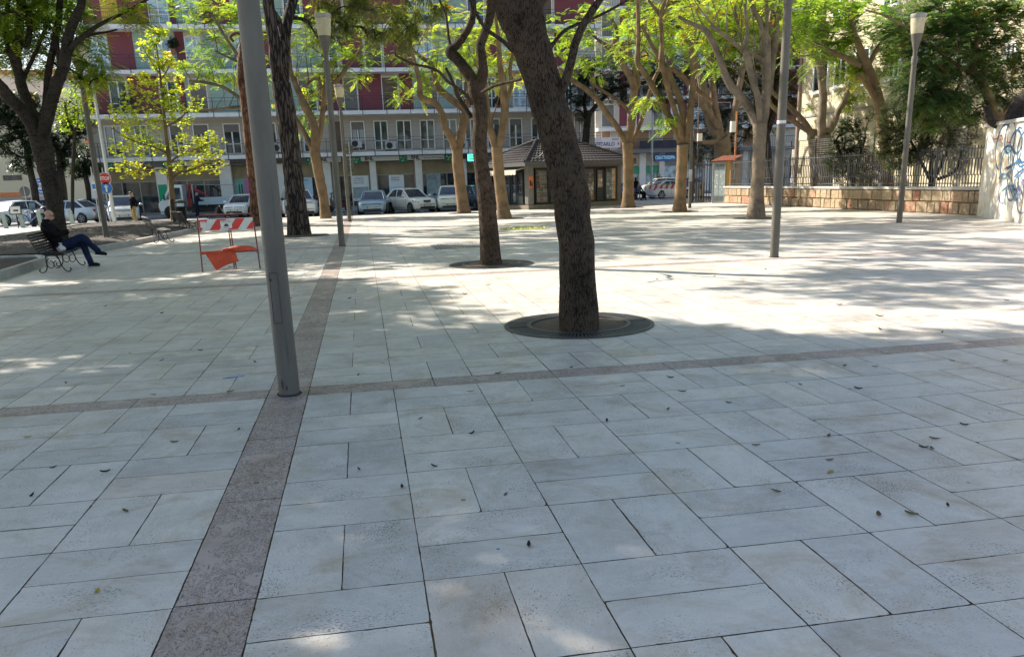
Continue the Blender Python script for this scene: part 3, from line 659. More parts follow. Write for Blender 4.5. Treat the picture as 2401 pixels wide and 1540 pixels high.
# --- multi stemmed tree at the left edge, bending dark limbs
make_tree('dark many stemmed tree at the left edge behind the man on the bench',Vector((-9.35,27.6,soilz(-9.35,27.6))),
 [[(141,585,19),(134,520,19),(126,470,20),(118,430,20.5),(108,390,21),(100,350,23),(94,322,24)],
  [(88,325,16),(72,290,15.5,-.1),(52,260,15,-.2),(30,238,14,-.3),(5,208,13.5,-.4),(-30,170,12,-.5),(-80,90,10,-.6)],
  [(92,325,14),(78,280,13,.2),(66,240,12.5,.3),(52,205,12,.3),(42,165,11,.3),(36,130,13,.3),(44,95,10.5,.3),(46,40,9.5,.3),(52,-10,8.5,.3),(60,-110,6,.3)],
  [(98,328,15),(114,265,14.5,-.2),(124,225,14,-.2),(140,180,13.5,-.2),(153,142,13,-.3),(158,95,11.5,-.3),(172,55,10.5,-.3),(188,20,9.5,-.3),(200,-30,8.5,-.3),(240,-140,6,-.3)],
  [(104,270,8,.3),(110,215,8,.4),(114,165,8,.5),(124,120,8,.5),(132,82,8,.5),(138,40,7.5,.5),(141,0,7,.5),(150,-80,5,.5)],
  [(130,205,6,.1),(140,160,6,.3),(136,120,5,.4),(132,60,4,.5)],
  [(158,130,7,-.3),(172,108,6.5,-.4),(190,90,6,-.4),(207,77,5.5,-.4),(235,58,4.5,-.5),(270,40,4,-.5),(310,20,3.4,-.5),(345,0,3,-.5),(400,-40,2.4,-.5)],
  [(195,88,3.4),(225,80,3,.2),(250,76,2.4,.3),(275,70,2,.3)],
  [(50,200,5,.3),(62,170,4.6,.4),(78,135,4.4,.5),(100,85,4,.6),(110,60,3.4,.6)],
  [(40,150,6.5,.3),(20,120,6,.5),(14,60,5.5,.6),(20,0,5,.7)],
  [(62,115,7,.3),(70,60,6.5,.3),(58,20,6,.3)]],
 [(60,50,80,50,.6,40),(150,50,70,45,.8,30),(215,150,40,55,1.6,26),(20,120,50,45,.8,22),(110,130,60,45,1.4,22),(300,30,55,22,-.3,12)],
 leaf=GREEN,bark=BK_DARK,seg=12,seed=18,kind='frond',size=.40,k=7,cat='tree',tintshift=.05,dens=1.5,wob=.04,worldblobs=[((-8,28.5,8.8),(3.6,3.4,1.6),260),((-11.5,28,8.),(3.6,3.4,1.6),330),((-6,27.5,9.5),(2.6,2.6,1.2),110),((-10.8,31.4,8.9),(3.6,3.2,1.2),240)])
# --- young ginkgo
gx=G(408,528)
make_tree('slender young tree with bright yellow autumn leaves in front of the bank',Vector((gx.x,gx.y,soilz(gx.x,gx.y))),
 [[(410,530,8),(404,470,6.6),(400,420,6.2),(396,370,5),(390,320,4),(384,260,3.2),(378,200,2.4),(371,140,1.8),(365,95,1.4)],
  [(398,420,3.5),(420,405,3,-.2),(450,398,2.6,-.3),(480,385,2.2,-.4),(515,375,1.6,-.5)],[(397,405,3),(380,398,2.6,.2),(340,400,2,.3),(300,395,1.6,.3)],
  [(394,385,2.6),(420,365,2.2,.2),(460,350,1.8,.3),(505,330,1.4,.4)],[(392,360,2.4),(360,345,2,-.2),(310,330,1.6,-.4),(260,300,1.2,-.5)],
  [(386,300,2.2),(420,280,1.8,.2),(450,250,1.4,.3),(462,230,1,.3)],[(382,270,2.),(350,250,1.6,-.2),(320,210,1.2,-.4),(300,180,1,-.4)],
  [(376,190,1.6),(395,160,1.4,.2),(405,130,1.,.2)],[(372,170,1.5),(345,130,1.2,-.2),(330,100,1,-.2)]],
 [(360,95,14,25,0,30),(385,80,18,12,0,22),(340,115,18,22,-.1,24),(390,145,26,22,.1,40),(365,150,26,22,0,36),(335,200,38,28,-.2,56),(400,205,34,34,.2,64),(370,255,50,34,0,80),(290,275,40,30,-.3,46),(330,310,50,28,-.2,60),(420,270,34,30,.3,40),(460,235,16,34,.3,22),(350,345,52,24,0,60),(440,340,40,26,.2,54),(490,340,38,30,.3,60),(310,395,46,20,-.2,54),(420,395,46,18,.1,48),(490,385,40,22,.3,54),(280,345,30,20,-.4,26),(300,250,18,34,-.3,20)],
 leaf=YELLOW,bark=BK_TAN,kind='fan',size=.125,spread=1.08,k=9,dens=1.0,cat='tree',seed=19,seg=8,zdir=(-.7,.7),twig=.0045)
# --- trees behind the railings on the right
RK=dict(cat='tree',kind='frond_far',k=8,dens=1.05,back=1.0,thin=.9)
make_tree('old spreading tree with thick bare limbs rising behind the ochre cabin',gY(1690,54),
 [[(1692,470,20),(1693,400,19),(1694,345,20),(1690,325,19)],[(1688,330,11),(1668,290,12,.2),(1655,240,11,.3),(1645,190,9.5,.3),(1632,150,8,.4),(1628,90,6,.4)],
  [(1685,300,8,-.2),(1660,265,8,-.3),(1640,235,7.5,-.4),(1612,195,6.5,-.5),(1580,165,5,-.6)],[(1692,330,10),(1676,250,9,.4),(1668,180,8,.5),(1655,120,7,.6),(1650,60,5,.7)],
  [(1698,330,9),(1715,290,8,.2),(1726,250,9,.3),(1732,210,7,.4),(1745,150,6,.5)],[(1688,330,7),(1660,335,6,-.5),(1635,330,5,-.9),(1610,318,3.4,-1.2)]],
 [(1640,110,65,60,1.5,40),(1700,160,60,60,2,36),(1720,90,60,60,1.5,36)],leaf=OLIVE,bark=BK_GREY,seed=31,worldblobs=[((20.5,49.,10.8),(5.,4.5,1.5),230)],size=.5,**RK)  # its world blob is extra crown, added so the yellow wall gets shade
make_tree('dark leafy tree filling the gap between the kiosk side trees and the yellow wall',gY(1800,60),
 [[(1800,460,14),(1798,400,13),(1794,340,13),(1788,300,12)],[(1792,320,8),(1780,270,7,.3),(1770,200,6,.5),(1765,140,5,.6)],[(1795,320,8),(1815,260,7,-.3),(1822,190,6,-.4),(1828,130,5,-.4)]],
 [(1720,220,80,75,1.,110),(1800,200,65,80,.5,90),(1660,290,55,60,1.5,64),(1840,150,50,60,.5,46),(1830,240,40,60,1,40),(1745,120,80,50,1,60),(1650,360,40,30,0,20),(1720,320,35,40,1.5,24)],leaf=OLIVE,bark=BK_DARK,seed=32,size=.5,tintshift=-.12,cat='tree',kind='frond_far',k=9,dens=1.4)
make_tree('dark feathery evergreen hanging over the second block, behind the kiosk roof',gY(1372,60),
 [[(1372,480,9),(1372,400,9),(1374,320,8.5),(1380,260,8)],[(1380,270,5.5),(1420,225,4.5,.2),(1460,205,3.6,.3),(1500,195,3.,.3),(1560,185,2.4,.3)],[(1378,280,5),(1370,240,4,.3),(1380,190,3,.4)],[(1378,290,3),(1365,265,2.4,.2),(1350,258,1.8,.2)]],
 [(1400,170,62,26,0,46),(1360,210,36,34,0,26),(1440,200,50,28,.5,34),(1510,180,60,34,.3,46),(1580,170,60,30,.5,44),(1360,255,22,28,0,12),(1540,225,40,24,.5,20),(1610,215,40,30,.5,20)],leaf=DKGREEN,thin=.6,bark=BK_DARK,seed=33,size=.55,cat='tree',kind='frond_far',k=9,dens=1.3,tintshift=.1)
make_tree('knobbly pollarded tree with smooth pale limbs in front of the yellow wall',gY(1935,40),
 [[(1938,480,15),(1935,400,16),(1932,350,17),(1930,318,18)],[(1928,320,10),(1927,280,9.5,-.1),(1930,230,9,-.1),(1927,190,9,-.1),(1925,165,9,-.1),(1915,140,7.5,0),(1895,115,5.5,.1),(1875,95,4,.1)],
  [(1936,315,9),(1955,290,8,.2),(1964,265,7,.3),(1980,235,6.5,.3),(1990,210,5,.3),(2000,170,3,.3)],[(1925,165,6.5,-.1),(1932,130,6,-.1),(1930,60,5,-.1),(1935,-20,4,-.1)],[(1926,160,4.5),(1935,125,4,.3),(1955,80,3.4,.4),(1985,40,3,.5)]],
 [(1985,215,32,26,.2,16),(1905,75,45,35,0,22),(1945,25,60,35,0,30),(1965,130,45,30,.5,18)],leaf=GREEN,bark=BK_GREY,seed=34,worldblobs=[((21.,40.,10.6),(4.,4.,1.3),200)],size=.5,**RK)  # leaf mass overhead is added to dapple the nearer yellow wall
make_tree('pollarded tree with two long bare arms reaching left past the tall pole',gY(1905,43),
 [[(1912,480,11),(1910,400,11),(1908,340,12),(1903,305,12)],[(1900,308,7),(1885,285,6.5,-.2),(1862,262,6,-.4),(1843,243,5.5,-.6),(1815,220,4.5,-.8),(1800,195,3.4,-.9)],[(1898,308,7),(1875,295,6.5,.1),(1850,278,6,.2),(1825,262,5.5,.3),(1805,240,4.5,.4),(1800,200,3.4,.4)]],
 [(1905,250,14,10,0,3)],leaf=GREEN,bark=BK_GREY,seed=35,size=.4,**RK)
make_tree('leaning brown limbed tree behind the right hand lamp, over the bushes',gY(2075,33),
 [[(2085,470,13),(2080,400,13),(2074,330,13),(2066,270,13),(2056,220,12),(2042,180,12),(2030,150,11),(2015,110,8),(2000,70,6),(1990,20,5)],[(2058,240,7),(2040,210,6.5,-.2),(2022,185,6,-.3),(2010,175,5,-.3)],
  [(2020,155,7),(1990,140,6.5,.2),(1955,125,5.5,.3),(1915,105,4.5,.4),(1885,95,3.6,.4)],[(2034,160,6),(2060,110,5,.3),(2100,60,4,.4)]],
 [(1960,70,70,45,0,44),(2040,60,75,45,0,46),(2090,100,50,40,.4,28),(1995,170,35,22,-.3,14),(1900,40,55,35,.3,26),(2060,150,50,30,0,22),(1960,120,50,25,.2,16)],leaf=GREEN,bark=BK_TAN,seed=36,size=.46,cat='tree',kind='frond_far',k=8,dens=1.05,back=1.0,thin=.9)
make_tree('dense dark green feathery tree above the graffiti wall at the right edge',gY(2330,29),
 [[(2350,480,17),(2352,400,17),(2345,330,17),(2330,265,16)],[(2335,280,10),(2318,230,9.5,-.2),(2300,190,9,-.2),(2280,165,8,-.2),(2285,130,5,-.2),(2300,60,4,0)],[(2345,290,13),(2375,250,12,.3),(2410,215,11,.5),(2440,150,9,.6)],[(2290,180,5,-.2),(2240,150,4,-.4),(2200,120,3.4,-.5),(2150,80,3,-.5),(2080,40,2.4,-.5),(2030,25,2,-.5)]],
 [(2200,120,70,55,-.3,110),(2280,90,80,60,0,130),(2350,120,70,70,.3,120),(2160,190,60,50,-.2,90),(2240,200,65,45,0,90),(2190,255,55,40,0,60),(2300,30,90,45,0,120),(2130,60,70,50,.3,80),(2370,190,45,45,.4,50),(2270,250,45,35,.4,40),(2215,35,70,40,0,70)],leaf=MIDGREEN,bark=BK_TAN,seed=37,size=.42,cat='tree',kind='frond_far',k=7,dens=.85)
make_tree('black leaning trunk rising behind the top of the graffiti wall',gY(2385,25.5),
 [[(2360,520,18),(2362,420,19),(2372,320,21),(2382,270,22),(2402,235,19),(2440,190,16),(2500,90,12)],[(2366,300,9),(2330,290,9,-.2),(2318,270,9,-.3),(2312,250,7,-.3)]],[],leaf=MIDGREEN,bark=BK_DARK,seed=38,size=.4,flare=1.)
# shrubs
SK=dict(spread=1.,cat='shrub',kind='oval',name='shrub',flare=1.,twig=.005,dens=1.5)
make_tree('rounded dark glossy evergreen bush behind the railings in front of the yellow wall',gY(1998,36.5),
 [[(2000,480,5),(1998,420,4.5),(1995,360,4)],[(2000,430,3.5),(2015,370,3,.2),(2030,320,2.5,.3)],[(1997,420,3.5),(1975,370,3,-.2),(1960,330,2.4,-.3)]],
 [(1990,330,48,48,0,300),(2000,390,65,50,0,260),(1965,370,32,45,-.2,110),(2035,400,40,45,.2,120),(1995,290,28,22,0,70),(2040,270,14,16,.2,16)],leaf=DKGREEN,bark=BK_DARK,seed=41,size=.13,k=9,**SK)
make_tree('large pale leaved oleander bush behind the railings, beside the right hand lamp',gY(2180,31),
 [[(2180,500,5),(2182,430,5),(2185,370,4.5)],[(2185,430,4),(2215,370,3.6,.3),(2235,310,3,.4)],[(2180,420,4),(2150,360,3.4,-.3),(2120,300,2.8,-.4)],[(2200,420,4),(2240,400,3.4,.4),(2262,340,3,.5)]],
 [(2090,290,38,55,-.2,150),(2140,330,48,55,0,190),(2200,320,52,60,0,210),(2255,310,42,50,.3,130),(2110,370,40,36,-.2,100),(2180,260,60,34,0,120),(2245,380,28,40,.4,50),(2070,350,18,30,-.2,34)],leaf=OLEA,bark=BK_DARK,seed=42,size=.19,k=8,**SK)
# evergreen oaks over the street at the far left
EK=dict(spread=1.,cat='tree',kind='oval',twig=.012,dens=1.5)
make_tree('dark evergreen street tree with a slim curved trunk, left of the many stemmed tree',gY(82,60),
 [[(84,480,8),(80,440,8),(72,405,7.5),(66,370,7.5),(62,330,7)],[(64,350,5),(40,310,4,.3),(10,290,3,.4)],[(64,340,5),(85,290,4,-.3),(100,250,3,-.4)]],
 [(20,300,50,34,0,120),(60,280,45,40,0,120),(0,260,45,30,.3,90),(80,340,34,34,-.3,80),(50,380,32,26,0,50),(40,240,60,24,.5,90),(15,345,25,20,0,36)],leaf=DKGREEN,bark=BK_DARK,seed=51,size=.30,k=9,**EK)
make_tree('dark evergreen street tree between the many stemmed tree and the street lamp',gY(152,66),
 [[(150,480,8),(148,440,8),(142,400,7.5),(138,350,7)],[(140,370,5),(160,330,4,.3),(185,300,3,.4)],[(140,360,5),(120,320,4,.3)]],
 [(150,330,34,36,0,100),(185,300,30,40,0,100),(120,340,25,34,0,50),(170,370,26,26,.3,50),(140,390,22,24,.3,34),(160,270,40,28,.5,60)],leaf=DKGREEN,bark=BK_DARK,seed=52,size=.32,k=9,**EK)
make_tree('dark evergreen street tree beside the corner of the apartment block',gY(205,62),
 [[(208,480,6),(206,440,6),(200,410,6),(196,380,5)],[(200,410,4),(215,390,3.4,.2),(228,380,2.6,.3)]],
 [(195,390,26,20,0,70),(215,395,20,18,0,46),(180,405,16,16,0,26),(200,355,24,18,.3,30)],leaf=DKGREEN,bark=BK_DARK,seed=53,size=.28,k=9,**EK)
make_tree('yellow turning tree showing between the street lamp and the many stemmed tree',gY(160,52),
 [[(166,500,4),(170,440,4),(172,380,4),(176,300,3.5)],[(174,320,3),(160,280,2.6,.2),(150,240,2,.3)]],
 [(175,250,36,34,0,80),(160,290,32,22,0,50),(190,215,26,34,.2,50),(205,255,22,30,.3,34),(150,230,25,25,.3,24)],leaf=YELLOW,bark=BK_DARK,seed=54,size=.22,k=6,cat='tree',kind='oval',tintshift=-.25)
# trees standing outside the left edge; their crowns shade the near paving
for i,(x,y,hh,W_) in enumerate([(-7.2,9.6,7.4,[((-6.6,10.6,7.4),(3.9,3.5,1.4),420),((-9.6,9.5,7.2),(3.,3.,1.2),240)]),(-9.,16.5,8.4,[((-6.6,14.4,8.4),(3.6,2.7,1.4),380),((-10.4,15.,8.3),(3.8,3.8,1.4),420)]),(-12.6,21.,8.8,[((-12.,21.5,8.8),(4.,3.8,1.5),430),((-9.6,20.4,9.4),(2.6,2.6,1.2),130)]),(-17.,33.,9.,[((-16.2,33.,8.8),(4.,4.,1.6),330),((-14.2,28.5,8.4),(3.4,3.2,1.3),300),((-12.,37.,10.2),(4.,3.6,1.2),280)]),(-21.,43.,9.2,[((-19.6,43.,9.2),(4.6,4.6,1.5),360),((-17.,48.,10.8),(4.,3.6,1.2),220)])]):
    c=[[(None,(x,y,0),.2),(None,(x+.1,y,1.6),.17),(None,(x+.3,y+.1,3.2),.16)],[(None,(x+.3,y+.1,3.1),.12),(None,(x+1.2,y+.6,4.8),.09),(None,(x+2.,y+1.,6.6),.05)],[(None,(x+.3,y,3.1),.12),(None,(x-1.,y-.6,5.),.09),(None,(x-1.6,y-1.,6.8),.05)],[(None,(x+.3,y,3.1),.1),(None,(x+.2,y+1.,5.2),.07),(None,(x-.2,y+1.8,7.),.04)]]
    make_tree(['shade tree left of the picture, nearest the camera','shade tree left of the picture, level with the bench','shade tree left of the picture, beside the planting bed','shade tree left of the picture, beyond the planting bed','shade tree left of the picture, level with the docking posts'][i],Vector((x,y,0)),c,[],GREEN,BK_GREY,seed=61+i,k=8,size=.50,kind='frond_far',worldblobs=W_,cat='tree')
# ================= BUILDINGS
cGREY=M('plaster_grey',(.45,.405,.345),.85,var=.1,scale=1.2,bump=.2,bscale=30)
cRED=M('plaster_red',(.205,.052,.066),.8,var=.12,scale=1.5,bump=.2,bscale=40)
cTEAL=M('plaster_sage',(.33,.44,.39),.8,var=.12,scale=1.5)
cOCHRE=M('plaster_ochre',(.55,.38,.06),.8,var=.12)
cBEIGE=M('plaster_beige',(.56,.51,.42),.85,var=.1,scale=1.5)
cWHITE=M('white_paint',(.82,.82,.80),.5,var=.08)
cSLAB=M('balcony_concrete',(.78,.77,.74),.75,var=.14,scale=1.3)
cIRON=M('dark_iron',(.035,.035,.038),.55,.2)
cSHUT=M('shutter_brown',(.13,.085,.065),.6,var=.2,scale=1.2)
cSHUTG=M('shutter_grey',(.19,.175,.16),.6,var=.15)
cPILL=M('white_stone',(.78,.76,.72),.6,var=.1,scale=2)
cOLIVE=M('olive_panel',(.30,.24,.145),.55,var=.35,scale=.9)
cGREEN=M('bank_green',(.0,.23,.11),.5,var=.1)
cTXT=M('black_letters',(.015,.015,.015),.5)
cGLASS=glassmat('window_glass',(.035,.045,.055),.05)
cGLASSL=glassmat('sky_reflection_glass',(.38,.50,.58),.12)  # pale blue base stands in for sky reflected in the panes
cCURT=M('curtain',(.55,.55,.53),.9,var=.3,scale=9,stretch=(4,1,.05))
cAQUA=M('aqua_film',(.14,.45,.46),.3,var=.2,scale=.7)
cDARK=M('dark_interior',(.02,.02,.022),.6)
FY=66.;BY=64.75
def fx(px_,py_,Y=FY): return atY(px_,py_,Y).x
Z=[.03,4.05,6.95,9.85,12.75,15.65,18.]   # slab tops
ap=thing('apartment_building','long apartment block with dark red and sage green panels above a bank','building',(0,FY,0))
def P(mb,name,mat,par=ap,**k):
    return mb.build(name,mat,par,**k)
def lz(o): return o
def bx(x0,x1,y0,y1,z0,z1,mb=None):
    mb=mb or MB();return mb.box(x0,x1,y0-FY,y1-FY,z0,z1)
XL=fx(212,330);XR=fx(1395,330);XS=fx(162,380,BY)
# shell, one storey of shopfront set behind the pillars
bx(XL,XR,FY+.9,FY+11,.03,3.7).build('ground_floor_wall',cDARK,ap)
bx(XL,XR,FY,FY+11,3.7,Z[2]).build('wall',cGREY,ap)
b=MB()
for z in np.arange(Z[1]+.25,Z[2]-.2,.31): bx(XL,XR,FY-.004,FY+.02,z,z+.012,b)
b.build('wall_joint',M('joint_dark',(.24,.23,.21),.9),ap)
def panelrow(z0,z1,segs,y):
    mats=[cRED,cTEAL,cBEIGE,cOCHRE,cGREY];b=MB()
    for (a,c,m) in segs:
        b.mi=m;x0=fx(a,y);x1=fx(c,y);bx(max(x0,XL),min(x1,XR),FY+(.0 if m!=1 else .03),FY+11,z0,z1,b)
    b.build('wall',mats,ap)
row2=[(190,256,0),(256,302,2),(302,372,0),(372,418,2),(418,434,0),(434,442,1),(442,490,2),(490,600,1),(600,700,1),(700,745,2),(745,806,0),(806,840,2),(840,895,0),(895,937,2),(937,968,0),(968,987,1),(987,1030,2),(1030,1064,1),(1064,1110,2),(1110,1145,0),(1145,1165,2),(1165,1180,0),(1180,1200,1),(1200,1236,2),(1236,1300,1),(1300,1322,0),(1322,1344,2),(1344,1397,2)]
row3=[(190,208,2),(208,256,2),(256,314,0),(314,360,1),(360,404,2),(404,413,1),(413,434,0),(434,478,2),(478,540,1),(540,585,2),(585,640,0),(640,690,2),(690,745,1),(745,800,2),(800,850,0),(850,900,2),(900,968,0),(968,1020,2),(1020,1060,1),(1060,1110,2),(1110,1170,0),(1170,1230,2),(1230,1270,0),(1270,1300,2),(1300,1340,0),(1340,1397,2)]
row4=[(190,236,0),(236,276,3),(276,349,0),(349,396,2),(396,410,0),(410,426,1),(426,470,2),(470,540,0),(540,590,2),(590,660,1),(660,710,2),(710,800,0),(800,850,2),(850,955,0),(955,975,1),(975,1018,2),(1018,1090,1),(1090,1140,2),(1140,1240,0),(1240,1300,2),(1300,1397,0)]
panelrow(Z[2],Z[3],row2,215);panelrow(Z[3],Z[4],row3,120);panelrow(Z[4],Z[5],row4,25)
panelrow(Z[5],Z[6],[(190,400,0),(400,700,2),(700,1000,1),(1000,1397,0)],-40)
bx(XL-.3,XR+.3,FY-1,FY+11,Z[6],Z[6]+.25).build('roof',cSLAB,ap)
def window(par,x0,x1,z0,z1,Y,O=FY,mull=1,bar=.33,shut=0.,glass=None,curtain=False,frame=None,shm=None,depth=.09,w=.07):
    frame=frame or cWHITE;b=MB();y0=Y-depth-O;y1=Y-O
    b.box(x0,x0+w,y0,y1,z0,z1);b.box(x1-w,x1,y0,y1,z0,z1);b.box(x0+w,x1-w,y0,y1,z1-w,z1);b.box(x0+w,x1-w,y0,y1,z0,z0+w)
    zt=z1-w-(z1-z0)*shut
    for i in range(mull):
        xm=x0+(x1-x0)*(i+1)/(mull+1);b.box(xm-.045,xm+.045,y0+.012,y1,z0+w,zt)
    if bar: 
        zb=z0+(z1-z0)*bar
        xs=[x0+w]+[x0+(x1-x0)*(i+1)/(mull+1) for i in range(mull)]+[x1-w]
        for i in range(len(xs)-1): b.box(xs[i]+(.046 if i else 0),xs[i+1]-(.046 if i<len(xs)-2 else 0),y0+.02,y1,zb-.035,zb+.035)
    f=b.build('window',frame,par)
    b=MB();b.box(x0+w,x1-w,y1-.02,y1-.008,z0+w,zt);b.build('pane',glass or cGLASS,f)
    if shut:
        b=MB();n=max(2,int((z1-w-zt)/.06));h=(z1-w-zt)/n
        for i in range(n): b.box(x0+w,x1-w,y1-.05,y1-.03,zt+i*h+.006,zt+(i+1)*h-.004)
        b.box(x0+w,x1-w,y1-.03,y1-.022,zt,z1-w);b.build('shutter',shm or cSHUTG,f)
    if curtain:
        b=MB();q=(x1-x0)/2
        for s in range(2):
            a=x0+w+.05+s*q
            for i in range(6): b.box(a+i*(q-.2)/6,a+(i+.7)*(q-.2)/6,y1-.027,y1-.0205,z0+.5,zt)
        b.build('curtain',cCURT,f)
    return f
# first floor french windows
zb,zt=Z[1]+.12,Z[1]+2.25
for (a,c,sh,cu) in [(248,288,.0,1),(318,349,0,0),(400,432,.3,0),(455,493,.3,0),(526,566,.25,0),(620,650,.3,0),(712,741,.3,1),(824,857,.25,1),(878,911,0,0),(931,966,0,0),(986,1020,0,0),(1039,1072,0,0),(1091,1118,0,0),(1143,1173,.18,0),(1194,1225,.2,0),(1246,1277,.2,0),(1296,1324,.2,0),(1346,1377,.12,1)]:
    window(ap,fx(a,330),fx(c,330),zb,zt,FY,shut=sh,curtain=bool(cu))
b=MB();x0,x1=fx(773,330),fx(800,330)
for i in range(30): b.box(x0,x1,-.05,.0,zb+i*.071,zb+i*.071+.06)
b.build('shutter',cSHUT,ap)
# upper windows
def upper(z0,items,y):
    for (a,c,kind) in items:
        x0,x1=fx(a,y),fx(c,y)
        if kind=='s': # closed roller shutter
            b=MB();n=34
            for i in range(n): b.box(x0+.05,x1-.05,-.04,-.003,z0+.1+i*.066,z0+.1+i*.066+.058)
            b.build('shutter',cSHUTG if (a//7)%2 else cSHUT,ap)
            b=MB();b.box(x0,x0+.05,-.06,0,z0+.1,z0+2.4);b.box(x1-.05,x1,-.06,0,z0+.1,z0+2.4);b.box(x0,x1,-.06,0,z0+2.4,z0+2.46);b.build('shutter_frame',cWHITE,ap)
        else:
            window(ap,x0,x1,z0+(.1 if kind!='w' else .75),z0+2.3,FY,shut=.28 if kind=='h' else 0,glass=cGLASSL if kind in 'lw' else cGLASS,bar=.33 if kind!='w' else 0)
        b=MB() # ribbed box over the opening
        for i in range(8): b.box(x0+(x1-x0)*i/8,x0+(x1-x0)*(i+.8)/8,-.03,.001,z0+2.48,z0+2.85)
        b.build('shutter_box',cBEIGE,ap)
upper(Z[2],[(258,301,'d'),(376,415,'d'),(446,487,'s'),(702,743,'h'),(806,839,'s'),(896,935,'s'),(988,1027,'s'),(1068,1105,'d'),(1143,1162,'d'),(1203,1234,'l'),(1324,1342,'d'),(1352,1384,'s')],225)
upper(Z[3],[(210,255,'l'),(362,402,'w'),(436,474,'w'),(545,580,'l'),(645,685,'s'),(750,792,'d'),(855,895,'s'),(975,1015,'l'),(1066,1104,'s'),(1178,1222,'l'),(1274,1298,'d')],130)
upper(Z[4],[(349,396,'l'),(428,466,'l'),(545,586,'s'),(665,706,'d'),(805,845,'s'),(977,1016,'l'),(1095,1135,'d'),(1246,1294,'s')],35)
# balconies
def balcony(z,x0,x1,par=ap,O=FY,YF=BY,YB=FY,rh=1.0,slabm=None,step=.12,post=1.75):
    b=MB();b.box(x0,x1,YF-O,YB-O-.002,z-.27,z);s=b.build('balcony',slabm or cSLAB,par)
    b=MB();y=YF-O+.04
    for h in (rh,rh-.22,.12): b.box(x0+.02,x1-.02,y,y+.025,z+h-.012,z+h+.012)
    x=x0+.05
    while x<x1: b.box(x-.006,x+.006,y+.006,y+.02,z+.12,z+rh-.22);x+=step
    x=x0+.3
    while x<x1: b.box(x-.02,x+.02,y-.07,y-.03,z-.3,z+rh);x+=post
    b.build('railing',cIRON,s);return s
for z,xa in ((Z[1],XS),(Z[2],XL-.2),(Z[3],XL-.1),(Z[4],XL-.1)): balcony(z,xa,XR+.15)
balcony(Z[5],XL-.1,XR+.15)
# clutter on balconies: conditioners, pots, plants
acm=M('appliance_white',(.6,.6,.58),.5,var=.1)
def aircon(px_,py_,label):
    p=atY(px_,py_,FY-.35);o=thing('air_conditioner',label,'air conditioner',p,0,'air conditioners on the first balcony')
    b=MB();b.box(-.42,.42,-.16,.16,0,.58);b.build('casing',acm,o,bevel=.02)
    b=MB();b.lathe([(.02,0),(.23,.0),(.23,.02),(.02,.02)],20,T=Matrix.Translation((-.1,-.165,.29))@Matrix.Rotation(rad(90),4,'X'));b.build('fan_grille',cDARK,o)
    b=MB();b.box(-.36,-.3,-.14,.34,-.1,-.003);b.box(.3,.36,-.14,.34,-.1,-.003);b.build('bracket',cIRON,o)
aircon(919-2,351,'white air conditioner box between the grey curtained window and the next');aircon(836+75+37-112,347,'white air conditioner box below the shuttered doorway of the first balcony')
aircon(652,357,'white air conditioner box behind the plated pine'),aircon(1086,350,'white air conditioner box beside the fork of the tan tree')
plantm=DKGREEN
def potplant(px_,py_,Y,r,label,n=120,seed=1,pot=True):
    rng=np.random.default_rng(seed);p=atY(px_,py_,Y);o=thing('potted_plant',label,'potted plant',p,0,'plants on the balconies')
    if pot:
        b=MB();b.lathe([(.12,0),(.17,.26),(.19,.26),(.19,.3),(.15,.3),(.14,.27)],12);b.build('pot',M('terracotta',(.38,.12,.06),.8),o)
    q=rng.normal(0,1,(n,3));q/=np.linalg.norm(q,axis=1,keepdims=True);q*=rng.uniform(.2,1,(n,1))**.5*r;q[:,2]+=.35+r*.8
    D=dirs(n*4,rng);Q,T=leaf_arrays('oval',np.repeat(q,4,0),D,.22,rng);link('leaves',quads_mesh('leaves',Q,T,plantm),o)
potplant(300,264,65.5,.55,'dense green bush on the balcony behind the yellow tree',seed=1);potplant(205,262,65.4,.35,'small green plant on the balcony beside the street lamp',seed=2)
potplant(408,128,65.5,.4,'trailing dark plant on the second balcony beside the red panel',seed=3);potplant(1168,258,65.3,.3,'green plant in a terracotta pot on the balcony behind the V forked tree',seed=4)
# shopfront: pillars, olive transoms, sign band, windows
pil=[(204,236),(368,394),(517,545),(650,668),(760,778),(869,884),(975,991),(1080,1095),(1186,1203),(1290,1310),(1385,1397)]
for a,c in pil:
    b=MB();x0,x1=fx(a,430),fx(c,430)
    for z in np.arange(.03,3.4,.56): b.box(x0,x1,-.12,.88,z,min(z+.548,3.4))
    b.box(x0+.01,x1-.01,-.11,.87,.03,3.4);b.build('pillar',cPILL,ap)
for k in range(len(pil)-1):
    x0=fx(pil[k][1],430)+.02;x1=fx(pil[k+1][0],430)-.02;w=x1-x0
    b=MB();b.box(x0,x1,.5,.62,2.42,3.38);o=b.build('transom_panel',cOLIVE,ap)
    b=MB();b.box(x0,x1,.46,.5,2.36,2.42);b.box(x0,x1,.46,.5,.03,.16);n=3
    for i in range(n+1): b.box(x0+(w-.07)*i/n,x0+(w-.07)*i/n+.07,.46,.5,.16,2.36)
    f=b.build('shopfront',M('aluminium_frame',(.33,.31,.27),.4,.3),ap)
    for i in range(n):
        a=x0+.07+(w-.07)*i/n;c=x0+(w-.07)*(i+1)/n
        m=cGLASS
        if k==2: m=cAQUA
        b=MB();b.box(a,c,.49,.5,.16,2.36);b.build('pane',m,f)
cBAND=M('sign_band',(.70,.72,.71),.4,var=.06);cEM=M('star_white',(.75,.75,.72),.5)
b=MB();b.box(fx(204,380,65.8),fx(1180,380,65.8),-.16,-.13,3.38,3.78);b.build('fascia',M('fascia_grey',(.16,.16,.16),.6),ap)
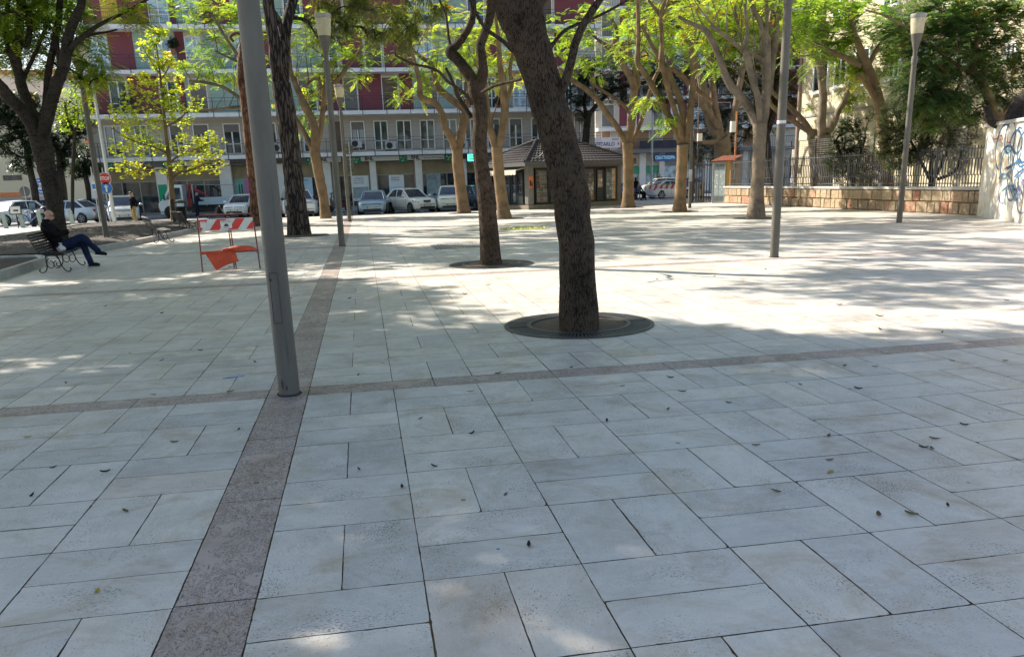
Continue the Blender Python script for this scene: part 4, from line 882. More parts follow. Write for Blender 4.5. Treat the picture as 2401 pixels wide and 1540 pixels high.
def banksign(a,c,tx,full,y,label):
    x0=fx(a,y,65.7);x1=fx(c,y,65.7);o=thing('shop_sign',label,'sign',((x0+x1)/2,65.83,3.58),0,'bank signs above the shopfronts')
    h=(x1-x0)/2
    b=MB();b.box(-h,h,-.1,0,-.17,.15);b.build('panel',cBAND,o)
    b=MB();b.box(-h-.62,-h-.01,-.13,0,-.32,.2);e=b.build('emblem',cGREEN,o)
    b=MB()
    for (sx,sz,s) in ((-.15,.08,.09),(.02,-.0,.075),(.14,.09,.06),(-.05,-.16,.08)):
        pts=[]
        for q in range(10):
            r=s if q%2==0 else s*.42;t=math.pi/2+q*math.pi/5;pts.append((-h-.315+sx+r*math.cos(t),sz-.05+r*math.sin(t)))
        b.ring_loft([[Vector((px_,-.14,pz_)) for px_,pz_ in pts],[Vector((px_,-.131,pz_)) for px_,pz_ in pts]])
    b.build('stars',cEM,e)
    t=text('BNL',.36,cTXT,o,(-h+.62,-.104,-.005),name='lettering',bold=.012)
    if full: text('GRUPPO BNP PARIBAS',.12,cTXT,o,(-h+2.0,-.104,-.05),name='lettering',width=1.5)
for (a,c,full,y,l) in [(268,330,0,388,'pale bank sign reading BNL nearest the street lamp on the left'),(402,470,0,387,'pale bank sign partly behind the yellow tree'),(497,540,1,386,'pale bank sign left of the reddish pine'),(600,642,1,384,'pale bank sign behind the nearest post'),(738,800,1,380,'pale bank sign crossed by the tan tree and the lamp post'),(846,936,0,375,'pale bank sign above the light blue car'),(955,1042,1,373,'pale bank sign above the white cars left of the tan tree'),(1062,1082,0,371,'narrow bank sign ending at the pharmacy sign')]:
    banksign(a,c,'BNL',full,y,l)
# posters and window dressing
pBLUE=M('poster_blue',(.52,.70,.86),.4,var=.15,scale=1.5);pWHITE=M('poster_white',(.80,.82,.86),.4,var=.06);pPINK=M('poster_pink',(.62,.16,.42),.5,var=.1);pGREY=M('poster_scene',(.30,.38,.42),.5,var=.4,scale=3)
def poster(a,c,y0,y1,mats,label,lines=(),pic=None,group='posters in the shop windows'):
    Y=66.38;p0=atY(a,y0,Y);p1=atY(c,y1,Y);o=thing('poster',label,'poster',((p0.x+p1.x)/2,Y,max(.25,p1.z)),0,group)
    w=(p1.x-p0.x)/2;h=p0.z-max(.25,p1.z)
    b=MB();b.box(-w,w,0,.02,0,h);b.build('sheet',mats,o)
    if pic:
        b=MB();b.box(-w*.9,w*.9,-.008,-.001,h*.1,h*.55);b.build('picture',pic,o)
    for i,t in enumerate(lines): text(t,.15,cTXT,o,(-w*.15,-.006,h-.2-.17*i),name='lettering',width=w*1.1)
poster(993,1003-2,0,0,pWHITE,'x') if False else None
poster(823,868,413,470,pWHITE,'white car loan poster behind the small lamp',('SCEGLI','LA TUA','AUTO'),pGREY)
poster(911,950,411,470,pWHITE,'poster of a small figure on a blue sea above the light blue car',('SEMPLICE','COMODO'),pBLUE)
poster(999,1036,408,480,pGREY,'pale green poster behind the white crossover',('MUTUO','CASA'))
poster(702,735,417,460,pBLUE,'large pale blue poster right of the plated pine',('INVESTIMENTO',))
poster(572,592,421,455,pPINK,'pink poster left of the reddish pine')
b=MB();p0=atY(377,433,65.87);p1=atY(392,497,65.87);b.box(-.3,.3,-.015,0,0,p0.z-p1.z);o=b.build('banner',M('banner_green',(.0,.36,.17),.5,var=.08),None);o.location=((p0.x+p1.x)/2,65.87,p1.z);tag(o,'tall green banner fixed on the white pillar beside the yellow tree','banner')
# pharmacy sign
o=thing('neon_sign','lit green pharmacy sign letter beside the dark tree trunk','sign',atY(1105,370,65.4))
b=MB();b.box(-.4,.25,-.06,.06,-.32,.32);b.build('panel',M('sign_black',(.02,.025,.02),.4),o)
gm=M('neon_green',(.05,.85,.42),.5,emit=2.2);b=MB();b.box(-.28,-.18,-.09,-.062,-.25,.25)
for z in (-.25,-.05,.15): b.box(-.178,.14,-.09,-.062,z,z+.1)
b.build('letter',gm,o)
text('F.SERRA',.3,M('dim_letters',(.12,.1,.05),.6),ap,(fx(1112,415),.49,2.75),name='lettering')

# ---------- second block beyond the kiosk
S2=86.;sb=thing('apartment_building','farther beige block with red panels and a long balcony over shops, beyond the kiosk','building',(0,S2,0))
def sx(px_,py_,Y=S2): return atY(px_,py_,Y).x
def sz(px_,py_,Y=S2): return atY(px_,py_,Y).z
x0=sx(1396,280);x1=sx(1870,250)
zf=[sz(1500,y) for y in (352,300,229,160,90,20,-40)]
b=MB();b.box(x0,x1,.8,12,.03,zf[0]);b.build('ground_floor_wall',M('shop_wall',(.45,.44,.42),.8,var=.1),sb)
b=MB();b.box(x0,x1,0,12,zf[0],zf[1]-.3);b.mi=1
for i in range(1,6):
    segs=[(1396,1452,0),(1452,1500,1),(1500,1560,0),(1560,1610,1),(1610,1660,0),(1660,1720,1),(1720,1800,0),(1800,1870,1)]
    for a,c,m in segs: b.mi=m;b.box(sx(a,270),sx(c,270),0,12,zf[i]-.299,zf[i+1]-.301)
b.build('wall',[cBEIGE,cRED],sb)
b=MB();b.box(x0-.3,x1+.3,-.8,12,zf[6]-.3,zf[6]);b.build('roof',cSLAB,sb)
for i in (1,2,3,4,5):
    s=MB();s.box(x0,x1,-1.0,-.002,zf[i]-.3,zf[i]);sl=s.build('balcony',cSLAB,sb)
    if i>1:
        b=MB()
        for xx in np.arange(x0,x1,.25): b.box(xx,xx+.02,-.95,-.93,zf[i],zf[i]+.9)
        b.box(x0,x1,-.96,-.93,zf[i]+.9,zf[i]+.94);b.build('railing',cIRON,sl)
b=MB();b.box(x0,x1,-1.4,-.002,zf[0]-.35,zf[0]-.02);sl=b.build('balcony',M('dark_fascia',(.16,.16,.17),.7),sb)
b=MB()
for xx in np.arange(x0,x1,.22): b.box(xx,xx+.02,-1.36,-1.34,zf[0]-.02,zf[0]+1.)
b.box(x0,x1,-1.37,-1.33,zf[0]+1.,zf[0]+1.05);b.build('railing',cIRON,sl)
b=MB();b.box(sx(1500,340,S2-1.3),sx(1640,340,S2-1.3),-1.325,-1.30,zf[0]+.1,zf[0]+.85);b.build('screen',M('balcony_screen',(.05,.05,.07),.8,var=.3,scale=2),sl)
cSH2=M('shutter_orange',(.42,.25,.15),.7,var=.1)
def S2win(items,zi,mk):
    for a,c in items:
        xa,xc=sx(a,320),sx(c,320);z0=zf[zi]+.15;b=MB()
        for i in range(26): b.box(xa+.05,xc-.05,-.05,-.003,z0+i*.08,z0+i*.08+.07)
        b.build('shutter',mk,sb);b=MB();b.box(xa,xa+.05,-.07,0,z0,z0+2.15);b.box(xc-.05,xc,-.07,0,z0,z0+2.15);b.box(xa,xc,-.07,0,z0+2.15,z0+2.22);b.build('window_frame',cWHITE,sb)
S2win([(1410,1432),(1446,1470),(1480,1522),(1552,1580),(1590,1612),(1625,1650),(1680,1720),(1740,1780)],0,cSH2)
for i in (1,2,3,4):
    S2win([(1410,1440),(1530,1552),(1680,1710),(1760,1790)],i,cSHUTG)
    for a,c in ((1572,1600),(1622,1650),(1470,1492)): window(sb,sx(a,270),sx(c,270),zf[i]+.1,zf[i]+2.2,S2,O=S2,glass=cGLASSL)
# shops of the second block
for a,c in ((1466,1476),(1500,1514),(1546,1558),(1600,1612),(1650,1662),(1740,1752)):
    b=MB();b.box(sx(a,420),sx(c,420),0.,.79,.03,zf[0]-.36);b.build('pillar',cPILL,sb)
b=MB();b.box(sx(1476,420),sx(1500,420),.3,.4,zf[0]-1.6,zf[0]-.4);b.box(sx(1514,420),sx(1546,420),.3,.4,zf[0]-1.6,zf[0]-.4);b.build('lintel',cBEIGE,sb)
gs=M('shutter_green',(.05,.36,.20),.55,var=.15)
for a,c in ((1476,1508),(1515,1548)):
    b=MB()
    for i in range(5): b.box(sx(a,380)+.02,sx(c,380)-.02,.2,.26,zf[0]-2.35+i*.14,zf[0]-2.35+i*.14+.125)
    b.build('shutter',gs,sb)
for a,c in ((1477,1505),(1515,1545),(1559,1600),(1612,1650)):
    b=MB();b.box(sx(a,420)+.04,sx(c,420)-.04,.5,.6,.1,zf[0]-1.7);b.build('shop_window',cGLASSL,sb)
o=thing('shop_sign','blue shop sign with pale lettering on the farther block','sign',(sx(1558,370),S2-.1,sz(1558,370)))
w=(sx(1582,370)-sx(1534,370))/2
b=MB();b.box(-w,w,-.1,.05,-.32,.32);b.build('panel',M('sign_blue',(.03,.12,.5),.4),o);text('CREATTIVISSIMA',.5,M('sign_cyan',(.35,.75,.85),.4,emit=.2),o,(0,-.11,0),width=w*1.9)
o=thing('banner','white banner reading ANTITARLO hung on the balcony rail behind the kiosk','banner',atY(1418,335,S2-1.45))
b=MB();b.box(-1.85,1.65,-.012,.012,-.5,.5);b.build('cloth',M('banner_white',(.66,.64,.66),.7,var=.05),o);text('ANTITARLO',.52,M('letters_navy',(.04,.05,.12),.6),o,(-.25,-.018,-.16),width=2.6,bold=.01)
text('SESNO',.24,M('letters_navy'),o,(1.1,-.018,.3),name='lettering');b=MB();b.lathe([(.0,-.17),(.1,0),(.0,.17)],4,c=(1.42,-.02,-.12));b.build('emblem',M('emblem_red',(.6,.05,.06),.6),o)

# ---------- yellow building on the right (its long side faces the square)
YX=26.2;yc=YX/(ray(1866,330).x/ray(1866,330).y)
yb=thing('yellow_building','pale yellow rendered building behind the railings on the right, with shuttered windows','building',(YX,yc,0))
yel=M('yellow_render',(.56,.48,.33),.85,var=.10,scale=.8,bump=.2,bscale=25)
b=MB();b.box(0,12,-26,0,-.1,14);b.build('wall',yel,yb)
b=MB();b.box(-.5,12.4,-26.4,.4,14,14.35);b.build('roof',M('eaves',(.35,.28,.2),.8),yb)
def yz(px_,py_): p=atX(px_,py_,YX);return p.y-yc,p.z
pipe=MB();y,z=yz(1872,250);pipe.tube([(-.09,-.25,0),(-.09,-.25,13.8)],.09,8);pipe.build('drain_pipe',M('pipe_pinkish',(.36,.25,.2),.6),yb)
_,z=yz(1930,268);b=MB();b.box(-.05,-.001,-26,-.4,z-.05,z+.05);b.build('string_course',M('course_grey',(.3,.3,.27),.8),yb)
b=MB();b.box(-.03,-.001,-5.,-.9,.0,3.2);b.build('panel',M('panel_grey',(.20,.18,.15),.8),yb) if False else None
def ywin(a,c,t,bo,par=yb):
    y0,z1=yz(a,t);y1,z0=yz(c,bo);y0,y1=min(y0,y1),max(y0,y1);T=Matrix.Identity(4)
    b=MB();b.box(-.1,0,y0,y0+.09,z0,z1);b.box(-.1,0,y1-.09,y1,z0,z1);b.box(-.1,0,y0+.09,y1-.09,z1-.09,z1);b.box(-.1,0,y0+.09,y1-.09,z0,z0+.09);b.box(-.09,0,(y0+y1)/2-.05,(y0+y1)/2+.05,z0+.09,z1-.09)
    b.box(-.18,-.101,y0-.15,y1+.15,z0-.1,z0-.004);f=b.build('window',cWHITE,par);b=MB();b.box(-.04,-.02,y0+.09,y1-.09,z0+.09,z1-.09);b.build('pane',cGLASS,f)
for a,c,t,bo in ((1912,1942,140,212),(1962,1985,128,200),(2010,2038,118,195),(2090,2110,120,182),(2160,2185,100,170),(2250,2275,80,150),(2365,2385,100,130),(1905,1935,-10,55),(1960,1985,-30,40),(2080,2110,-60,10)): ywin(a,c,t,bo)
ywin(2268,2300,260,270) if False else None
o=MB().box(-.04,-.004,-.5,.5,-.28,.28).build('wall_plaque',M('plaque',(.42,.40,.33),.6,var=.1),None);p=atX(1884,318,YX);o.location=(YX,p.y,p.z);tag(o,'small pale plaque on the yellow wall above the railings','plaque')

# ---------- buildings far left
lb=thing('cream_building','cream building with a dark strip window and an orange band at the far left','building',(-40,100,0))
cream=M('cream_render',(.72,.62,.40),.85,var=.05);p0=atY(-60,490,100);p1=atY(112,300,100)
b=MB();b.box(p0.x+40-14,p1.x+40,0,12,-.1,11.);b.build('wall',cream,lb)
za,zb2=atY(50,478,100).z,atY(50,465,100).z
b=MB();b.box(p0.x+40-14,atY(54,470,100).x+40,-.12,-.001,atY(50,461,100).z,atY(50,455,100).z+.2);b.build('awning',M('orange_band',(.75,.25,.09),.7),lb)
b=MB();b.box(atY(8,420,100).x+40,atY(52,420,100).x+40,-.05,-.001,atY(30,423,100).z,atY(30,411,100).z);b.build('window',cGLASS,lb)
b=MB();b.box(p0.x+40-14,p1.x+40-.2,-.05,-.001,-.1,atY(50,463,100).z);b.build('base_wall',M('base_grey',(.42,.40,.36),.8),lb)
ob=thing('orange_building','row of cream and orange houses seen between the street trees','building',(-35,112,0))
b=MB();xs=[atY(x,450,112).x+35 for x in (112,140,172,182,214,232)]
for i in range(5): b.mi=i%2;b.box(xs[i]+ (0 if i else 0),xs[i+1],-.02*(i%2),10,-.1,(9,8,7.4,8,7.5)[i])
b.build('wall',[cream,M('orange_render',(.62,.17,.06),.8,var=.1)],ob)
for (a,c,t,bo,m) in ((220,230,444,466,cOCHRE),(120,134,400,428,cRED),(150,158,436,470,cOCHRE)):
    b=MB();b.box(atY(a,450,112).x+35,atY(c,450,112).x+35,-.1,-.021,atY(a,bo,112).z,atY(a,t,112).z);b.build('window',m,ob)
hb=thing('pale_building','pale tall house seen through the branches at the far left','building',(-44,125,0))
b=MB();b.box(-16,6,0,10,-.1,17);b.build('wall',M('pale_render',(.60,.52,.46),.85,var=.06),hb)
b=MB();b.box(-16.3,6.3,-.3,10.3,17,17.5);b.build('roof',M('roof_orange',(.5,.2,.1),.8),hb)
for i in range(4):
    for j in range(4):
        b=MB();b.box(-14+i*5,-12.6+i*5,-.06,-.001,2+j*3.6,4+j*3.6);b.build('window',cSHUTG if (i+j)%2 else cOCHRE,hb)
# ================= STREET FURNITURE
poleG=M('pole_grey_paint',(.122,.110,.090),.55,.0,spec=.3,var=.26,scale=5,bump=.2,bscale=50,stretch=(1,1,.25))
lampG=M('lamp_glass',(.62,.58,.44),.35,var=.06)
def lampglass():
    m,nt,out=newmat('lamp_diffuser')
    d=N(nt,'ShaderNodeBsdfDiffuse');d.inputs[0].default_value=(.75,.70,.55,1);t=N(nt,'ShaderNodeBsdfTranslucent');t.inputs[0].default_value=(.9,.85,.68,1)
    tc=N(nt,'ShaderNodeTexCoord');n=N(nt,'ShaderNodeTexNoise',i_Scale=9.);L(nt,tc.outputs['Object'],n.inputs[0]);L(nt,ramp(nt,n.outputs[0],[(.3,(.66,.6,.46)),(.7,(.82,.78,.64))]),d.inputs[0])
    mx=N(nt,'ShaderNodeMixShader',i_0=.55);L(nt,d.outputs[0],mx.inputs[1]);L(nt,t.outputs[0],mx.inputs[2]);L(nt,mx.outputs[0],out.inputs[0]);return m
LG=lampglass();lidm=M('lamp_lid',(.30,.29,.26),.5,.3)
def lamp_post(label,loc,head=True,door=False,lean=0.):
    o=thing('street_lamp',label,'street lamp',loc,0,'tapered grey lamp posts of the square')
    b=MB();b.lathe([(.088,-.03),(.088,1.6),(.084,3.4),(.076,4.85)],24);b.build('post',poleG,o,smooth=True)
    b=MB();b.lathe([(.10,.0),(.105,.006),(.10,.012)],24);b.build('base_ring',M('gasket',(.02,.02,.02),.8),o)
    b=MB();b.lathe([(.092,4.78),(.092,4.95),(.08,5.0)],20);b.build('collar',poleG,o,smooth=True)
    b=MB();b.lathe([(.062,4.99),(.062,5.16),(.075,5.2),(.165,5.6),(.172,5.63)],20);b.build('lamp_cone',poleG,o,smooth=True)
    b=MB();b.lathe([(.165,5.632),(.178,5.7),(.205,6.0),(.222,6.16),(.215,6.16),(.16,5.64)],24);b.build('lamp_glass',LG,o,smooth=True)
    b=MB();b.lathe([(.18,6.03),(.215,6.07),(.228,6.165),(.225,6.19),(.1,6.21),(.01,6.215)],24);b.build('lamp_lid',lidm,o,smooth=True)
    if door:
        b=MB();a0=rad(-128);w=rad(46);T=[]
        for z0,z1 in ((.62,.626),(1.03,1.036)):
            b.ring_loft([[Vector((r*math.cos(a0+w*i/8),r*math.sin(a0+w*i/8),z)) for r,z in ((.0878,z0),(.0895,z0),(.0895,z1),(.0878,z1))] for i in range(9)])
        for a in (a0,a0+w): b.tube([(.0888*math.cos(a),.0888*math.sin(a),.62),(.0888*math.cos(a),.0888*math.sin(a),1.035)],.0018,4)
        a=a0+rad(5);b.ball((.089*math.cos(a),.089*math.sin(a),.98),.011,seg=8,rows=5)
        b.build('access_door',M('seam_dark',(.03,.03,.03),.8),o)
        b=MB();rs_=random.Random(9)
        for (za,zb_,aa,wa) in ((.06,.15,-118,9),(.05,.10,-96,7),(.3,.55,-74,1.2),(.2,.5,-70,.8),(1.3,1.75,-66,.9)):
            P_=[];n=9
            for i in range(n+1):
                t=i/n;w_=wa*math.sin(math.pi*(.1+.8*t))*rs_.uniform(.6,1.1);P_.append([Vector((.0893*math.cos(rad(aa+q)),.0893*math.sin(rad(aa+q)),za+(zb_-za)*t)) for q in (-w_,0,w_)])
            b.ring_loft(P_,False,False)
        b.build('worn_patch',M('worn_patch',(.055,.05,.045),.8,var=.5,scale=40),o)
    return o
L1=lamp_post('thick grey lamp post nearest the camera, standing where the pink stone bands cross',Vector((-.735,7.02,0)),door=True)
LL=[((802,577),'tapered grey lamp post on the pink band with a bright glass cup'),((820,520),'small tapered lamp post with a cream cup beside the backs of the road signs'),((1815,603),'tall grey post without visible head between the knotty tree and the yellow wall'),((2108,522),'tapered pale lamp post in front of the oleander bush near the graffiti wall'),((1617,488),'slim lamp post with white stickers beside the four limbed tree'),((250,560),'leaning looking grey lamp post in the planting bed behind the seated man')]
for p,l in LL:
    q=G(*p);z=0.
    if p[0]==250: q=G(250,558,.2);z=soilz(q.x,q.y)
    o=copy_tree(L1);o.location=(q.x,q.y,z);o['label']=l
    for c in list(o.children):
        if c.name.startswith(('access_door','worn_patch')): bpy.data.objects.remove(c)
    if p[0]==1617:
        b=MB();b.lathe([(.0895,1.35),(.0895,1.95)],12);b.build('sticker',M('sticker_white',(.66,.66,.66),.6),o)
    if p[0]==1815:
        b=MB();b.lathe([(.0885,2.62),(.0885,2.68)],12);b.build('tape_band',MATS.get('sticker_white') or M('sticker_white',(.66,.66,.66),.6),o)
# tall white street light
q=G(270,525);o=thing('street_lamp','tall white street light with a curved arm beside the stop sign','street lamp',q)
wz=M('galvanised_white',(.55,.56,.55),.5,.3,var=.1)
b=MB();top=atY(226,120,q.y)-q;pp=[(0,0,0),(top.x*.3,0,2.5),(top.x*.8,0,top.z-1)];b.tube([(0,0,-.1),(0,0,3),(-.02,0,6),(-.03,0,top.z)],[.11,.10,.08,.06],12);b.build('pole',wz,o,smooth=True)
b=MB();b.tube([Vector(v) for v in spline([(-.03,0,top.z-.02),(.05,-.3,top.z+.5),(.4,-.9,top.z+.8),(1.0,-1.6,top.z+.85)],4)],.05,8);b.ball((1.25,-1.9,top.z+.86),.5,.18,.1);b.build('lamp_arm',wz,o,smooth=True)
q=G(1527,462);o=thing('street_lamp','tall thin white pole in front of the farther shops','pole',Vector((q.x,q.y+.0,-.1)))
t=atY(1527,237,q.y);b=MB();b.tube([(0,0,0),(0,0,t.z*.6),(0,0,t.z+.1)],[.10,.08,.06],10);b.build('pole',wz,o,smooth=True);b=MB();b.lathe([(.13,0),(.13,.5),(.10,.55)],10);b.build('base_sleeve',poleG,o)
q=atY(1340,420,63.3);o=thing('street_lamp','slender grey lamp post between the kiosk roof and the apartment block','pole',(q.x,63.3,0));b=MB();b.tube([(0,0,0),(0,0,7.2)],[.09,.06],10);b.build('pole',poleG,o,smooth=True);b=MB();b.ball((0,-.3,7.25),.12,.4,.08);b.build('lamp_head',poleG,o)
# ---------- tree gratings
iron=M('cast_iron',(.075,.070,.068),.5,.4,var=.3,scale=30)
soilg=M('gravel_soil',(.12,.088,.062),.95,var=.75,scale=60,bump=1.,bscale=90)
def grating(label,loc,simple=False):
    o=thing('tree_grating',label,'tree grating',loc,0,'round tree gratings')
    b=MB();b.lathe([(.0,.003),(.95,.003),(.95,.006),(.0,.006)],40) if False else b.ring_loft([[Vector((.87*math.cos(t),.87*math.sin(t),z)) for t in np.linspace(0,2*math.pi,48,endpoint=False)] for z in (.001,.005)]);b.build('pit',M('pit_shade_black',(.012,.011,.010),.95),o);b=MB();rs_=random.Random(6);R_=[[Vector((r*math.cos(t),r*math.sin(t),z+rs_.uniform(-.004,.006))) for t in np.linspace(0,2*math.pi,40,endpoint=False)] for r,z in ((.57,.006),(.5,.014),(.4,.022),(.25,.034),(.01,.04))];b.ring_loft(R_,True,False);b.build('soil',soilg,o,smooth=True)  # black disc laid on the paving stands in for the shade under the slots
    def ann(r0,r1,z0,z1,name,parent,a0=0,a1=2*math.pi,n=64):
        b=MB();b.ring_loft([[Vector((r*math.cos(a0+(a1-a0)*i/n),r*math.sin(a0+(a1-a0)*i/n),z)) for r,z in ((r0,z0),(r1,z0),(r1,z1),(r0,z1))] for i in range(n+1)]);return b.build(name,iron,parent)
    rim=ann(.85,.895,.004,.018,'outer_ring',o);ann(.575,.625,.004,.022,'inner_ring',o)
    b=MB();n=110
    for i in range(n):
        a=2*math.pi*i/n;w=.5
        if i%55==0: continue
        for r0,r1,hw in ((.626,.849,.0125),):
            ca,sa=math.cos(a),math.sin(a)
            P=[(r0*ca-hw*.8*sa*-1*-1,0)]
            A=[Vector((r0*ca+hw*.72*sa,r0*sa-hw*.72*ca,0)),Vector((r1*ca+hw*1.25*sa,r1*sa-hw*1.25*ca,0)),Vector((r1*ca-hw*1.25*sa,r1*sa+hw*1.25*ca,0)),Vector((r0*ca-hw*.72*sa,r0*sa+hw*.72*ca,0))]
            b.ring_loft([[p+Vector((0,0,.007)) for p in A],[p+Vector((0,0,.017)) for p in A]])
    b.build('slotted_bars',iron,o)
    return o
g1=grating('wide round iron grating with radial slots round the big leaning trunk',(2.45,9.49,0))
for p,l in (((1152,620),'round iron grating round the slimmer dark forked tree'),((712,553),'iron grating edge showing beside the plated pine'),((1775,512),'flat dark tree pit round the knotty pale tree'),((1593,497),'flat dark tree pit round the four limbed tree'),((1472,487),'flat dark tree pit beside the kiosk'),((1088,500),'flat dark tree pit round the tan tree by the white cars'),((1183,513),'flat dark tree pit round the V forked tree')):
    q=G(*p);o=copy_tree(g1);o.location=q;o['label']=l
q=G(1230,536);o=thing('tree_pit','mossy round tree pit without a tree in the middle of the sunlit paving','tree pit',q)
b=MB();b.ring_loft([[Vector((.95*math.cos(t),.95*math.sin(t),z)) for t in np.linspace(0,2*math.pi,32,endpoint=False)] for z in (.0015,.006)]);b.build('soil_pit',M('mossy_soil',(.22,.20,.09),.95,var=.5,scale=14),o)
rng=np.random.default_rng(5);P_=np.stack([rng.uniform(-.85,.85,260),rng.uniform(-.85,.85,260),np.full(260,.006)],1);P_=P_[(P_[:,0]**2+P_[:,1]**2)<.75]
Q,T=leaf_arrays('oval',P_,dirs(len(P_),rng,.2,.9),.09,rng);link('weeds',quads_mesh('weeds',Q,T,GREEN),o)
q=G(1082,577);o=thing('drain_grating','square slatted drain grating set in the sunlit paving','drain cover',q)
b=MB();b.box(-.8,.8,-.8,.8,.0012,.004);b.build('recess',cDARK,o);b=MB()
for i in range(16): b.box(-.8+i*.1,-.8+i*.1+.062,-.8,.8,.0045,.01)
b.build('slats',M('grating_grey',(.30,.29,.27),.6,.3),o)
# ---------- benches of iron slats with scrolled feet
bm_=M('bench_iron',(.018,.017,.02),.6,.2,var=.3,scale=14)
prof=[(-.36,.86),(-.385,.845),(-.37,.80),(-.33,.72),(-.285,.62),(-.235,.52),(-.17,.445),(-.08,.41),(.02,.405),(.12,.42),(.20,.435),(.26,.425),(.285,.395)]
PS=[Vector((0,p[0],p[1])) for p in spline(prof,5)]
def arcl(P_):
    s=[0]
    for a,b_ in zip(P_[:-1],P_[1:]): s.append(s[-1]+(b_-a).length)
    return s
SL=arcl(PS)
def at_len(s):
    for i in range(len(SL)-1):
        if SL[i+1]>=s:
            t=(s-SL[i])/(SL[i+1]-SL[i]);return PS[i].lerp(PS[i+1],t),(PS[i+1]-PS[i]).normalized()
    return PS[-1],(PS[-1]-PS[-2]).normalized()
def make_bench(label,loc,rz,Lb=1.9,group='iron slatted benches'):
    o=thing('bench',label,'bench',loc,rz,group)
    n=15
    for part,r0,r1 in (('backrest',0,8),('seat',8,15)):
        b=MB()
        for i in range(r0,r1):
            s=.03+(SL[-1]-.06)*i/(n-1);p,t=at_len(s);nn=Vector((0,-t.z,t.y))
            h=.021;A=[p-t*h+nn*.004,p+t*h+nn*.004,p+t*h-nn*.004+nn*.0,p-t*h-nn*.004]
            b.ring_loft([[q+Vector((-Lb/2,0,0)) for q in A],[q+Vector((Lb/2,0,0)) for q in A]])
        b.build(part,bm_,o)
    for x in (-Lb/2+.01,-Lb/6,Lb/6,Lb/2-.01):
        b=MB();b.ring_loft([[p+Vector((x-.014,0,0))+Vector((0,-.011*1,-.006)),p+Vector((x+.014,0,0))+Vector((0,-.011,-.006)),p+Vector((x+.014,0,0))+Vector((0,-.02,-.012)),p+Vector((x-.014,0,0))+Vector((0,-.02,-.012))] for p in PS])
        b.build('strap',bm_,o)
    for x in (-Lb/2+.16,Lb/2-.16):
        b=MB();X=lambda y,z: Vector((x,y,z))
        # rear leg and front leg with curled feet, two scrolls between
        b.tube([X(*p) for p in spline([(-.13,.40),(-.14,.3),(-.14,.16),(-.17,.06),(-.23,.02),(-.29,.035),(-.30,.075),(-.275,.10)],4)],.013,6)
        b.tube([X(*p) for p in spline([(.09,.40),(.12,.30),(.15,.18),(.20,.07),(.26,.02),(.315,.03),(.335,.07),(.315,.10)],4)],.013,6)
        b.tube([X(*p) for p in spline([(-.135,.36),(-.05,.395),(.05,.38),(.10,.34)],4)],.010,6)
        for sg,cx in ((-1,-.055),(1,.065)):
            pts=[]
            for k in range(16):
                a=rad(100)+k*rad(24);r=.088-.0028*k
                pts.append(X(cx+sg*-r*math.cos(a)*1.0,.205+r*math.sin(a)*1.45))
            b.tube(pts,.0095,6)
        b.build('leg',bm_,o)
    return o
bn=Vector((-7.05,20.9,0))
dirb=(Vector((-7.05,20.9,0)));
bench1=make_bench('nearest black iron bench with scrolled feet, the man sits on its far end',bn,rad(0),2.0)
for p,rz,l in (((392,560),1,'second empty iron bench standing before the planting bed kerb'),((448,537),2,'third iron bench behind the red and white barrier, beside the litter bin')):
    pass
def heading(deg): return rad(deg)
# bench faces +X (towards the square): local +y is the sitting side, so rotate -90 degrees
bench1.rotation_euler.z=rad(-83);bench1.location=(-7.02,20.95,0)
for (x,y,r,l) in [(-7.05,30.9,-70,'second iron bench, empty, in front of the planting bed kerb'),(-7.35,37.4,-66,'third iron bench, empty, half hidden by the red and white barrier'),(*G(537,521)[:2],-80,'fourth iron bench, seen end on above the barrier by the white car'),(*G(496,523)[:2],95,'fifth iron bench, seen from its back in front of the white truck')]:
    c=copy_tree(bench1);c.location=(x,y,0);c.rotation_euler.z=rad(r);c['label']=l
# ---------- litter bin
q=G(412,533);o=thing('litter_bin','black litter bin with a domed hood on a post beside the yellow tree','litter bin',(q.x,q.y,0))
bk=M('bin_black',(.02,.02,.02),.45,.2)
b=MB();b.box(-.06,.06,-.05,.05,0,1.22);b.ball((0,0,1.26),.07);b.build('post',bk,o)
b=MB();b.lathe([(.17,.28),(.2,.34),(.255,.9),(.275,.93),(.265,.96)],20,c=(.36,0,0));b.build('bucket',bk,o,smooth=True)
b=MB();b.lathe([(.28,1.12),(.30,1.15),(.2,1.22),(.05,1.25)],20,c=(.36,0,0));b.build('hood',bk,o,smooth=True)
b=MB();b.tube([(.36-.2,.1,.93),(.36-.22,.1,1.15)],.012);b.tube([(.36+.2,-.1,.93),(.36+.22,-.1,1.15)],.012);b.build('bracket',bk,o)
# ---------- red and white roadworks barrier
a_=G(475,638);c_=G(610,630);mid=(a_+c_)/2;ang=math.atan2(c_.y-a_.y,c_.x-a_.x);Lw=(c_-a_).length
o=thing('barrier','red and white striped roadworks barrier standing on the paving','barrier',(mid.x,mid.y,0),ang);hw=Lw/2
red=M('barrier_red',(.62,.03,.02),.45,var=.15,scale=8);wht=M('barrier_white',(.58,.58,.56),.45,var=.1,scale=8);rust=M('rusty_tube',(.16,.045,.045),.6,.3,var=.5,scale=25)
lean=.10
def bp(x,z): return Vector((x*hw/.59*1.,lean*(z/1.2),z))
b=MB();b.tube([bp(*p) for p in [(-.59,0),(-.575,.5),(-.565,1.0),(-.56,1.12),(-.53,1.165),(-.48,1.175),(.48,1.175),(.53,1.165),(.56,1.12),(.57,.9),(.58,.5),(.59,0)]],.0145,8);b.build('frame',rust,o,smooth=True)
b=MB();b.tube([bp(-.575,.38),bp(.58,.385)],.012,8);b.build('crossbar',rust,o)
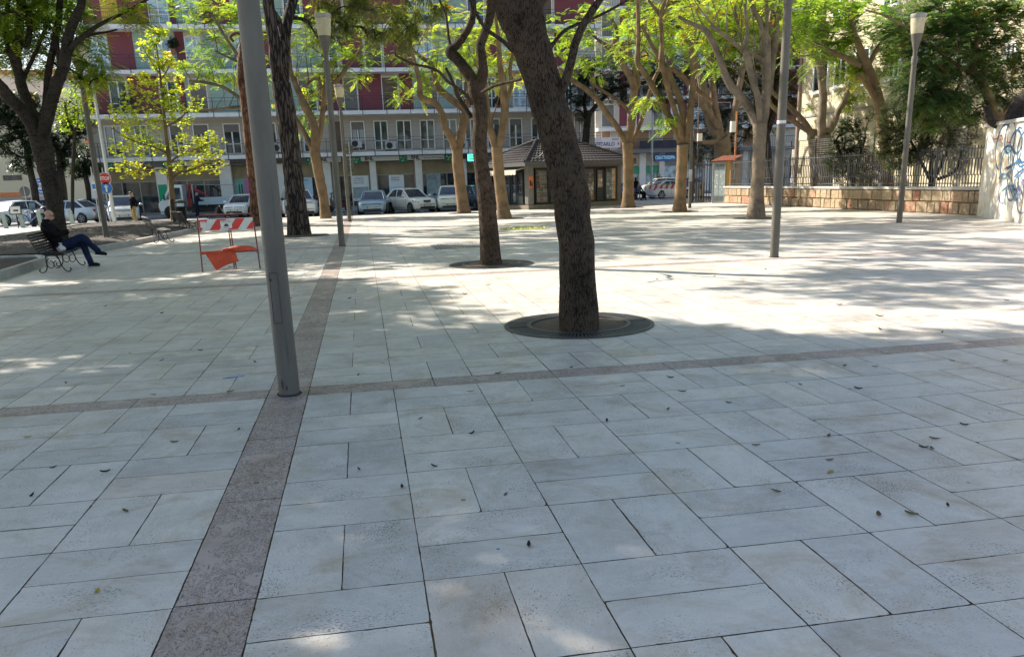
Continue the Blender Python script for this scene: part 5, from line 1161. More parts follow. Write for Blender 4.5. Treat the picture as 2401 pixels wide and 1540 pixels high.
b=MB();b.tube([(.03,.09,1.12),(.06,.5,.0)],.012,6);b.tube([(.07,.09,1.12),(.10,.5,.0)],.012,6);b.build('prop_leg',rust,o)
b=MB();b.tube([bp(-.3,1.175)+Vector((0,-.02,0)),bp(-.3,1.115)+Vector((0,-.02,0))],.008,5);b.tube([bp(.05,1.175)+Vector((0,-.02,0)),bp(.05,1.1)+Vector((0,-.02,0))],.012,5);b.tube([bp(.42,1.175)+Vector((0,-.02,0)),bp(.42,1.11)+Vector((0,-.02,0))],.008,5);b.build('hook',rust,o)
T=Matrix.Translation((0,.055,.86))@Matrix.Rotation(-math.atan(lean/1.2),4,'X')
pn=MB();pn.box(-hw*.93,hw*.93,0,.014,-.01,.235,T)
pn=pn.build('striped_panel',wht,o)
b=MB();hh=.225
for poly in ([(0,0),(.037,0),(.168,1),(0,1)],[(.182,0),(.364,0),(.514,1),(.336,1)],[(.528,0),(.706,0),(.855,1),(.687,1)],[(.86,0),(1,0),(1,.8)]):
    pts=[(-hw*.925+u*hw*1.85,v*hh) for u,v in poly]
    b.ring_loft([[T@Vector((px_,-.003,pz_)) for px_,pz_ in pts],[T@Vector((px_,-.0008,pz_)) for px_,pz_ in pts]])
b.build('red_stripes',red,o)
pap=M('paper_white',(.66,.66,.64),.7,var=.05)
b=MB();b.box(-.52,-.415,-.006,-.0035,.06,.19,T);b.build('paper_notice',pap,o);b=MB();b.box(-.115,.115,-.008,-.0035,.03,.19,T);pl=b.build('plate',pap,o)
text('Comune di Cagliari',.034,cTXT,pl,T@Vector((0,-.0095,.172)),(math.pi/2-math.atan(lean/1.2),0,0),ext=.0008,width=.19)
text('Manutenzioni',.024,cTXT,pl,T@Vector((0,-.0095,.045)),(math.pi/2-math.atan(lean/1.2),0,0),ext=.0008,width=.12)
b=MB()
for dx,h in ((0,.05),(-.025,.035),(.025,.035)): b.prism([(-.014,0),(.014,0),(.008,h),(-.008,h)],-.0,.001,T@Matrix.Translation((dx,-.0095,.085))@Matrix.Rotation(rad(90),4,'X'))
b.box(-.05,.05,-.010,-.0085,.068,.084,T);b.build('crest',cTXT,pl)
text('Progetto',.022,cTXT,o,T@Vector((-.467,-.0075,.175)),(math.pi/2-math.atan(lean/1.2),0,0),ext=.0008,width=.08)
# the two orange sandbags
org=M('sandbag_orange',(.50,.062,.02),.6,var=.22,scale=9,bump=.5,bscale=25)
def localT(v): return Matrix.Translation((mid.x,mid.y,0))@Matrix.Rotation(ang,4,'Z')@Vector(v)
o1=thing('sandbag','limp orange sandbag folded over the barrier crossbar, hanging down','sandbag',localT((0,0,0)),ang)
cols=9;rows=8
def drape(u,v): # u along bar, v down
    x=-.50+u*(.62-.12*v)+.19*v;z=.40-.62*v*.62+.035*math.sin(u*3);y=.03+-.055*min(1,v*5)+.02*math.sin(u*5+v*4)
    return x*hw/.59,y,z
b=MB();R1=[];R2=[]
for j in range(rows+1):
    v=j/rows;r=[]
    for i in range(cols+1):
        u=i/cols;x0,y0,z0=drape(u,v)
        lim=[(.0,1.),(.0,1.)]
        cut=(1-.62*max(0,v-.35)*u*1.2)
        r.append(Vector((x0,y0,.40-(.40-z0)*cut)))
    R1.append(r)
ringsA=[]
for j in range(rows+1):
    top=R1[j];th=.018+.022*math.sin(math.pi*min(1,j/rows+.15))
    ringsA.append([p+Vector((0,-th*math.sin(math.pi*(i+.5)/(cols+1)),0)) for i,p in enumerate(top)]+[p+Vector((0,th*math.sin(math.pi*(i+.5)/(cols+1)),0)) for i,p in reversed(list(enumerate(top)))])
b.ring_loft(ringsA);b.build('bag',org,o1,smooth=True)
b=MB();b.ring_loft([[Vector((x*hw/.59,.03+s*dy,z)) for dy,z in ((-.03,.385),(-.02,.43),(.02,.43),(.03,.385))] for x,s in ((-.60,.35),(-.55,1),(-.45,1.2),(-.2,1.),(-.06,.9))]);b.build('bag_top',org,o1,smooth=True)
b=MB();e=Vector((-.0,-.04,.13));b.tube([Vector(v) for v in spline([(-.06,-.03,.10),(-.02,-.05,.07),(.05,-.05,.085),(.075,-.05,.14),(.055,-.04,.18)],4)],.007,6);b.build('carry_strap',cDARK,o1)
o2=thing('sandbag','plump orange sandbag lying along the barrier crossbar','sandbag',localT((.22,.03,.40)),ang)
b=MB();b.ball((.02,0,.055),.29,.10,.062,18,10);b.ring_loft([[Vector((x,w*s,z*t+.05)) for s,t in ((-1,-.3),(-1,.3),(1,.3),(1,-.3))] for x,w,z in ((-.36,.02,.06),(-.33,.05,.09),(-.25,.08,.10))])
b.ring_loft([[Vector((x,w*s,z*t+.03)) for s,t in ((-1,-1),(-1,1),(1,1),(1,-1))] for x,w,z in ((.22,.07,.03),(.31,.05,.02),(.40,.03,.012))]);baked(b,'bag',org,o2,.014,4)
b=MB();b.tube([Vector(v) for v in spline([(.30,-.03,.02),(.35,-.05,-.06),(.39,-.05,-.08),(.385,-.04,.0)],4)],.006,6);b.build('carry_strap',M('strap_grey',(.25,.22,.2),.8),o2)
# loose plastic on the paving behind the barrier
q=G(540,632);b=MB();rng_=random.Random(4)
for i in range(9): 
    x=-.24+i*.06;b.quad((x,rng_.uniform(-.05,0),.004+rng_.uniform(0,.02)),(x+.07,rng_.uniform(-.05,0),.004+rng_.uniform(0,.03)),(x+.06,rng_.uniform(.03,.08),.004+rng_.uniform(0,.03)),(x,rng_.uniform(.03,.08),.004))
o=b.build('plastic_wrap',M('plastic_white',(.6,.62,.66),.3),None);o.location=q;tag(o,'crumpled pale plastic lying on the paving below the barrier','litter')
q=G(548,884);b=MB();b.ring_loft([[Vector((x,y*s,.003+.006*abs(math.sin(x*40+s*2)))) for s in (-1,-.3,.4,1)] for x,y in ((-.10,.008),(-.05,.02),(0,.016),(.05,.022),(.10,.006))],close=False,caps=False);o=b.build('paper_scrap',M('paper_blue',(.30,.40,.72),.6,var=.15,scale=30),None);o.location=q;o.rotation_euler.z=.3;tag(o,'blue paper scrap lying on the paving left of the nearest post','litter')
# ---------- road signs
def sign_pole(loc,h,r=.03): pass
signback=M('sign_back',(.11,.11,.105),.6,.4);steel=M('steel_pole',(.42,.42,.41),.45,.6)
q=G(826,498);q.y=52.6;q.x=atY(826,440,52.6).x;t=atY(822,338,52.6)
o=thing('road_sign','round road sign and square plates seen from behind beside the pale blue car','road sign',(q.x,q.y,-.1))
b=MB();b.tube([(0,0,0),(-.0,0,t.z+.2)],.032,8);b.build('pole',steel,o)
zc=atY(822,350,52.6).z+.1
b=MB();b.lathe([(.0,0),(.31,0),(.31,.02),(.0,.02)],28,T=Matrix.Translation((-.05,.05,zc))@Matrix.Rotation(rad(-90),4,'X'));b.build('round_plate',signback,o);text('46',.13,steel,o,(-.19,.028,zc),name='stencil')
z2=atY(822,379,52.6).z+.1;b=MB();b.box(-.27,.22,.05,.065,z2-.08,z2+.22);b.build('square_plate',signback,o);b=MB();b.box(-.25,.2,.05,.065,z2-.38,z2-.1);b.build('square_plate',signback,o);b=MB();b.box(-.14,.16,.05,.065,z2-.56,z2-.40);b.build('small_plate',signback,o)
b=MB()
for zz in (zc+.22,zc-.2,z2+.12,z2-.2): b.box(-.12,.1,.0,.05,zz-.012,zz+.012)
b.build('clamp',steel,o)
q=G(251,528);q.y=49.2;Yq=49.2
o=thing('road_sign','octagonal stop sign above a round blue arrow sign in front of the bank','road sign',(atY(251,470,Yq).x,Yq,-.1));ox=o.location.x
sr=M('sign_red',(.55,.02,.03),.4);sb_=M('sign_blue_paint',(.02,.16,.55),.4);sw=M('sign_white',(.72,.72,.72),.4)
def plate(par,c,r,n,m,y,name,rot=0.,z=None):
    b=MB();b.ring_loft([[Vector((c[0]+r*math.cos(rot+2*math.pi*k/n),y+dy,c[1]+r*math.sin(rot+2*math.pi*k/n))) for k in range(n)] for dy in (0,.012)]);return b.build(name,m,par)
b=MB();b.tube([(0,.03,0),(0,.03,3.1)],.03,8);b.build('pole',steel,o)
c=atY(246,419,Yq);cz=c.z+.1;cx=c.x-ox;plate(o,(cx,cz),.335,8,sw,-.012,'stop_plate',rad(22.5));p_=plate(o,(cx,cz),.305,8,sr,-.025,'stop_face',rad(22.5));text('STOP',.24,sw,p_,(cx,-.03,cz),width=.5,bold=.008,ext=.003)
c=atY(249,438,Yq);cz=c.z+.1;cx=c.x-ox;plate(o,(cx,cz-.07),.31,28,sw,-.012,'arrow_plate');p_=plate(o,(cx,cz-.07),.29,28,sb_,-.025,'arrow_face')
b=MB();b.prism([(-.045,-.2),(.045,-.2),(.045,.05),(.12,.05),(0,.2),(-.12,.05),(-.045,.05)],0,.004,Matrix.Translation((cx,-.026,cz-.07))@Matrix.Rotation(rad(90),4,'X'));b.build('arrow',sw,p_)
o=thing('road_sign','white parking signs on a thin pole behind the grey lamp post at the left','road sign',(atY(226,470,50).x,50,-.1));ox=o.location.x
b=MB();b.tube([(0,.03,0),(-.02,.03,3.2)],.03,8);b.build('pole',steel,o)
for a,cc,t_,bo in ((214,226,427,446),(227,236,400,438)):
    p0=atY(a,t_,50);p1=atY(cc,bo,50);b=MB();b.box(p0.x-ox,p1.x-ox,-.012,0,p1.z+.1,p0.z+.1);f=b.build('plate',sw,o)
    xm=(p0.x+p1.x)/2-ox
    plate(f,(xm,p0.z-.08),.085,20,sb_,-.02,'no_parking_disc');b=MB();b.box(xm-.08,xm+.08,-.016,-.013,p1.z+.16,p1.z+.3);b.build('small_panel',sb_ if a==214 else sr,f)
# round advertising sign and distant signs left
Yq=74;c=atY(96,437,Yq);o=thing('shop_sign','round white and blue sign behind the dark many stemmed tree','sign',(c.x,Yq,-.1));plate(o,(0,c.z+.1),.62,32,sb_,0,'rim');plate(o,(0,c.z+.1),.5,32,sw,-.02,'face');text('9',.7,M('letters_navy'),o,(-.3,-.03,c.z+.08));text('CENTO',.26,M('letters_navy'),o,(.12,-.03,c.z+.12),width=.55);b=MB();b.tube([(.5,.05,0),(.5,.05,c.z)],.04);b.build('pole',steel,o)
for yy in (.33,-.33):
    b=MB();b.box(-.38,.38,-.035,-.022,c.z+.1+yy-.06,c.z+.1+yy+.06);b.build('stripe',sb_,o)
Yq=60;c=atY(58,449,Yq);o=thing('road_sign','small round road sign seen from the back, left of the many stemmed tree','road sign',(c.x,Yq,-.1));plate(o,(0,c.z+.1),.32,24,signback,0,'round_plate');b=MB();b.box(-.26,.26,0,.012,c.z-.75,c.z-.32);b.build('square_plate',signback,o);b=MB();b.tube([(0,-.03,0),(0,-.03,c.z+.4)],.03);b.build('pole',steel,o)
# bike hire stand: docking posts and info panel
dock=M('dock_grey_green',(.30,.36,.33),.5,var=.08)
for i,((x,y),l) in enumerate([((14,533),'pale green docking post at the left edge'),((54,532),'pale green docking post beside the small info panel'),((97,531),'pale green docking post in front of the scooter'),((172,529),'pale green docking post standing alone behind the seated man')]):
    q=G(x,y);q.y=49.6;q.x=atY(x,530,49.6).x;o=thing('docking_post',l,'docking post',(q.x,q.y,0),rad(8),'bike hire docking posts')
    b=MB();b.ring_loft([[Vector((sx_*.10,sy_*.07,0)) for sx_,sy_ in ((-1,-1),(1,-1),(1,1),(-1,1))],[Vector((sx_*.095-.05,sy_*.065,.80)) for sx_,sy_ in ((-1,-1),(1,-1),(1,1),(-1,1))],[Vector((sx_*.08-.055,sy_*.05,.83)) for sx_,sy_ in ((-1,-1),(1,-1),(1,1),(-1,1))]]);b.build('post',dock,o)
    b=MB();b.box(.055,.125,-.05,.05,.45,.62);b.build('lock',M('lock_teal',(.05,.25,.22),.4),o)
q=Vector((atY(43,530,49.2).x,49.2,0));o=thing('info_panel','small framed information panel on a thin black post among the docking posts','information panel',q)
b=MB();b.tube([(0,0,0),(0,0,.75)],.028,8);b.build('post',cIRON,o);T=Matrix.Translation((0,0,.95))@Matrix.Rotation(rad(-15),4,'X');b=MB();b.box(-.30,.30,-.02,.02,-.24,.24,T);b.build('frame',cIRON,o);b=MB();b.box(-.25,.25,-.026,-.021,-.19,.19,T);b.build('sheet',pap,o);b=MB();b.box(-.1,.15,-.03,-.0265,-.08,.02,T);b.build('drawing',signback,o)
# fallen leaves
lf=[M('leaf_brown',(.10,.06,.03),.8,var=.3,scale=60),M('leaf_dark',(.035,.028,.022),.8,var=.3,scale=60),M('leaf_yellow',(.36,.26,.02),.7,var=.3,scale=60),M('leaf_olive',(.13,.12,.04),.8,var=.3,scale=60)]
LM_=[]
for k in range(4):
    b=MB();w=(.018,.015,.02,.022)[k];h=(.012,.02,.008,.016)[k]
    sec=[]
    for i in range(7):
        t=i/6;x=-.05+.10*t;ww=w*math.sin(math.pi*(.06+.9*t))+.0012;z=.004+h*(t-.5)**2*3
        sec.append([Vector((x,-ww,z+h*.6)),Vector((x,0,z)),Vector((x,ww,z+h*.6+.002)),Vector((x,0,z+.0016))])
    b.ring_loft(sec);b.tube([(.05,0,.004+h*.75),(.075,.004,.012+h)],.0012,4);LM_.append(b.mesh('fallen_leaf',lf[k]))
LP=[(75,1163,1),(295,1199,3),(125,1097,1),(247,1107,1),(228,1386,2),(409,1037,3),(155,899,1),(986,982,3),(1107,1017,1),(1103,918,2),(1185,1160,0),(943,1143,1),(842,1101,1),(1018,1094,1),(1240,1280,1),(1423,988,1),(1572,886,1),(1600,918,0),(1708,945,1),(1566,960,3),(1772,1044,0),(1943,1022,3),(1945,1079,0),(1820,1152,0),(1947,1107,2),(2060,1207,0),(2136,1206,3),(2222,1186,1),(2190,1029,0),(2165,1050,1),(2185,1052,3),(2260,997,1),(1876,902,1),(2012,912,1),(1980,858,0),(2052,860,3),(2232,846,0),(2357,846,3),(2209,780,1),(2063,773,1),(2062,742,3),(1968,715,0),(2360,705,1),(897,851,2),(840,880,1),(1340,862,1),(1168,876,3),(598,849,0),(305,829,2),(470,822,1),(380,845,3),(540,918,0),(90,855,2),(360,925,2),(560,1007,0),(64,1025,2),(1460,905,0),(1090,690,1),(1145,668,0),(1390,700,1),(820,700,1),(380,735,1),(248,718,0),(680,700,1),(1540,655,0),(1795,632,1),(1675,648,3),(2005,610,1),(2080,560,1)]
rr=random.Random(3)
for (x,y,k) in LP:
    q=G(x,y,0);o=link('fallen_leaf',LM_[k]);o.location=q;o.rotation_euler=(0,0,rr.uniform(0,6.28));s=rr.uniform(.7,1.05)*(.62 if y>800 else .85);o.scale=(s,s,s)
    tag(o,['curled brown dry leaf lying on the pale paving','small dark dry leaf lying on the pale paving','yellow fallen leaf lying on the pale paving','dull olive dry leaf lying on the pale paving'][k],'fallen leaf','fallen leaves on the paving')
# ---------- right hand wall, railings, graffiti wall, cabin
def stonewall():
    m,nt,out=newmat('block_stone');b=N(nt,'ShaderNodeBsdfPrincipled',i_Roughness=.9);tc=N(nt,'ShaderNodeTexCoord')
    a=N(nt,'ShaderNodeAttribute',attribute_name='tint');c=ramp(nt,a.outputs['Fac'],[(0,(.28,.205,.13)),(.45,(.36,.265,.165)),(.8,(.38,.295,.19)),(.93,(.36,.22,.14)),(1,(.31,.15,.09))])
    n=N(nt,'ShaderNodeTexNoise',i_Scale=9.,i_Detail=6.);L(nt,tc.outputs['Object'],n.inputs[0]);mx=N(nt,'ShaderNodeMix',data_type='RGBA',blend_type='MULTIPLY');mx.inputs[0].default_value=.8;L(nt,c,mx.inputs[6]);L(nt,ramp(nt,n.outputs[0],[(.3,(.6,.58,.55)),(.7,(1.2,1.2,1.2))]),mx.inputs[7]);L(nt,mx.outputs[2],b.inputs['Base Color'])
    bp_=N(nt,'ShaderNodeBump',i_Strength=1.,i_Distance=.04);L(nt,n.outputs[0],bp_.inputs['Height']);L(nt,bp_.outputs[0],b.inputs['Normal']);L(nt,b.outputs[0],out.inputs[0]);return m
WX=21.45
o=thing('stone_wall','low wall of rough ochre and reddish stone blocks carrying the railings','wall',(WX,0,0));ya,yb_=26.2,49.0
b=MB();tl=[];y=ya;rs=random.Random(8)
for r in range(2):
    y=ya
    while y<yb_:
        w=rs.uniform(.25,.75);e=min(yb_,y+w);d=rs.uniform(0,.06);z0=(0,.43)[r]+rs.uniform(0,.02);z1=(.42,.855)[r]
        b.ring_loft([[Vector((-.02,y+.008,z0)),Vector((-.02,e-.008,z0)),Vector((-.02,e-.008,z1)),Vector((-.02,y+.008,z1))],[Vector((-.05-d,y+.03,z0+.03)),Vector((-.05-d,e-.03,z0+.03)),Vector((-.05-d,e-.03,z1-.03)),Vector((-.05-d,y+.03,z1-.03))]])
        tl+= [rs.random()]*6;y=e
me=b.mesh('blocks',stonewall());me.attributes.new('tint','FLOAT','FACE').data.foreach_set('value',tl[:len(me.polygons)]+[.5]*max(0,len(me.polygons)-len(tl)));link('blocks',me,o)
b=MB();b.box(-.03,.4,ya,yb_,-.02,.87);b.build('core',mortar,o);b=MB()
y=ya
while y<yb_: b.box(-.11,.46,y+.005,min(yb_,y+1.6)-.005,.875,.975);y+=1.6
b.build('coping',kerbm,o)
o=thing('railings','grey iron railings with cranked bars on the stone wall','railings',(WX+.16,0,.975));rail=M('railing_grey',(.10,.10,.105),.5,.5,var=.15)
b=MB();y=ya+.1;k=0
while y<yb_:
    s=.045
    for (z0,z1,dy) in ((0,.42,0),(.42,.98,.06),(.98,1.42,0)): b.box(-.014,.014,y+dy,y+dy+.028 if dy==0 else y+dy+.04,z0,z1)
    for z0,z1,d0,d1 in ((.40,.44,0,.06),(.96,1.0,0,.06)): b.box(-.012,.012,y,y+.09,z0,z1)
    y+=.155
b.build('bars',rail,o);b=MB();b.box(-.02,.02,ya,yb_,.10,.14);b.box(-.02,.02,ya,yb_,1.30,1.34);b.build('rail',rail,o)
y=ya+.05
while y<yb_: b=MB();b.box(-.03,.03,y,y+.06,0,1.45);b.build('upright',rail,o);y+=2.95
o=thing('wire_fence','tall wire screen on thin posts rising behind the railings','fence',(WX+1.2,0,0))
for px_ in (1855,1912,1979,2048,1760,1800): 
    y=(WX+1.2)/(ray(px_,360).x/ray(px_,360).y);b=MB();b.tube([(0,y,0),(0,y,3.25)],.035,6);b.build('post',cIRON,o)
y0=(WX+1.2)/(ray(2058,360).x/ray(2058,360).y);y1=(WX+1.2)/(ray(1840,360).x/ray(1840,360).y);b=MB()
for i in range(11):
    z=2.2+i*.10;pts=[(random.uniform(-.02,.02),y0+(y1-y0)*t/6,z+random.uniform(-.015,.015)) for t in range(7)];b.tube(pts,.008,4)
yq=y0
while yq<y1: b.tube([(0,yq,2.2),(0,yq,3.2)],.004,3);yq+=.3
b.build('wires',M('wire_bright',(.45,.45,.43),.35,.8),o)
o=thing('window_cage','white wire grille in the foliage left of the graffiti wall','grille',(23.2,0,0))
b=MB();y0=23.2/(ray(2262,350).x/ray(2262,350).y);y1=23.2/(ray(2215,350).x/ray(2215,350).y)
for i in range(11): b.tube([(0,y0,2.35+i*.11),(0,y1,2.35+i*.11)],.012,4)
for i in range(9): b.tube([(0,y0+(y1-y0)*i/8,2.3),(0,y0+(y1-y0)*i/8,3.5)],.006,4)
b.tube([(0,y0-.1,3.7),(0,(y0+y1)/2,3.5),(0,y1,3.85)],.02,5)
b.build('bars',M('wire_white',(.62,.62,.6),.5),o)
# graffiti wall
g0=G(2290,507);g1=G(2401,524);dv=(g1-g0).normalized();ang=math.atan2(dv.y,dv.x)
o=thing('graffiti_wall','high rendered wall end covered in blue graffiti at the right edge','wall',g0,ang);Lg=9.
hz=atY(2290,299,g0.y).z
def plaster():
    m,nt,out=newmat('worn_plaster');b=N(nt,'ShaderNodeBsdfPrincipled',i_Roughness=.85);tc=N(nt,'ShaderNodeTexCoord')
    n=N(nt,'ShaderNodeTexNoise',i_Scale=.9,i_Detail=7.,i_Roughness=.65);L(nt,tc.outputs['Object'],n.inputs[0])
    n2=N(nt,'ShaderNodeTexNoise',i_Scale=6.,i_Detail=5.);L(nt,tc.outputs['Object'],n2.inputs[0])
    c=ramp(nt,n.outputs[0],[(.32,(.50,.36,.22)),(.42,(.62,.52,.38)),(.52,(.70,.66,.58))]);mx=N(nt,'ShaderNodeMix',data_type='RGBA',blend_type='MULTIPLY');mx.inputs[0].default_value=.5;L(nt,c,mx.inputs[6]);L(nt,ramp(nt,n2.outputs[0],[(.3,(.75,.72,.7)),(.6,(1.08,1.08,1.08))]),mx.inputs[7]);L(nt,mx.outputs[2],b.inputs['Base Color'])
    bp_=N(nt,'ShaderNodeBump',i_Strength=.4,i_Distance=.02);L(nt,n2.outputs[0],bp_.inputs['Height']);L(nt,bp_.outputs[0],b.inputs['Normal']);L(nt,b.outputs[0],out.inputs[0]);return m
b=MB();b.box(0,Lg,0,.38,-.05,hz);b.build('wall_face',plaster(),o)
b=MB();x=-.06
while x<Lg: b.box(x+.004,min(Lg,x+1.3)-.004,-.08,.46,hz+.001,hz+.10);x+=1.3
b.build('coping',kerbm,o)
gb=M('spray_blue',(.03,.105,.20),.8,var=.6,scale=7);gl=M('spray_pale_blue',(.16,.30,.36),.8,var=.25,scale=6);gd=M('spray_grey_blue',(.12,.15,.26),.7,var=.5,scale=9);gr=M('spray_red',(.42,.06,.04),.6,var=.3,scale=10)
def strokes(paths,r,m,name,y=-.003):
    b=MB()
    for k,pth in enumerate(paths):
        S=spline([(p[0],p[1]) for p in pth],5);W_=[r*(.6+.5*math.sin(math.pi*i/(len(S)-1))) for i in range(len(S))]
        yy=y-.0009*k
        for i in range(len(S)-1):
            p=np.array(S[i]);q=np.array(S[i+1]);d=q-p;ln=np.hypot(*d)
            if ln<1e-6: continue
            nrm=np.array([-d[1],d[0]])/ln
            A=[p+nrm*W_[i],q+nrm*W_[i+1],q-nrm*W_[i+1],p-nrm*W_[i]];b.quad(*[(a[0],yy,a[1]) for a in A])
    return b.build(name,m,o)
def gp(x,y): # pixel on the wall -> local coordinates
    d=ray(x,y);nx,ny=-dv.y,dv.x;t=(g0.x*nx+g0.y*ny)/(d.x*nx+d.y*ny);P_=Vector((d.x*t,d.y*t,H+d.z*t));v=P_-Vector((g0.x,g0.y,0));return (v.x*dv.x+v.y*dv.y,v.z)
def sw_(c,r,a0,a1,n=8,k=1.):
    cx,cz=gp(*c);R=abs(gp(c[0]+r,c[1])[0]-cx);return [(cx+R*(1-(1-k)*i/n)*math.cos(a0+(a1-a0)*i/n),cz+R*1.05*(1-(1-k)*i/n)*math.sin(a0+(a1-a0)*i/n)) for i in range(n+1)]
strokes([sw_((2368,322),12,0,6.2),sw_((2388,330),10,.5,6.6),sw_((2352,346),17,1.,4.5),sw_((2380,352),15,-1,4),[gp(*p) for p in ((2346,372),(2352,352),(2368,342),(2378,360),(2372,386),(2356,396))],[gp(*p) for p in ((2362,398),(2380,384),(2401,380),(2430,372))],[gp(*p) for p in ((2378,416),(2392,402),(2412,396),(2440,402))],sw_((2400,350),14,0,6),sw_((2385,410),12,0,5),sw_((2420,340),16,0,6)],.038,gb,'graffiti')
strokes([sw_((2358,386),11,0,5.8),sw_((2386,440),10,0,6),[gp(*p) for p in ((2342,420),(2352,408),(2366,414),(2374,430))],[gp(*p) for p in ((2350,448),(2362,440),(2376,452),(2384,470))],sw_((2366,462),9,0,4)],.035,gl,'graffiti',-.012)
strokes([sw_((2375,432),13,2,8),sw_((2395,430),11,0,6,8,.4),[gp(*p) for p in ((2372,352),(2376,376),(2370,398),(2360,412))],[gp(*p) for p in ((2388,452),(2394,470),(2390,484))],sw_((2400,460),14,1,6),sw_((2355,440),12,2,5)]+[[gp(2362+i*6,418+(i%3)*9),gp(2366+i*6,440+(i%2)*8),gp(2370+i*6,462)] for i in range(7)],.022,gd,'graffiti',-.02)
strokes([[gp(2316,318),gp(2317,330),gp(2322,336),gp(2327,326),gp(2326,317)],[gp(2330,316),gp(2330,336)],[gp(2330,327),gp(2338,325)],[gp(2338,317),gp(2339,335)],[gp(2343,334),gp(2342,322),gp(2348,318),gp(2351,326),gp(2345,329),gp(2352,337)],[gp(2357,336),gp(2358,322)],[gp(2362,321),gp(2363,334),gp(2369,333),gp(2372,319)]],.014,gr,'graffiti_tag',-.004)
# ochre electricity cabin and cabinets
c0=G(1668,475);ca=rad(-25)
o=thing('electricity_cabin','ochre rendered electricity cabin with grey louvred doors and a small tiled roof','cabin',G(1686,476),rad(-58))
och=M('ochre_render',(.36,.22,.07),.85,var=.25,scale=2.5);b=MB();b.box(-.52,.75,0,.95,0,2.42);b.build('wall',och,o)
dg=M('door_grey',(.23,.27,.27),.55,var=.12,scale=5);b=MB();b.box(-.46,.36,-.045,-.002,.05,2.3);d=b.build('door',dg,o)
b=MB();b.box(-.50,-.46,-.07,-.0,.02,2.36);b.box(.36,.40,-.07,-.0,.02,2.36);b.box(-.46,.36,-.07,-.0,2.31,2.36);b.build('door_frame',M('frame_grey',(.32,.35,.35),.5),o)
b=MB()
for z0 in (.14,1.96):
    for x0 in (-.42,-.02):
        for i in range(6): b.box(x0,x0+.34,-.062,-.046,z0+i*.05,z0+i*.05+.03)
b.box(-.055,-.045,-.05,-.0455,.05,2.3);b.build('louvre',M('louvre_dark',(.12,.14,.14),.6),d)
b=MB();rs=random.Random(5)
for i in range(34):
    x=rs.uniform(-.40,.28);z=rs.uniform(.55,1.75);w=rs.uniform(.04,.13);h=rs.uniform(.05,.2);yy=-.0465-.0004*i/10
    if x<-.05<x+w: continue
    b.quad(*[(x+w*(.5+.5*math.cos(t)*rs.uniform(.6,1)),yy,z+h*(.5+.5*math.sin(t)*rs.uniform(.5,1))) for t in np.linspace(0,6.28,8,endpoint=False)])
b.build('torn_paper',M('torn_paper',(.50,.50,.47),.8,var=.2,scale=20),d)
b=MB()
for i in range(9):
    x=-.62+i*.165;b.ring_loft([[Vector((x+.16*t,y,z+.035*math.sin(math.pi*t))) for t in (0,.25,.5,.75,1)] for y,z in ((-.18,2.42),(1.1,2.72))],close=False,caps=False)
b.box(-.6,.82,-.12,1.05,2.40,2.44);b.build('roof',M('roof_tile_red',(.26,.085,.045),.8,var=.3,scale=8),o)
b=MB()
for pth in ([(-.0,.0),(.1,.2),(.05,.35),(.18,.4)],[(.2,.1),(.3,.3),(.22,.5)],[(0,.5),(.15,.62),(.3,.55),(.2,.75)]):
    b.tube([(.752,.2+p[0],.9+p[1]) for p in pth],.012,4)
b.build('scribble',cTXT,o)
o=thing('cabinet','small grey utility cabinet left of the ochre cabin','cabinet',G(1644,474),rad(10));cg=M('cabinet_grey',(.30,.31,.30),.6,var=.1)
b=MB();b.box(-.24,.24,0,.4,0,1.22);b.build('casing',cg,o,bevel=.015);b=MB();b.box(-.2,.2,-.012,-.001,.55,1.17);b.build('door',M('frame_grey'),o);b=MB();b.box(-.2,.2,-.012,-.001,.08,.5);b.build('door',M('frame_grey'),o);b=MB();b.box(-.12,-.02,-.016,-.0125,.8,1.1);b.box(-.1,.06,-.016,-.0125,.2,.4);b.build('scribble',cTXT,o)
q=G(1632,473);o=thing('pole','thin dark pole carrying a pale switch box beside the slim lamp post','pole',q);t=atY(1632,150,q.y);b=MB();b.tube([(0,0,0),(0,0,t.z)],.035,8);b.build('shaft',M('brown_pole',(.15,.10,.08),.6),o);p0=atY(1629,314,q.y);b=MB();b.box(-.05,.25,-.12,.02,p0.z-.45,p0.z);b.build('switch_box',cWHITE,o)
q=G(1719,472);q.y-=1.3;q.x=atY(1721,430,q.y).x;o=thing('pole','orange rusty pole with a pale meter box right of the ochre cabin','pole',(q.x,q.y,0));t=atY(1725,262,q.y);b=MB();b.tube([(0,0,0),(.0,0,t.z)],.06,8);b.build('shaft',M('orange_pole',(.42,.17,.06),.6,var=.3),o);p0=atY(1714,285,q.y);b=MB();b.box(-.38,-.07,-.12,.05,p0.z-.62,p0.z);b.build('meter_box',cWHITE,o);b=MB();b.tube([(-.12,-.1,0),(-.12,-.1,2.6)],.03,6);b.build('conduit',M('conduit_cream',(.5,.45,.34),.6),o)
o=thing('gate','dark iron gate between the cabinet and the ochre cabin','gate',(21.6,50.2,0),rad(0));b=MB()
for i in range(12): b.box(-1.2+i*.17,-1.2+i*.17+.04,-.02,.02,.1,2.5)
b.box(-1.22,.75,-.025,.025,.3,.36);b.box(-1.22,.75,-.025,.025,2.2,2.26);b.build('bars',cIRON,o);b=MB();b.box(-1.35,-1.22,-.08,.08,0,2.9);b.box(.75,.87,-.08,.08,0,2.6);b.build('gate_post',cIRON,o)
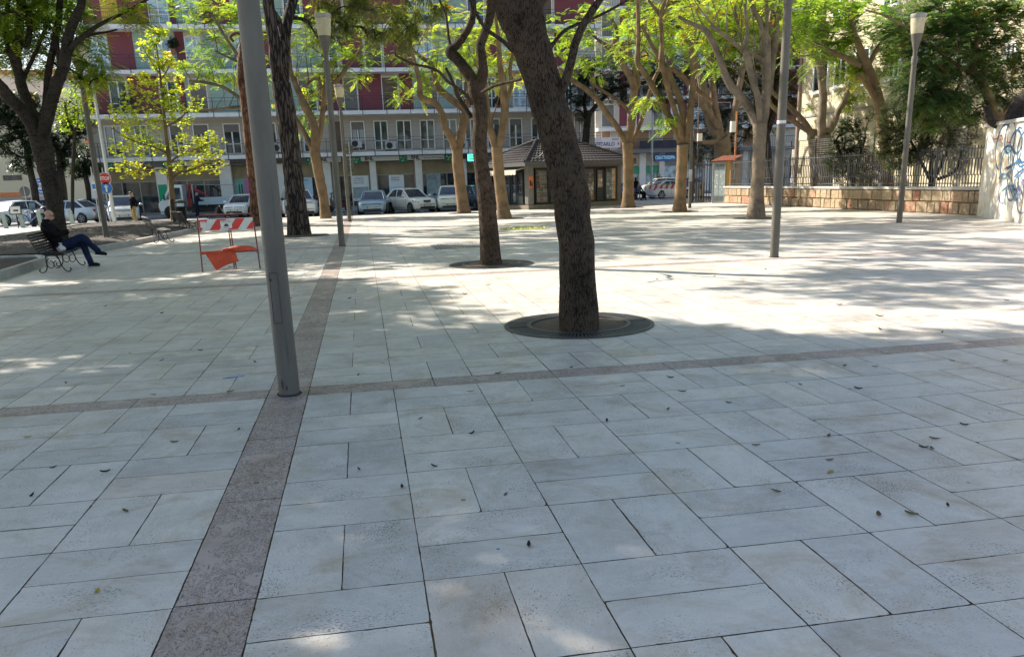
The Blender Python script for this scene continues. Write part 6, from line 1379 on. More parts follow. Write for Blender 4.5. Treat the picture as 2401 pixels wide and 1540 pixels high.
# crowd barrier by the wheelchair
a_=G(1517,470);c_=G(1604,468);mid=(a_+c_)/2;ang=math.atan2(c_.y-a_.y,c_.x-a_.x);hw=(c_-a_).length/2
o=thing('barrier','steel crowd barrier with a red and white board beside the wheelchair','barrier',mid,ang)
b=MB();b.tube([(-hw,0,.05),(-hw,0,1.05),(-hw+.08,0,1.13),(hw-.08,0,1.13),(hw,0,1.05),(hw,0,.05)],.02,6);b.tube([(-hw,0,.22),(hw,0,.22)],.016,6)
for i in range(16): x=-hw+2*hw*(i+1)/17;b.tube([(x,0,.22),(x,0,1.12)],.008,4)
b.build('frame',steel,o);b=MB()
for s in (-1,1): b=MB();b.tube([(s*(hw-.05),-.3,.0),(s*(hw-.05),-.05,.14),(s*(hw-.05),.05,.14),(s*(hw-.05),.3,0)],.018,6);b.build('foot',steel,o)
1;b=MB();b.box(-hw+.06,hw-.06,-.045,-.025,.78,1.06);bd=b.build('striped_board',wht,o);b=MB();n=6
for i in range(n): x=-hw+.1+(2*hw-.3)*i/n;b.quad((x,-.047,.785),(x+.16,-.047,.785),(x+.28,-.047,1.055),(x+.12,-.047,1.055))
b.build('red_stripes',red,bd)
# ================= KIOSK
kc=G(1240,492);ka=rad(24)
k0=thing('kiosk','newspaper kiosk with a brown tiled hip roof, glass display cases full of magazines','kiosk',kc,ka)
# local frame: +x along the front to the right, +y away along the left side
fr=G(1455,480)-kc;KL=fr.length*math.cos(math.atan2(fr.y,fr.x)-ka);KD=4.3
con=M('kiosk_concrete',(.165,.158,.145),.85,var=.2,scale=3,bump=.4,bscale=30);kgreen=M('kiosk_green_black',(.012,.022,.020),.45);kst=M('kiosk_plinth',(.20,.17,.125),.85,var=.2,scale=3)
ztop=2.62
b=MB();b.box(-.05,KL+.05,-.05,KD+.05,-.01,.26);b.build('plinth',kst,k0)
b=MB();b.box(.12,KL-.12,.12,KD-.12,.26,ztop);b.build('inner_wall',cDARK,k0)
for x,y,w in ((0,0,.42),(KL-.36,0,.36),(0,KD-.36,.36),(KL-.36,KD-.36,.36)):
    b=MB();b.box(x,x+w,y,y+w,.26,ztop);b.build('corner_pillar',con,k0,bevel=.06)
b=MB();b.box(-.02,KL+.02,.02,KD-.02,ztop-.28,ztop);b.build('lintel_beam',con,k0)
# roof
ov=.62;h=1.28;rz0=ztop+.02
x0,x1,y0,y1=-ov,KL+ov,-ov,KD+ov;cy_=(y0+y1)/2;inset=(y1-y0)/2
rA=Vector((x0+inset,cy_,rz0+h));rB=Vector((x1-inset,cy_,rz0+h))
if rB.x<rA.x+.3: m_=(rA.x+rB.x)/2;rA.x=m_-.2;rB.x=m_+.2
tile=M('roof_tile_brown',(.05,.04,.041),.75,var=.3,scale=7)
rf=MB()
def slope(a,b_,c,d):
    """a-b eaves, d-c ridge"""
    nr=9;W_=(b_-a).length;nc=int(W_/.30)*4
    nrm=(b_-a).cross(d-a).normalized();
    if nrm.z<0: nrm=-nrm
    for r in range(nr):
        t0=r/nr;t1=(r+1)/nr
        row0=[];row1=[]
        for i in range(nc+1):
            u=i/nc;lift=.045*abs(math.sin(math.pi*u*nc/4))
            p=(a.lerp(b_,u)).lerp(d.lerp(c,u),t0);q=(a.lerp(b_,u)).lerp(d.lerp(c,u),t1)
            row0.append(p+nrm*(lift+.05));row1.append(q+nrm*(lift+.005))
        rf.ring_loft([row0,row1],close=False,caps=False)
        rf.ring_loft([[p-nrm*.05 for p in row0],row0],close=False,caps=False)
A,B_,C_,D_=Vector((x0,y0,rz0)),Vector((x1,y0,rz0)),Vector((x1,y1,rz0)),Vector((x0,y1,rz0))
slope(A,B_,rB,rA);slope(B_,C_,rB,rB);slope(C_,D_,rA,rB);slope(D_,A,rA,rA)
ro=rf.build('roof',tile,k0)
b=MB()
for p,q in ((A,rA),(B_,rB),(C_,rB),(D_,rA),(rA,rB)):
    n=14
    for i in range(n):
        a=p.lerp(q,i/n);c=p.lerp(q,(i+1.1)/n);b.tube([a+Vector((0,0,.06)),c+Vector((0,0,.05))],[.11,.085],8)
b.build('ridge_tiles',tile,ro)
b=MB();b.box(x0-.02,x1+.02,y0-.02,y0+.05,rz0-.2,rz0+.03);b.box(x0-.02,x1+.02,y1-.05,y1+.02,rz0-.2,rz0+.03);b.box(x0-.02,x0+.05,y0+.05,y1-.05,rz0-.2,rz0+.03);b.box(x1-.05,x1+.02,y0+.05,y1-.05,rz0-.2,rz0+.03);b.box(x0+.05,x1-.05,y0+.05,y1-.05,rz0-.12,rz0-.08);b.build('eaves_gutter',M('gutter_grey',(.085,.083,.078),.7,var=.2),k0)
b=MB();b.tube([Vector(v) for v in spline([(rA.x-.2,rA.y-1.2,rz0+.9),(rA.x-.6,rA.y-1.7,rz0+.75),(rA.x-1.4,rA.y-2.3,rz0+.36),(rA.x-2.2,rA.y-2.6,rz0+.2)],4)],.02,5);b.build('cable',M('cable_pale',(.4,.38,.35),.7),k0)
# display cases
magm=[M('mag_%s'%n,c,.4,var=.5,scale=16) for n,c in (('paper',(.17,.17,.16)),('red',(.34,.035,.03)),('blue',(.05,.10,.22)),('dark',(.03,.028,.026)),('yellow',(.20,.16,.06)),('pale',(.40,.40,.40)),('green',(.05,.075,.05)))]
def case(xa,xb,za,zb,front=True,dens=1.,solid_below=0.,pal=(0,0,1,2,3,3,4,5,6),seed=1,name='display_case'):
    T=Matrix.Identity(4) if front else Matrix.Translation((.0,0,0))@Matrix.Rotation(rad(-90),4,'Z')@Matrix.Scale(-1,4,(1,0,0))
    # local: x along the face, y inwards; for the left side x runs away from the corner
    b=MB();w=.07
    b.box(xa,xa+w,-.05,.1,za,zb,T);b.box(xb-w,xb,-.05,.1,za,zb,T);b.box(xa+w,xb-w,-.05,.1,zb-w,zb,T);b.box(xa+w,xb-w,-.05,.1,za,za+w,T);o=b.build(name,kgreen,k0)
    b=MB();b.box(xa+w,xb-w,.105,.115,za+w,zb-w,T);b.build('backing',M('case_back',(.10,.10,.09),.7),o)
    rs=random.Random(seed);b=MB();z=za+w+.06+solid_below
    while z<zb-.25:
        h=rs.uniform(.2,.27);x=xa+w+.02
        while x<xb-w-.1:
            ww=rs.uniform(.11,.2);
            if rs.random()<dens:
                b.mi=rs.choice(pal);t=rs.uniform(-.02,.02);tl=rs.uniform(-.03,.03);b.quad(*[tuple(T@Vector(q)) for q in ((x,.06+t,z),(min(x+ww,xb-w-.01)-.012,.06+t,z),(min(x+ww,xb-w-.01)-.012+tl,.085+t,z+h*rs.uniform(.6,1)),(x+tl,.085+t,z+h*rs.uniform(.6,1)))])
            x+=ww
        z+=h+.02
    b.build('magazines',magm,o)
    b=MB()
    for i in range(1,6): zz=za+(zb-za)*i/6;b.box(xa+w,xb-w,.04,.10,zz,zz+.012,T)
    b.build('shelf',steel,o)
    if solid_below: b=MB();b.box(xa+w,xb-w,-.02,.03,za+w,za+w+solid_below,T);b.build('lower_panel',kgreen,o)
    b=MB();b.box(xa+w,xb-w,-.012,-.008,za+w+solid_below,zb-w,T);b.build('glass',KGL,o)
    return o
def kglass():
    m,nt,out=newmat('case_glass');t=N(nt,'ShaderNodeBsdfTransparent');g=N(nt,'ShaderNodeBsdfGlossy',i_Roughness=.03);f=N(nt,'ShaderNodeFresnel',i_IOR=1.5);mx=N(nt,'ShaderNodeMixShader');fm=N(nt,'ShaderNodeMath',operation='MULTIPLY');fm.inputs[1].default_value=.55;L(nt,f.outputs[0],fm.inputs[0]);L(nt,fm.outputs[0],mx.inputs[0]);L(nt,t.outputs[0],mx.inputs[1]);L(nt,g.outputs[0],mx.inputs[2]);L(nt,mx.outputs[0],out.inputs[0]);return m
KGL=kglass()
zt=ztop-.34
fxs=[(.46,1.55),(1.62,2.75),(2.85,3.9),(4.0,5.05)]
e=KL-.40
case(.5,1.5,.32,zt,seed=2,dens=.95,pal=(0,3,3,0,4,6,2));case(1.56,2.6,.32,zt,seed=3,pal=(0,3,3,2,4,6));case(2.66,e-2.9,.32,zt,seed=4,pal=(0,3,2,1,4)) if e-2.9>3 else None
case(e-2.8,e-1.75,.32,zt,seed=5,dens=.9,pal=(0,0,2,5,3,3,6));case(e-1.66,e-1.06,.32,zt-.1,seed=6,solid_below=.72,pal=(1,1,0,5,4,1,5));case(e-.98,e-.02,.32,zt,seed=7,dens=.95,pal=(0,3,6,0,3,3,5,1))
for i,(a,c) in enumerate(((.5,1.15),(1.2,1.75),(1.85,2.5),(2.6,3.3),(3.35,3.9))):
    case(a,c,.32,zt-.12,False,dens=.7,solid_below=.55 if i%2==0 else .0,seed=20+i,pal=(2,5,0,2,3,1,5))
# awning with scalloped valance on the left side
aw=M('awning_cream',(.62,.54,.44),.8,var=.08);b=MB();T=Matrix.Rotation(rad(-90),4,'Z')@Matrix.Scale(-1,4,(1,0,0))
b.ring_loft([[T@Vector((.35,-.0,zt+.05)),T@Vector((.35,-.0,zt+.10)),T@Vector((.35,-.62,zt-.03)),T@Vector((.35,-.62,zt-.07))],[T@Vector((3.95,-.0,zt+.05)),T@Vector((3.95,-.0,zt+.10)),T@Vector((3.95,-.62,zt-.03)),T@Vector((3.95,-.62,zt-.07))]])
ao=b.build('awning',aw,k0);top=[];bot=[];n=120
for i in range(n+1):
    x=.35+3.6*i/n;top.append(T@Vector((x,-.63,zt-.03)));bot.append(T@Vector((x,-.632-.01*math.sin(i*.5),zt-.26-.045*abs(math.sin(math.pi*i/10)))))
b=MB();b.ring_loft([top,bot,[p+Vector((.006,.006,0)) for p in bot],[p+Vector((.006,.006,0)) for p in top]],close=False,caps=False);b.build('valance',aw,ao)
o=MB().box(-.14,.14,-.012,0,-.33,.33).build('poster',M('poster_orange',(.62,.14,.04),.6,var=.15,scale=6),None);p=Matrix.Translation(kc)@Matrix.Rotation(ka,4,'Z')@Vector((.19,-.005,1.55));o.location=p;o.rotation_euler.z=ka;tag(o,'orange and black poster on the corner pillar of the kiosk','poster')
b=MB();b.box(-.1,.02,-.016,-.0125,-.2,.1);b.box(.04,.11,-.016,-.0125,-.25,.0);b.build('print',cTXT,o)
# ================= VEHICLES
def paint(name,col,metal=.0,rough=.28):
    return M('paint_'+name,col,rough,metal,var=.04,scale=2,coat=.6)
tyre=M('tyre_rubber',(.018,.018,.018),.85,var=.3,scale=20);rimm=M('rim_alloy',(.38,.38,.39),.35,.7);carg=glassmat('car_glass',(.03,.045,.065),.04);blk=M('black_plastic',(.02,.02,.022),.5)
lampw=M('headlamp',(.58,.60,.62),.12,.3,var=.25,scale=14);lampr=M('tail_lamp',(.40,.015,.015),.2);chrome=M('chrome',(.6,.6,.6),.15,.9);platem=M('number_plate',(.66,.66,.64),.5,var=.05);plb=M('plate_blue',(.03,.08,.4),.5)
def car(label,loc,rz,col,L_=4.1,W=1.74,Ht=1.48,hood=.92,belt=.93,xa=.95,xb=.25,xc=-1.35,xd=-1.85,deck=None,nose=.68,wheel=.31,fa=1.30,ra=-1.25,grille='slot',badge='oval',plate_txt='',rails=False,cat='car',lower=None,group='parked cars',taillamp=True,spoke=5):
    """local +x is forward; deck: boot deck height for saloons"""
    o=thing('parked_car',label,cat,loc,rz,group);h=W/2;f=L_/2
    # lower body: sections along x: (x, zbot, half width, shoulder z, top z)
    tailz=deck or belt
    S=[(-f,.42,h*.80,.66,.74 if deck is None else .78),(-f+.07,.30,h*.90,.72,tailz-.05 if deck else .88),(-f+.35,.22,h*.97,.78,tailz if deck else belt+.02),(xd,.2,h,.80,(tailz if deck else belt)),(xc,.19,h,.82,belt),(0,.19,h,.82,belt),(xb,.19,h,.82,belt),(xa,.19,h*.995,.80,hood),(xa+.35,.2,h*.98,.77,hood-.03),(f-.32,.21,h*.95,.70,(hood+nose)/2+.03),(f-.12,.24,h*.88,.62,nose+.02),(f-.02,.30,h*.78,.55,nose-.08),(f,.38,h*.70,.52,nose-.14)]
    S=[tuple(v) for v in spline(S,3)]
    def ring(x,zb,w,zs,zt):
        pr=[(0,zb),(w*.86,zb),(w*.965,zb+.05),(w,zb+.16),(w*1.0,(zb+zs)/2+.05),(w*.99,zs),(w*.955,zs+(zt-zs)*.55),(w*.88,zt-.012),(w*.72,zt+.004),(0,zt+.02)]
        return [Vector((x,-y,z)) for y,z in pr]+[Vector((x,y,z)) for y,z in reversed(pr[1:-1])]
    b=MB();b.ring_loft([ring(*s) for s in S]);body=b.build('body',col,o,smooth=True)
    # glasshouse
    wb=h*.90;wr=h*.70
    G_=[(xd-.02,wb*.93,belt-.02,wb*.90,belt-.005),(xc,wb*.97,belt-.02,wr*.92,Ht-.06),((xc+xb)/2,wb,belt-.02,wr*1.02,Ht-.02),(xb,wb,belt-.02,wr*.96,Ht-.055),(xa,wb*.93,hood-.03,wb*.88,hood+.0)]
    def gr(x,w0,z0,w1,z1): return [Vector((x,-w0,z0)),Vector((x,-(w0*.45+w1*.55),z0+(z1-z0)*.55)),Vector((x,-w1,z1-.03 if z1-z0>.1 else z1)),Vector((x,-w1*.8,z1)),Vector((x,w1*.8,z1)),Vector((x,w1,z1-.03 if z1-z0>.1 else z1)),Vector((x,(w0*.45+w1*.55),z0+(z1-z0)*.55)),Vector((x,w0,z0))]
    b=MB();b.ring_loft([gr(*g) for g in G_]);b.build('windows',carg,o,smooth=False)
    # roof skin and pillars
    b=MB();g1,g2,g3=G_[1],G_[2],G_[3]
    def rr(g,lift,xo=0): x,w0,z0,w1,z1=g;return [Vector((x+xo,-w1*1.03,z1-.045)),Vector((x+xo,-w1*.98,z1-.005+lift)),Vector((x+xo,-w1*.5,z1+lift+.012)),Vector((x+xo,w1*.5,z1+lift+.012)),Vector((x+xo,w1*.98,z1-.005+lift)),Vector((x+xo,w1*1.03,z1-.045))]
    b.ring_loft([rr(g1,.008,-.06),rr(g1,.014),rr(g2,.016),rr(g3,.014),rr(g3,.006,.05)])
    roof=b.build('roof',col,o,smooth=True)
    b=MB()
    for s in (-1,1):
        def pt(g,k=1.): x,w0,z0,w1,z1=g;return Vector((x,s*w1*k,z1-.03))
        def pb(g,k=1.): x,w0,z0,w1,z1=g;return Vector((x,s*w0*k,z0+.02))
        b.tube([Vector((xa,s*wb*.92,hood-.01)),pt(g3,1.02)],.035,6);b.tube([Vector((xd+.0,s*wb*.93,belt)),pt(g1,1.02)],.075 if deck is None else .05,6)
        b.tube([pt(g1,1.02),pt(g2,1.02),pt(g3,1.02)],.028,6)
        xm=(xb+xc)/2+.05;b.tube([Vector((xm,s*wb*1.005,belt-.02)),Vector((xm-.03,s*(wb*.45+wr*.55)*1.01,belt+(Ht-belt)*.55)),Vector((xm-.05,s*wr*1.02,Ht-.05))],.03,6)
        b.tube([Vector((xd,s*wb*.95,belt+.0)),Vector((xc,s*wb*.985,belt+.005)),Vector((xb,s*wb*1.0,belt+.005)),Vector((xa,s*wb*.94,hood))],.018,6)
    b.build('pillars',col,o)
    # wheels
    for x in (fa,ra):
        for s in (-1,1):
            b=MB();b.lathe([(wheel*1.16,0),(wheel*1.16,.012),(wheel*.4,.014)],24,T=Matrix.Translation((x,s*(h*.985),wheel+.02))@Matrix.Rotation(rad(-90*s),4,'X'));b.build('wheel_arch',blk,body)
            T=Matrix.Translation((x,s*(h-.17),wheel))@Matrix.Rotation(rad(-90*s),4,'X')
            b=MB();b.lathe([(wheel*.55,0),(wheel*.94,0),(wheel,.03),(wheel,.17),(wheel*.95,.205),(wheel*.70,.21),(wheel*.66,.19)],24,T=T);w_=b.build('wheel',tyre,o,smooth=True)
            b=MB();b.lathe([(wheel*.67,.17),(wheel*.67,.20),(wheel*.6,.207),(wheel*.57,.19),(.01,.185)],20,T=T)
            for k in range(spoke):
                a=2*math.pi*k/spoke;b.prism([(.03,-.03),(wheel*.62,-.022),(wheel*.62,.022),(.03,.03)],.186,.206,T@Matrix.Rotation(a,4,'Z'))
            b.build('rim',rimm,w_)
    # front furniture
    zf=nose-.10
    for s in (-1,1):
        b=MB();Q_=[(f-.47,.985,nose-.03,nose+.075),(f-.30,.955,nose-.075,nose+.06),(f-.13,.885,nose-.115,nose+.02),(f-.045,.72,nose-.145,nose-.03),(f-.015,.52,nose-.15,nose-.06)]
        b.ring_loft([[Vector((x,s*h*k,z0)),Vector((x-.015,s*h*k*.985,z1)),Vector((x-.12,s*h*(k-.08),z1)),Vector((x-.12,s*h*(k-.08),z0))] for x,k,z0,z1 in Q_]);hl=b.build('headlight',lampw,o,smooth=True)
        b=MB();b.ball((f-.06,s*h*.76,nose-.075),.05,.05,.04,10,6);b.build('lens',chrome,hl)
        b=MB();b.box(f-.14,f-.03,s*h*.66-.07,s*h*.66+.07,.36,.43);b.build('fog_light',lampw if spoke!=7 else blk,o)
        b=MB();b.ball((xa-.12,s*(h+.11),belt+.06),.07,.11,.075,10,6);b.tube([(xa-.1,s*(h*.93),belt+.02),(xa-.1,s*(h+.08),belt+.04)],.02,5);b.build('mirror',col if spoke!=7 else blk,o)
        if taillamp:
            b=MB();b.box(-f-.005+.03,-f+.22,s*h*.80-.09,s*h*.80+.085,.68,.86);b.build('tail_light',lampr,o)
        xm=(xb+xc)/2+.05;b=MB()
        for xx in (xa-.1,xm,xc+.1): b.box(xx-.006,xx+.006,s*h*1.0-.004,s*h*1.0+.004,.34,belt-.09)
        b.box(xc+.1,xa-.1,s*h*1.0-.004,s*h*1.0+.004,.335,.345);d=b.build('door_seam',blk,o)
        b=MB()
        for xx in (xm+.12,xc+.28): b.box(xx,xx+.17,s*h*.99-.004,s*h*.99+.022,.74,.775)
        b.build('door_handle',col,o)
        if rails: b=MB();b.tube([Vector((xc,s*wr*.95,Ht-.02)),Vector(((xb+xc)/2,s*wr*1.0,Ht+.045)),Vector((xb,s*wr*.95,Ht-.02))],.022,6);b.build('roof_rail',chrome,o)
    b=MB();b.box(f-.03,f+.012,-h*.62,h*.62,.27,.40);b.build('lower_grille',blk,o)
    if grille=='slot':
        b=MB();b.box(f-.1,f-.035,-h*.38,h*.38,nose-.13,nose-.04);g=b.build('grille',blk,o);b=MB();b.box(f-.036,f-.028,-h*.36,h*.36,nose-.095,nose-.08);b.build('grille_bar',chrome,g)
    elif grille=='shield':
        b=MB();b.prism([(-.27,.17),(.27,.17),(.2,-.08),(0,-.2),(-.2,-.08)],-.03,.0,Matrix.Translation((f-.005,0,nose-.13))@Matrix.Rotation(rad(90),4,'Z')@Matrix.Rotation(rad(90),4,'X'));g=b.build('grille',blk,o);b=MB()
        for i in range(7): x=-.2+i*.066;b.box(f-.008,f+.004,x-.01,x+.01,nose-.27+abs(x)*.5,nose+.02)
        b.build('grille_bar',chrome,g)
    elif grille=='wide':
        b=MB();b.box(f-.1,f-.012,-h*.56,h*.56,nose-.16,nose-.01);g=b.build('grille',blk,o);b=MB()
        for z in (nose-.13,nose-.09,nose-.05): b.box(f-.013,f-.004,-h*.54,h*.54,z,z+.018)
        b.build('grille_bar',chrome,g)
    elif grille=='black':
        b=MB();b.box(f-.12,f-.02,-h*.66,h*.66,nose-.14,nose-.03);b.build('grille',blk,o)
    Tb=Matrix.Translation((f-.0,0,nose-.085))@Matrix.Rotation(rad(90),4,'Z')@Matrix.Rotation(rad(90),4,'X');b=MB()
    if badge=='star':
        b.ring_loft([[Tb@Vector((r*math.cos(2*math.pi*i/24),r*math.sin(2*math.pi*i/24),z)) for r,z in ((.085,.0),(.10,.0),(.10,.015),(.085,.015))] for i in range(25)],True,False)
        for k in range(3): b.prism([(-.016,0),(.016,0),(.003,.09),(-.003,.09)],0,.015,Tb@Matrix.Rotation(2*math.pi*k/3,4,'Z'))
    elif badge=='diamond':
        Bp=[(0,.12),(.08,0),(0,-.12),(-.08,0)];b.ring_loft([[Tb@Vector((x*k,y*k,z)) for k,z in ((.6,.0),(1,.0),(1,.015),(.6,.015))] for x,y in Bp+Bp[:1]],True,False)
    elif badge=='oval': b.ball(Tb@Vector((0,0,.005)),.015,.075,.03,14,6)
    else: b.prism([(-.05,.06),(.05,.06),(.045,-.02),(0,-.07),(-.045,-.02)],0,.015,Tb)
    b.build('badge',chrome,o)
    b=MB();b.box(f+.002,f+.016,-.26,.26,.42,.53);p=b.build('number_plate',platem,o);b=MB();b.box(f+.0165,f+.019,-.26,-.215,.42,.53);b.box(f+.0165,f+.019,.215,.26,.42,.53);b.build('plate_band',plb,p)
    if plate_txt: text(plate_txt,.10,cTXT,p,(f+.018,0,.475),(math.pi/2,0,math.pi/2),ext=.001,width=.36)
    b=MB();b.box(-f-.012+.0,-f+.02,-.26,.26,.62,.73);b.build('number_plate',platem,o)
    b=MB();b.tube([(xa-.05,.1,hood+.015),(xa-.0,-.45,hood+.02)],.010,4);b.tube([(xa-.05,.62,hood+.015),(xa-.0,.1,hood+.02)],.010,4);b.build('wiper',blk,o)
    return o
pw=paint('white',(.82,.82,.81));ps=paint('silver',(.56,.58,.60),.35,.3);plb_=paint('light_blue',(.30,.42,.56),.3,.3);pdb=paint('blue',(.03,.13,.42));pbg=paint('beige',(.55,.51,.38));pgy=paint('grey_blue',(.13,.18,.25),.4,.3)
D90=rad(-90)
def cx(px_,Y,py=490): return atY(px_,py,Y).x
# front row in front of the bank, noses towards the square
car('pale blue hatchback parked with its nose to the square, beside the road sign backs',(cx(877,53),53.3,-.1),D90-rad(4),plb_,4.15,1.72,1.46,grille='black',badge='oval',plate_txt='CG 178NE',nose=.72)
car('small rounded white car angled to the square, between the blue hatchback and the white crossover',(cx(965,54.2),54.2,-.1),D90+rad(28),pw,3.85,1.68,1.52,hood=.95,belt=.98,xa=.85,xb=.05,xc=-1.2,xd=-1.75,nose=.74,grille='shield',badge='shield',fa=1.2,ra=-1.19,plate_txt='EN 501XK')
car('white crossover with a broad black front grille, behind the tan forked tree',(cx(1058,54.6),54.6,-.1),D90-rad(6),pw,4.1,1.78,1.60,hood=1.02,belt=1.02,nose=.86,grille='black',badge='diamond',wheel=.33,spoke=7,plate_txt='FA 879MC')
car('blue grey car showing on both sides of the slim dark trunk, beside the kiosk',(cx(1126,55.5),55.8,-.1),D90+rad(16),pgy,4.2,1.74,1.56,grille='slot',hood=.98,belt=1.0,nose=.78)
car('silver sport utility car with roof rails, half hidden by the plated pine',(cx(700,53.4),53.6,-.1),D90+rad(12),ps,4.45,1.85,1.66,hood=1.08,belt=1.06,nose=.92,grille='wide',badge='shield',wheel=.35,rails=True,spoke=7)
car('white hatchback lit by the sun behind the red and white barrier',(cx(570,58.),58.6,-.1),D90-rad(12),pw,3.9,1.66,1.45,nose=.70,grille='black',badge='shield')
car('silver people carrier facing the square behind the standing man with a cap',(cx(286,54.5),54.8,-.1),D90+rad(14),ps,4.3,1.80,1.62,hood=1.02,belt=1.02,xa=1.1,xb=.35,nose=.82,grille='wide',badge='star',wheel=.33,plate_txt='EF 420RT')
car('silver saloon seen from behind its right rear corner, beside the dark many stemmed trunk',(cx(158,56.5),56.8,-.1),rad(163),ps,4.5,1.74,1.43,deck=.98,belt=.93,xa=1.0,xb=.3,xc=-.95,xd=-1.55,fa=1.35,ra=-1.33,badge='star')
car('white hatchback at the left edge, nose turned towards the docking posts',(cx(20,58),58.5,-.1),rad(-118),pw,4.1,1.74,1.50,nose=.74,grille='black')
car('silver estate car behind the saloon, mostly hidden',(cx(203,63),63.5,-.1),rad(170),paint('silver_blue',(.28,.34,.42),.5,.3),4.3,1.74,1.46)
car('dark blue car parked beyond the silver saloon under the evergreen trees',(cx(225,72),73,-.1),rad(175),paint('navy',(.02,.04,.10)),4.3,1.74,1.5)
car('grey car behind the white hatchback at the far left',(cx(78,66),66.5,-.1),rad(-165),paint('dark_grey',(.07,.07,.075)),4.2,1.74,1.48)
# street on the right
car('bright blue small car behind the right corner of the kiosk',(cx(1447,70,440),71,-.1),rad(8),pdb,3.8,1.66,1.5)
car('cream beige hatchback facing left behind the striped crowd barrier',(cx(1550,79,430),79.5,-.1),rad(176),pbg,3.6,1.62,1.58,hood=1.0,belt=1.0,xa=.95,xb=.35,nose=.82,fa=1.12,ra=-1.12,group='parked cars')
car('white rounded small car with a blue reflecting rear window, directly behind the crowd barrier',(cx(1583,64,440),65.2,-.1),rad(8),pw,3.65,1.66,1.42,hood=.88,belt=.92,xa=.75,xb=.1,xc=-.75,xd=-1.55,fa=1.15,ra=-1.15)
car('dark violet car partly hidden behind the four limbed tree',(cx(1610,83,430),84,-.1),rad(178),paint('violet',(.05,.03,.13)),3.9,1.68,1.5)
# flatbed truck with a red crane
tk=thing('flatbed_truck','white flatbed truck with pale blue drop sides and a red folded crane behind the cab','truck',(cx(478,62.2,490),62.2,-.1),rad(183))
tw=paint('truck_white',(.76,.78,.80));b=MB()
b.ring_loft([[Vector((x,y,z)) for x,z in ((1.15,.42),(2.72,.42),(2.80,.75),(2.74,1.02),(2.45,1.25),(1.98,2.12),(1.82,2.18),(1.15,2.18))] for y in (-.95,-.90,.90,.95)]) if False else b.ring_loft([[Vector((x,y*k,z)) for x,z,k in ((1.15,.42,1),(2.72,.42,.97),(2.80,.75,.97),(2.74,1.02,.97),(2.45,1.25,.95),(1.98,2.12,.86),(1.82,2.18,.85),(1.15,2.18,.88))] for y in (-.97,.97)]);cab=b.build('cab',tw,tk,bevel=.04)
b=MB();b.ring_loft([[Vector((1.97+.03,y,2.06)),Vector((2.46,y,1.28)),Vector((2.44,y,1.26)),Vector((1.95,y,2.04))] for y in (-.78,.78)]);b.build('windscreen',carg,tk)
for s in (-1,1):
    b=MB();b.prism([(1.3,1.22),(2.26,1.22),(1.93,1.98),(1.3,1.98)],s*.955-.02,s*.955+.012,Matrix.Rotation(rad(90),4,'X')@Matrix.Scale(1,4)) if False else b.ring_loft([[Vector((x,s*y,z)) for x,z,y in ((1.3,1.22,yy),(2.26,1.22,yy),(1.93,1.98,yy-.07),(1.3,1.98,yy-.07))] for yy in (.90,.972)]);b.build('window',carg,tk)
    b=MB();b.box(1.26,1.27,s*.975-.004,s*.975+.004,.5,2.0);b.box(1.38,1.55,s*.975,s*.975+s*.03,1.02,1.07);b.box(1.2,2.2,s*.972-.004,s*.972+.006,.45,.62);b.build('door',blk,tk)
    b=MB();b.box(2.30,2.38,s*1.1-.1,s*1.1+.1,1.2,1.55);b.tube([(2.3,s*.95,1.2),(2.34,s*1.1,1.25)],.02);b.build('mirror',blk,tk)
    b=MB();b.box(2.70,2.79,s*.72-.16,s*.72+.16,.72,.95);b.build('headlight',lampw,tk)
    for x in (2.05,-1.35):
        T=Matrix.Translation((x,s*.75,.36))@Matrix.Rotation(rad(-90*s),4,'X');b=MB();b.lathe([(.2,0),(.34,0),(.36,.03),(.36,.19),(.33,.22),(.24,.225)],22,T=T);w_=b.build('wheel',tyre,tk,smooth=True);b=MB();b.lathe([(.24,.19),(.24,.22),(.15,.2),(.05,.235),(.01,.235)],16,T=T);b.build('rim',rimm,w_)
        b=MB();b.lathe([(.43,0),(.43,.02),(.36,.022)],20,T=Matrix.Translation((x,s*.945,.38))@Matrix.Rotation(rad(-90*s),4,'X'));b.build('wheel_arch',blk,tk)
b=MB();b.box(-2.6,1.12,-.4,.4,.45,.68);b.box(-1.0,.7,-.8,.8,.3,.55);b.build('chassis',blk,tk)
bedm=M('drop_side_blue',(.46,.58,.68),.5,var=.1);b=MB();b.box(-2.65,.42,-1.0,1.0,.80,.88)
b.build('load_bed',bedm,tk)
for s in (-1,1):
    b=MB()
    for z in (.885,1.02,1.155): b.box(-2.62,.40,s*.98-.025,s*.98+.025,z,z+.128)
    b.build('drop_side',bedm,tk)
b=MB()
for z in (.885,1.02,1.155): b.box(-2.66,-2.62,-.95,.95,z,z+.128)
b.build('tailboard',bedm,tk)
M('rack_grey',(.35,.36,.36),.5,.3)
for s in (-1,1): b=MB();b.box(-2.68,-2.60,s*1.03-.025,s*1.03+.025,.7,2.1);b.build('rear_post',blk,tk)
b=MB();b.box(.44,.52,-.9,.9,2.1,2.18);b.box(.44,.52,-.94,-.86,.88,2.15);b.box(.44,.52,.86,.94,.88,2.15);b.tube([(.48,-.9,2.14),(-2.64,-1.03,2.08)],.025);b.build('ladder_rack',MATS['rack_grey'],tk)
crm=M('crane_red',(.36,.03,.04),.45);b=MB();b.box(.74,1.0,-.18,.18,.6,1.2);b.tube([(.88,0,1.15),(.80,0,2.2)],.085,8);b.tube([(.80,0,2.2),(.2,.1,1.72),(-.5,.15,1.3)],[.08,.075,.06],8);b.tube([(.78,.14,2.12),(.2,.17,1.62)],.035,6);b.build('crane',crm,tk)
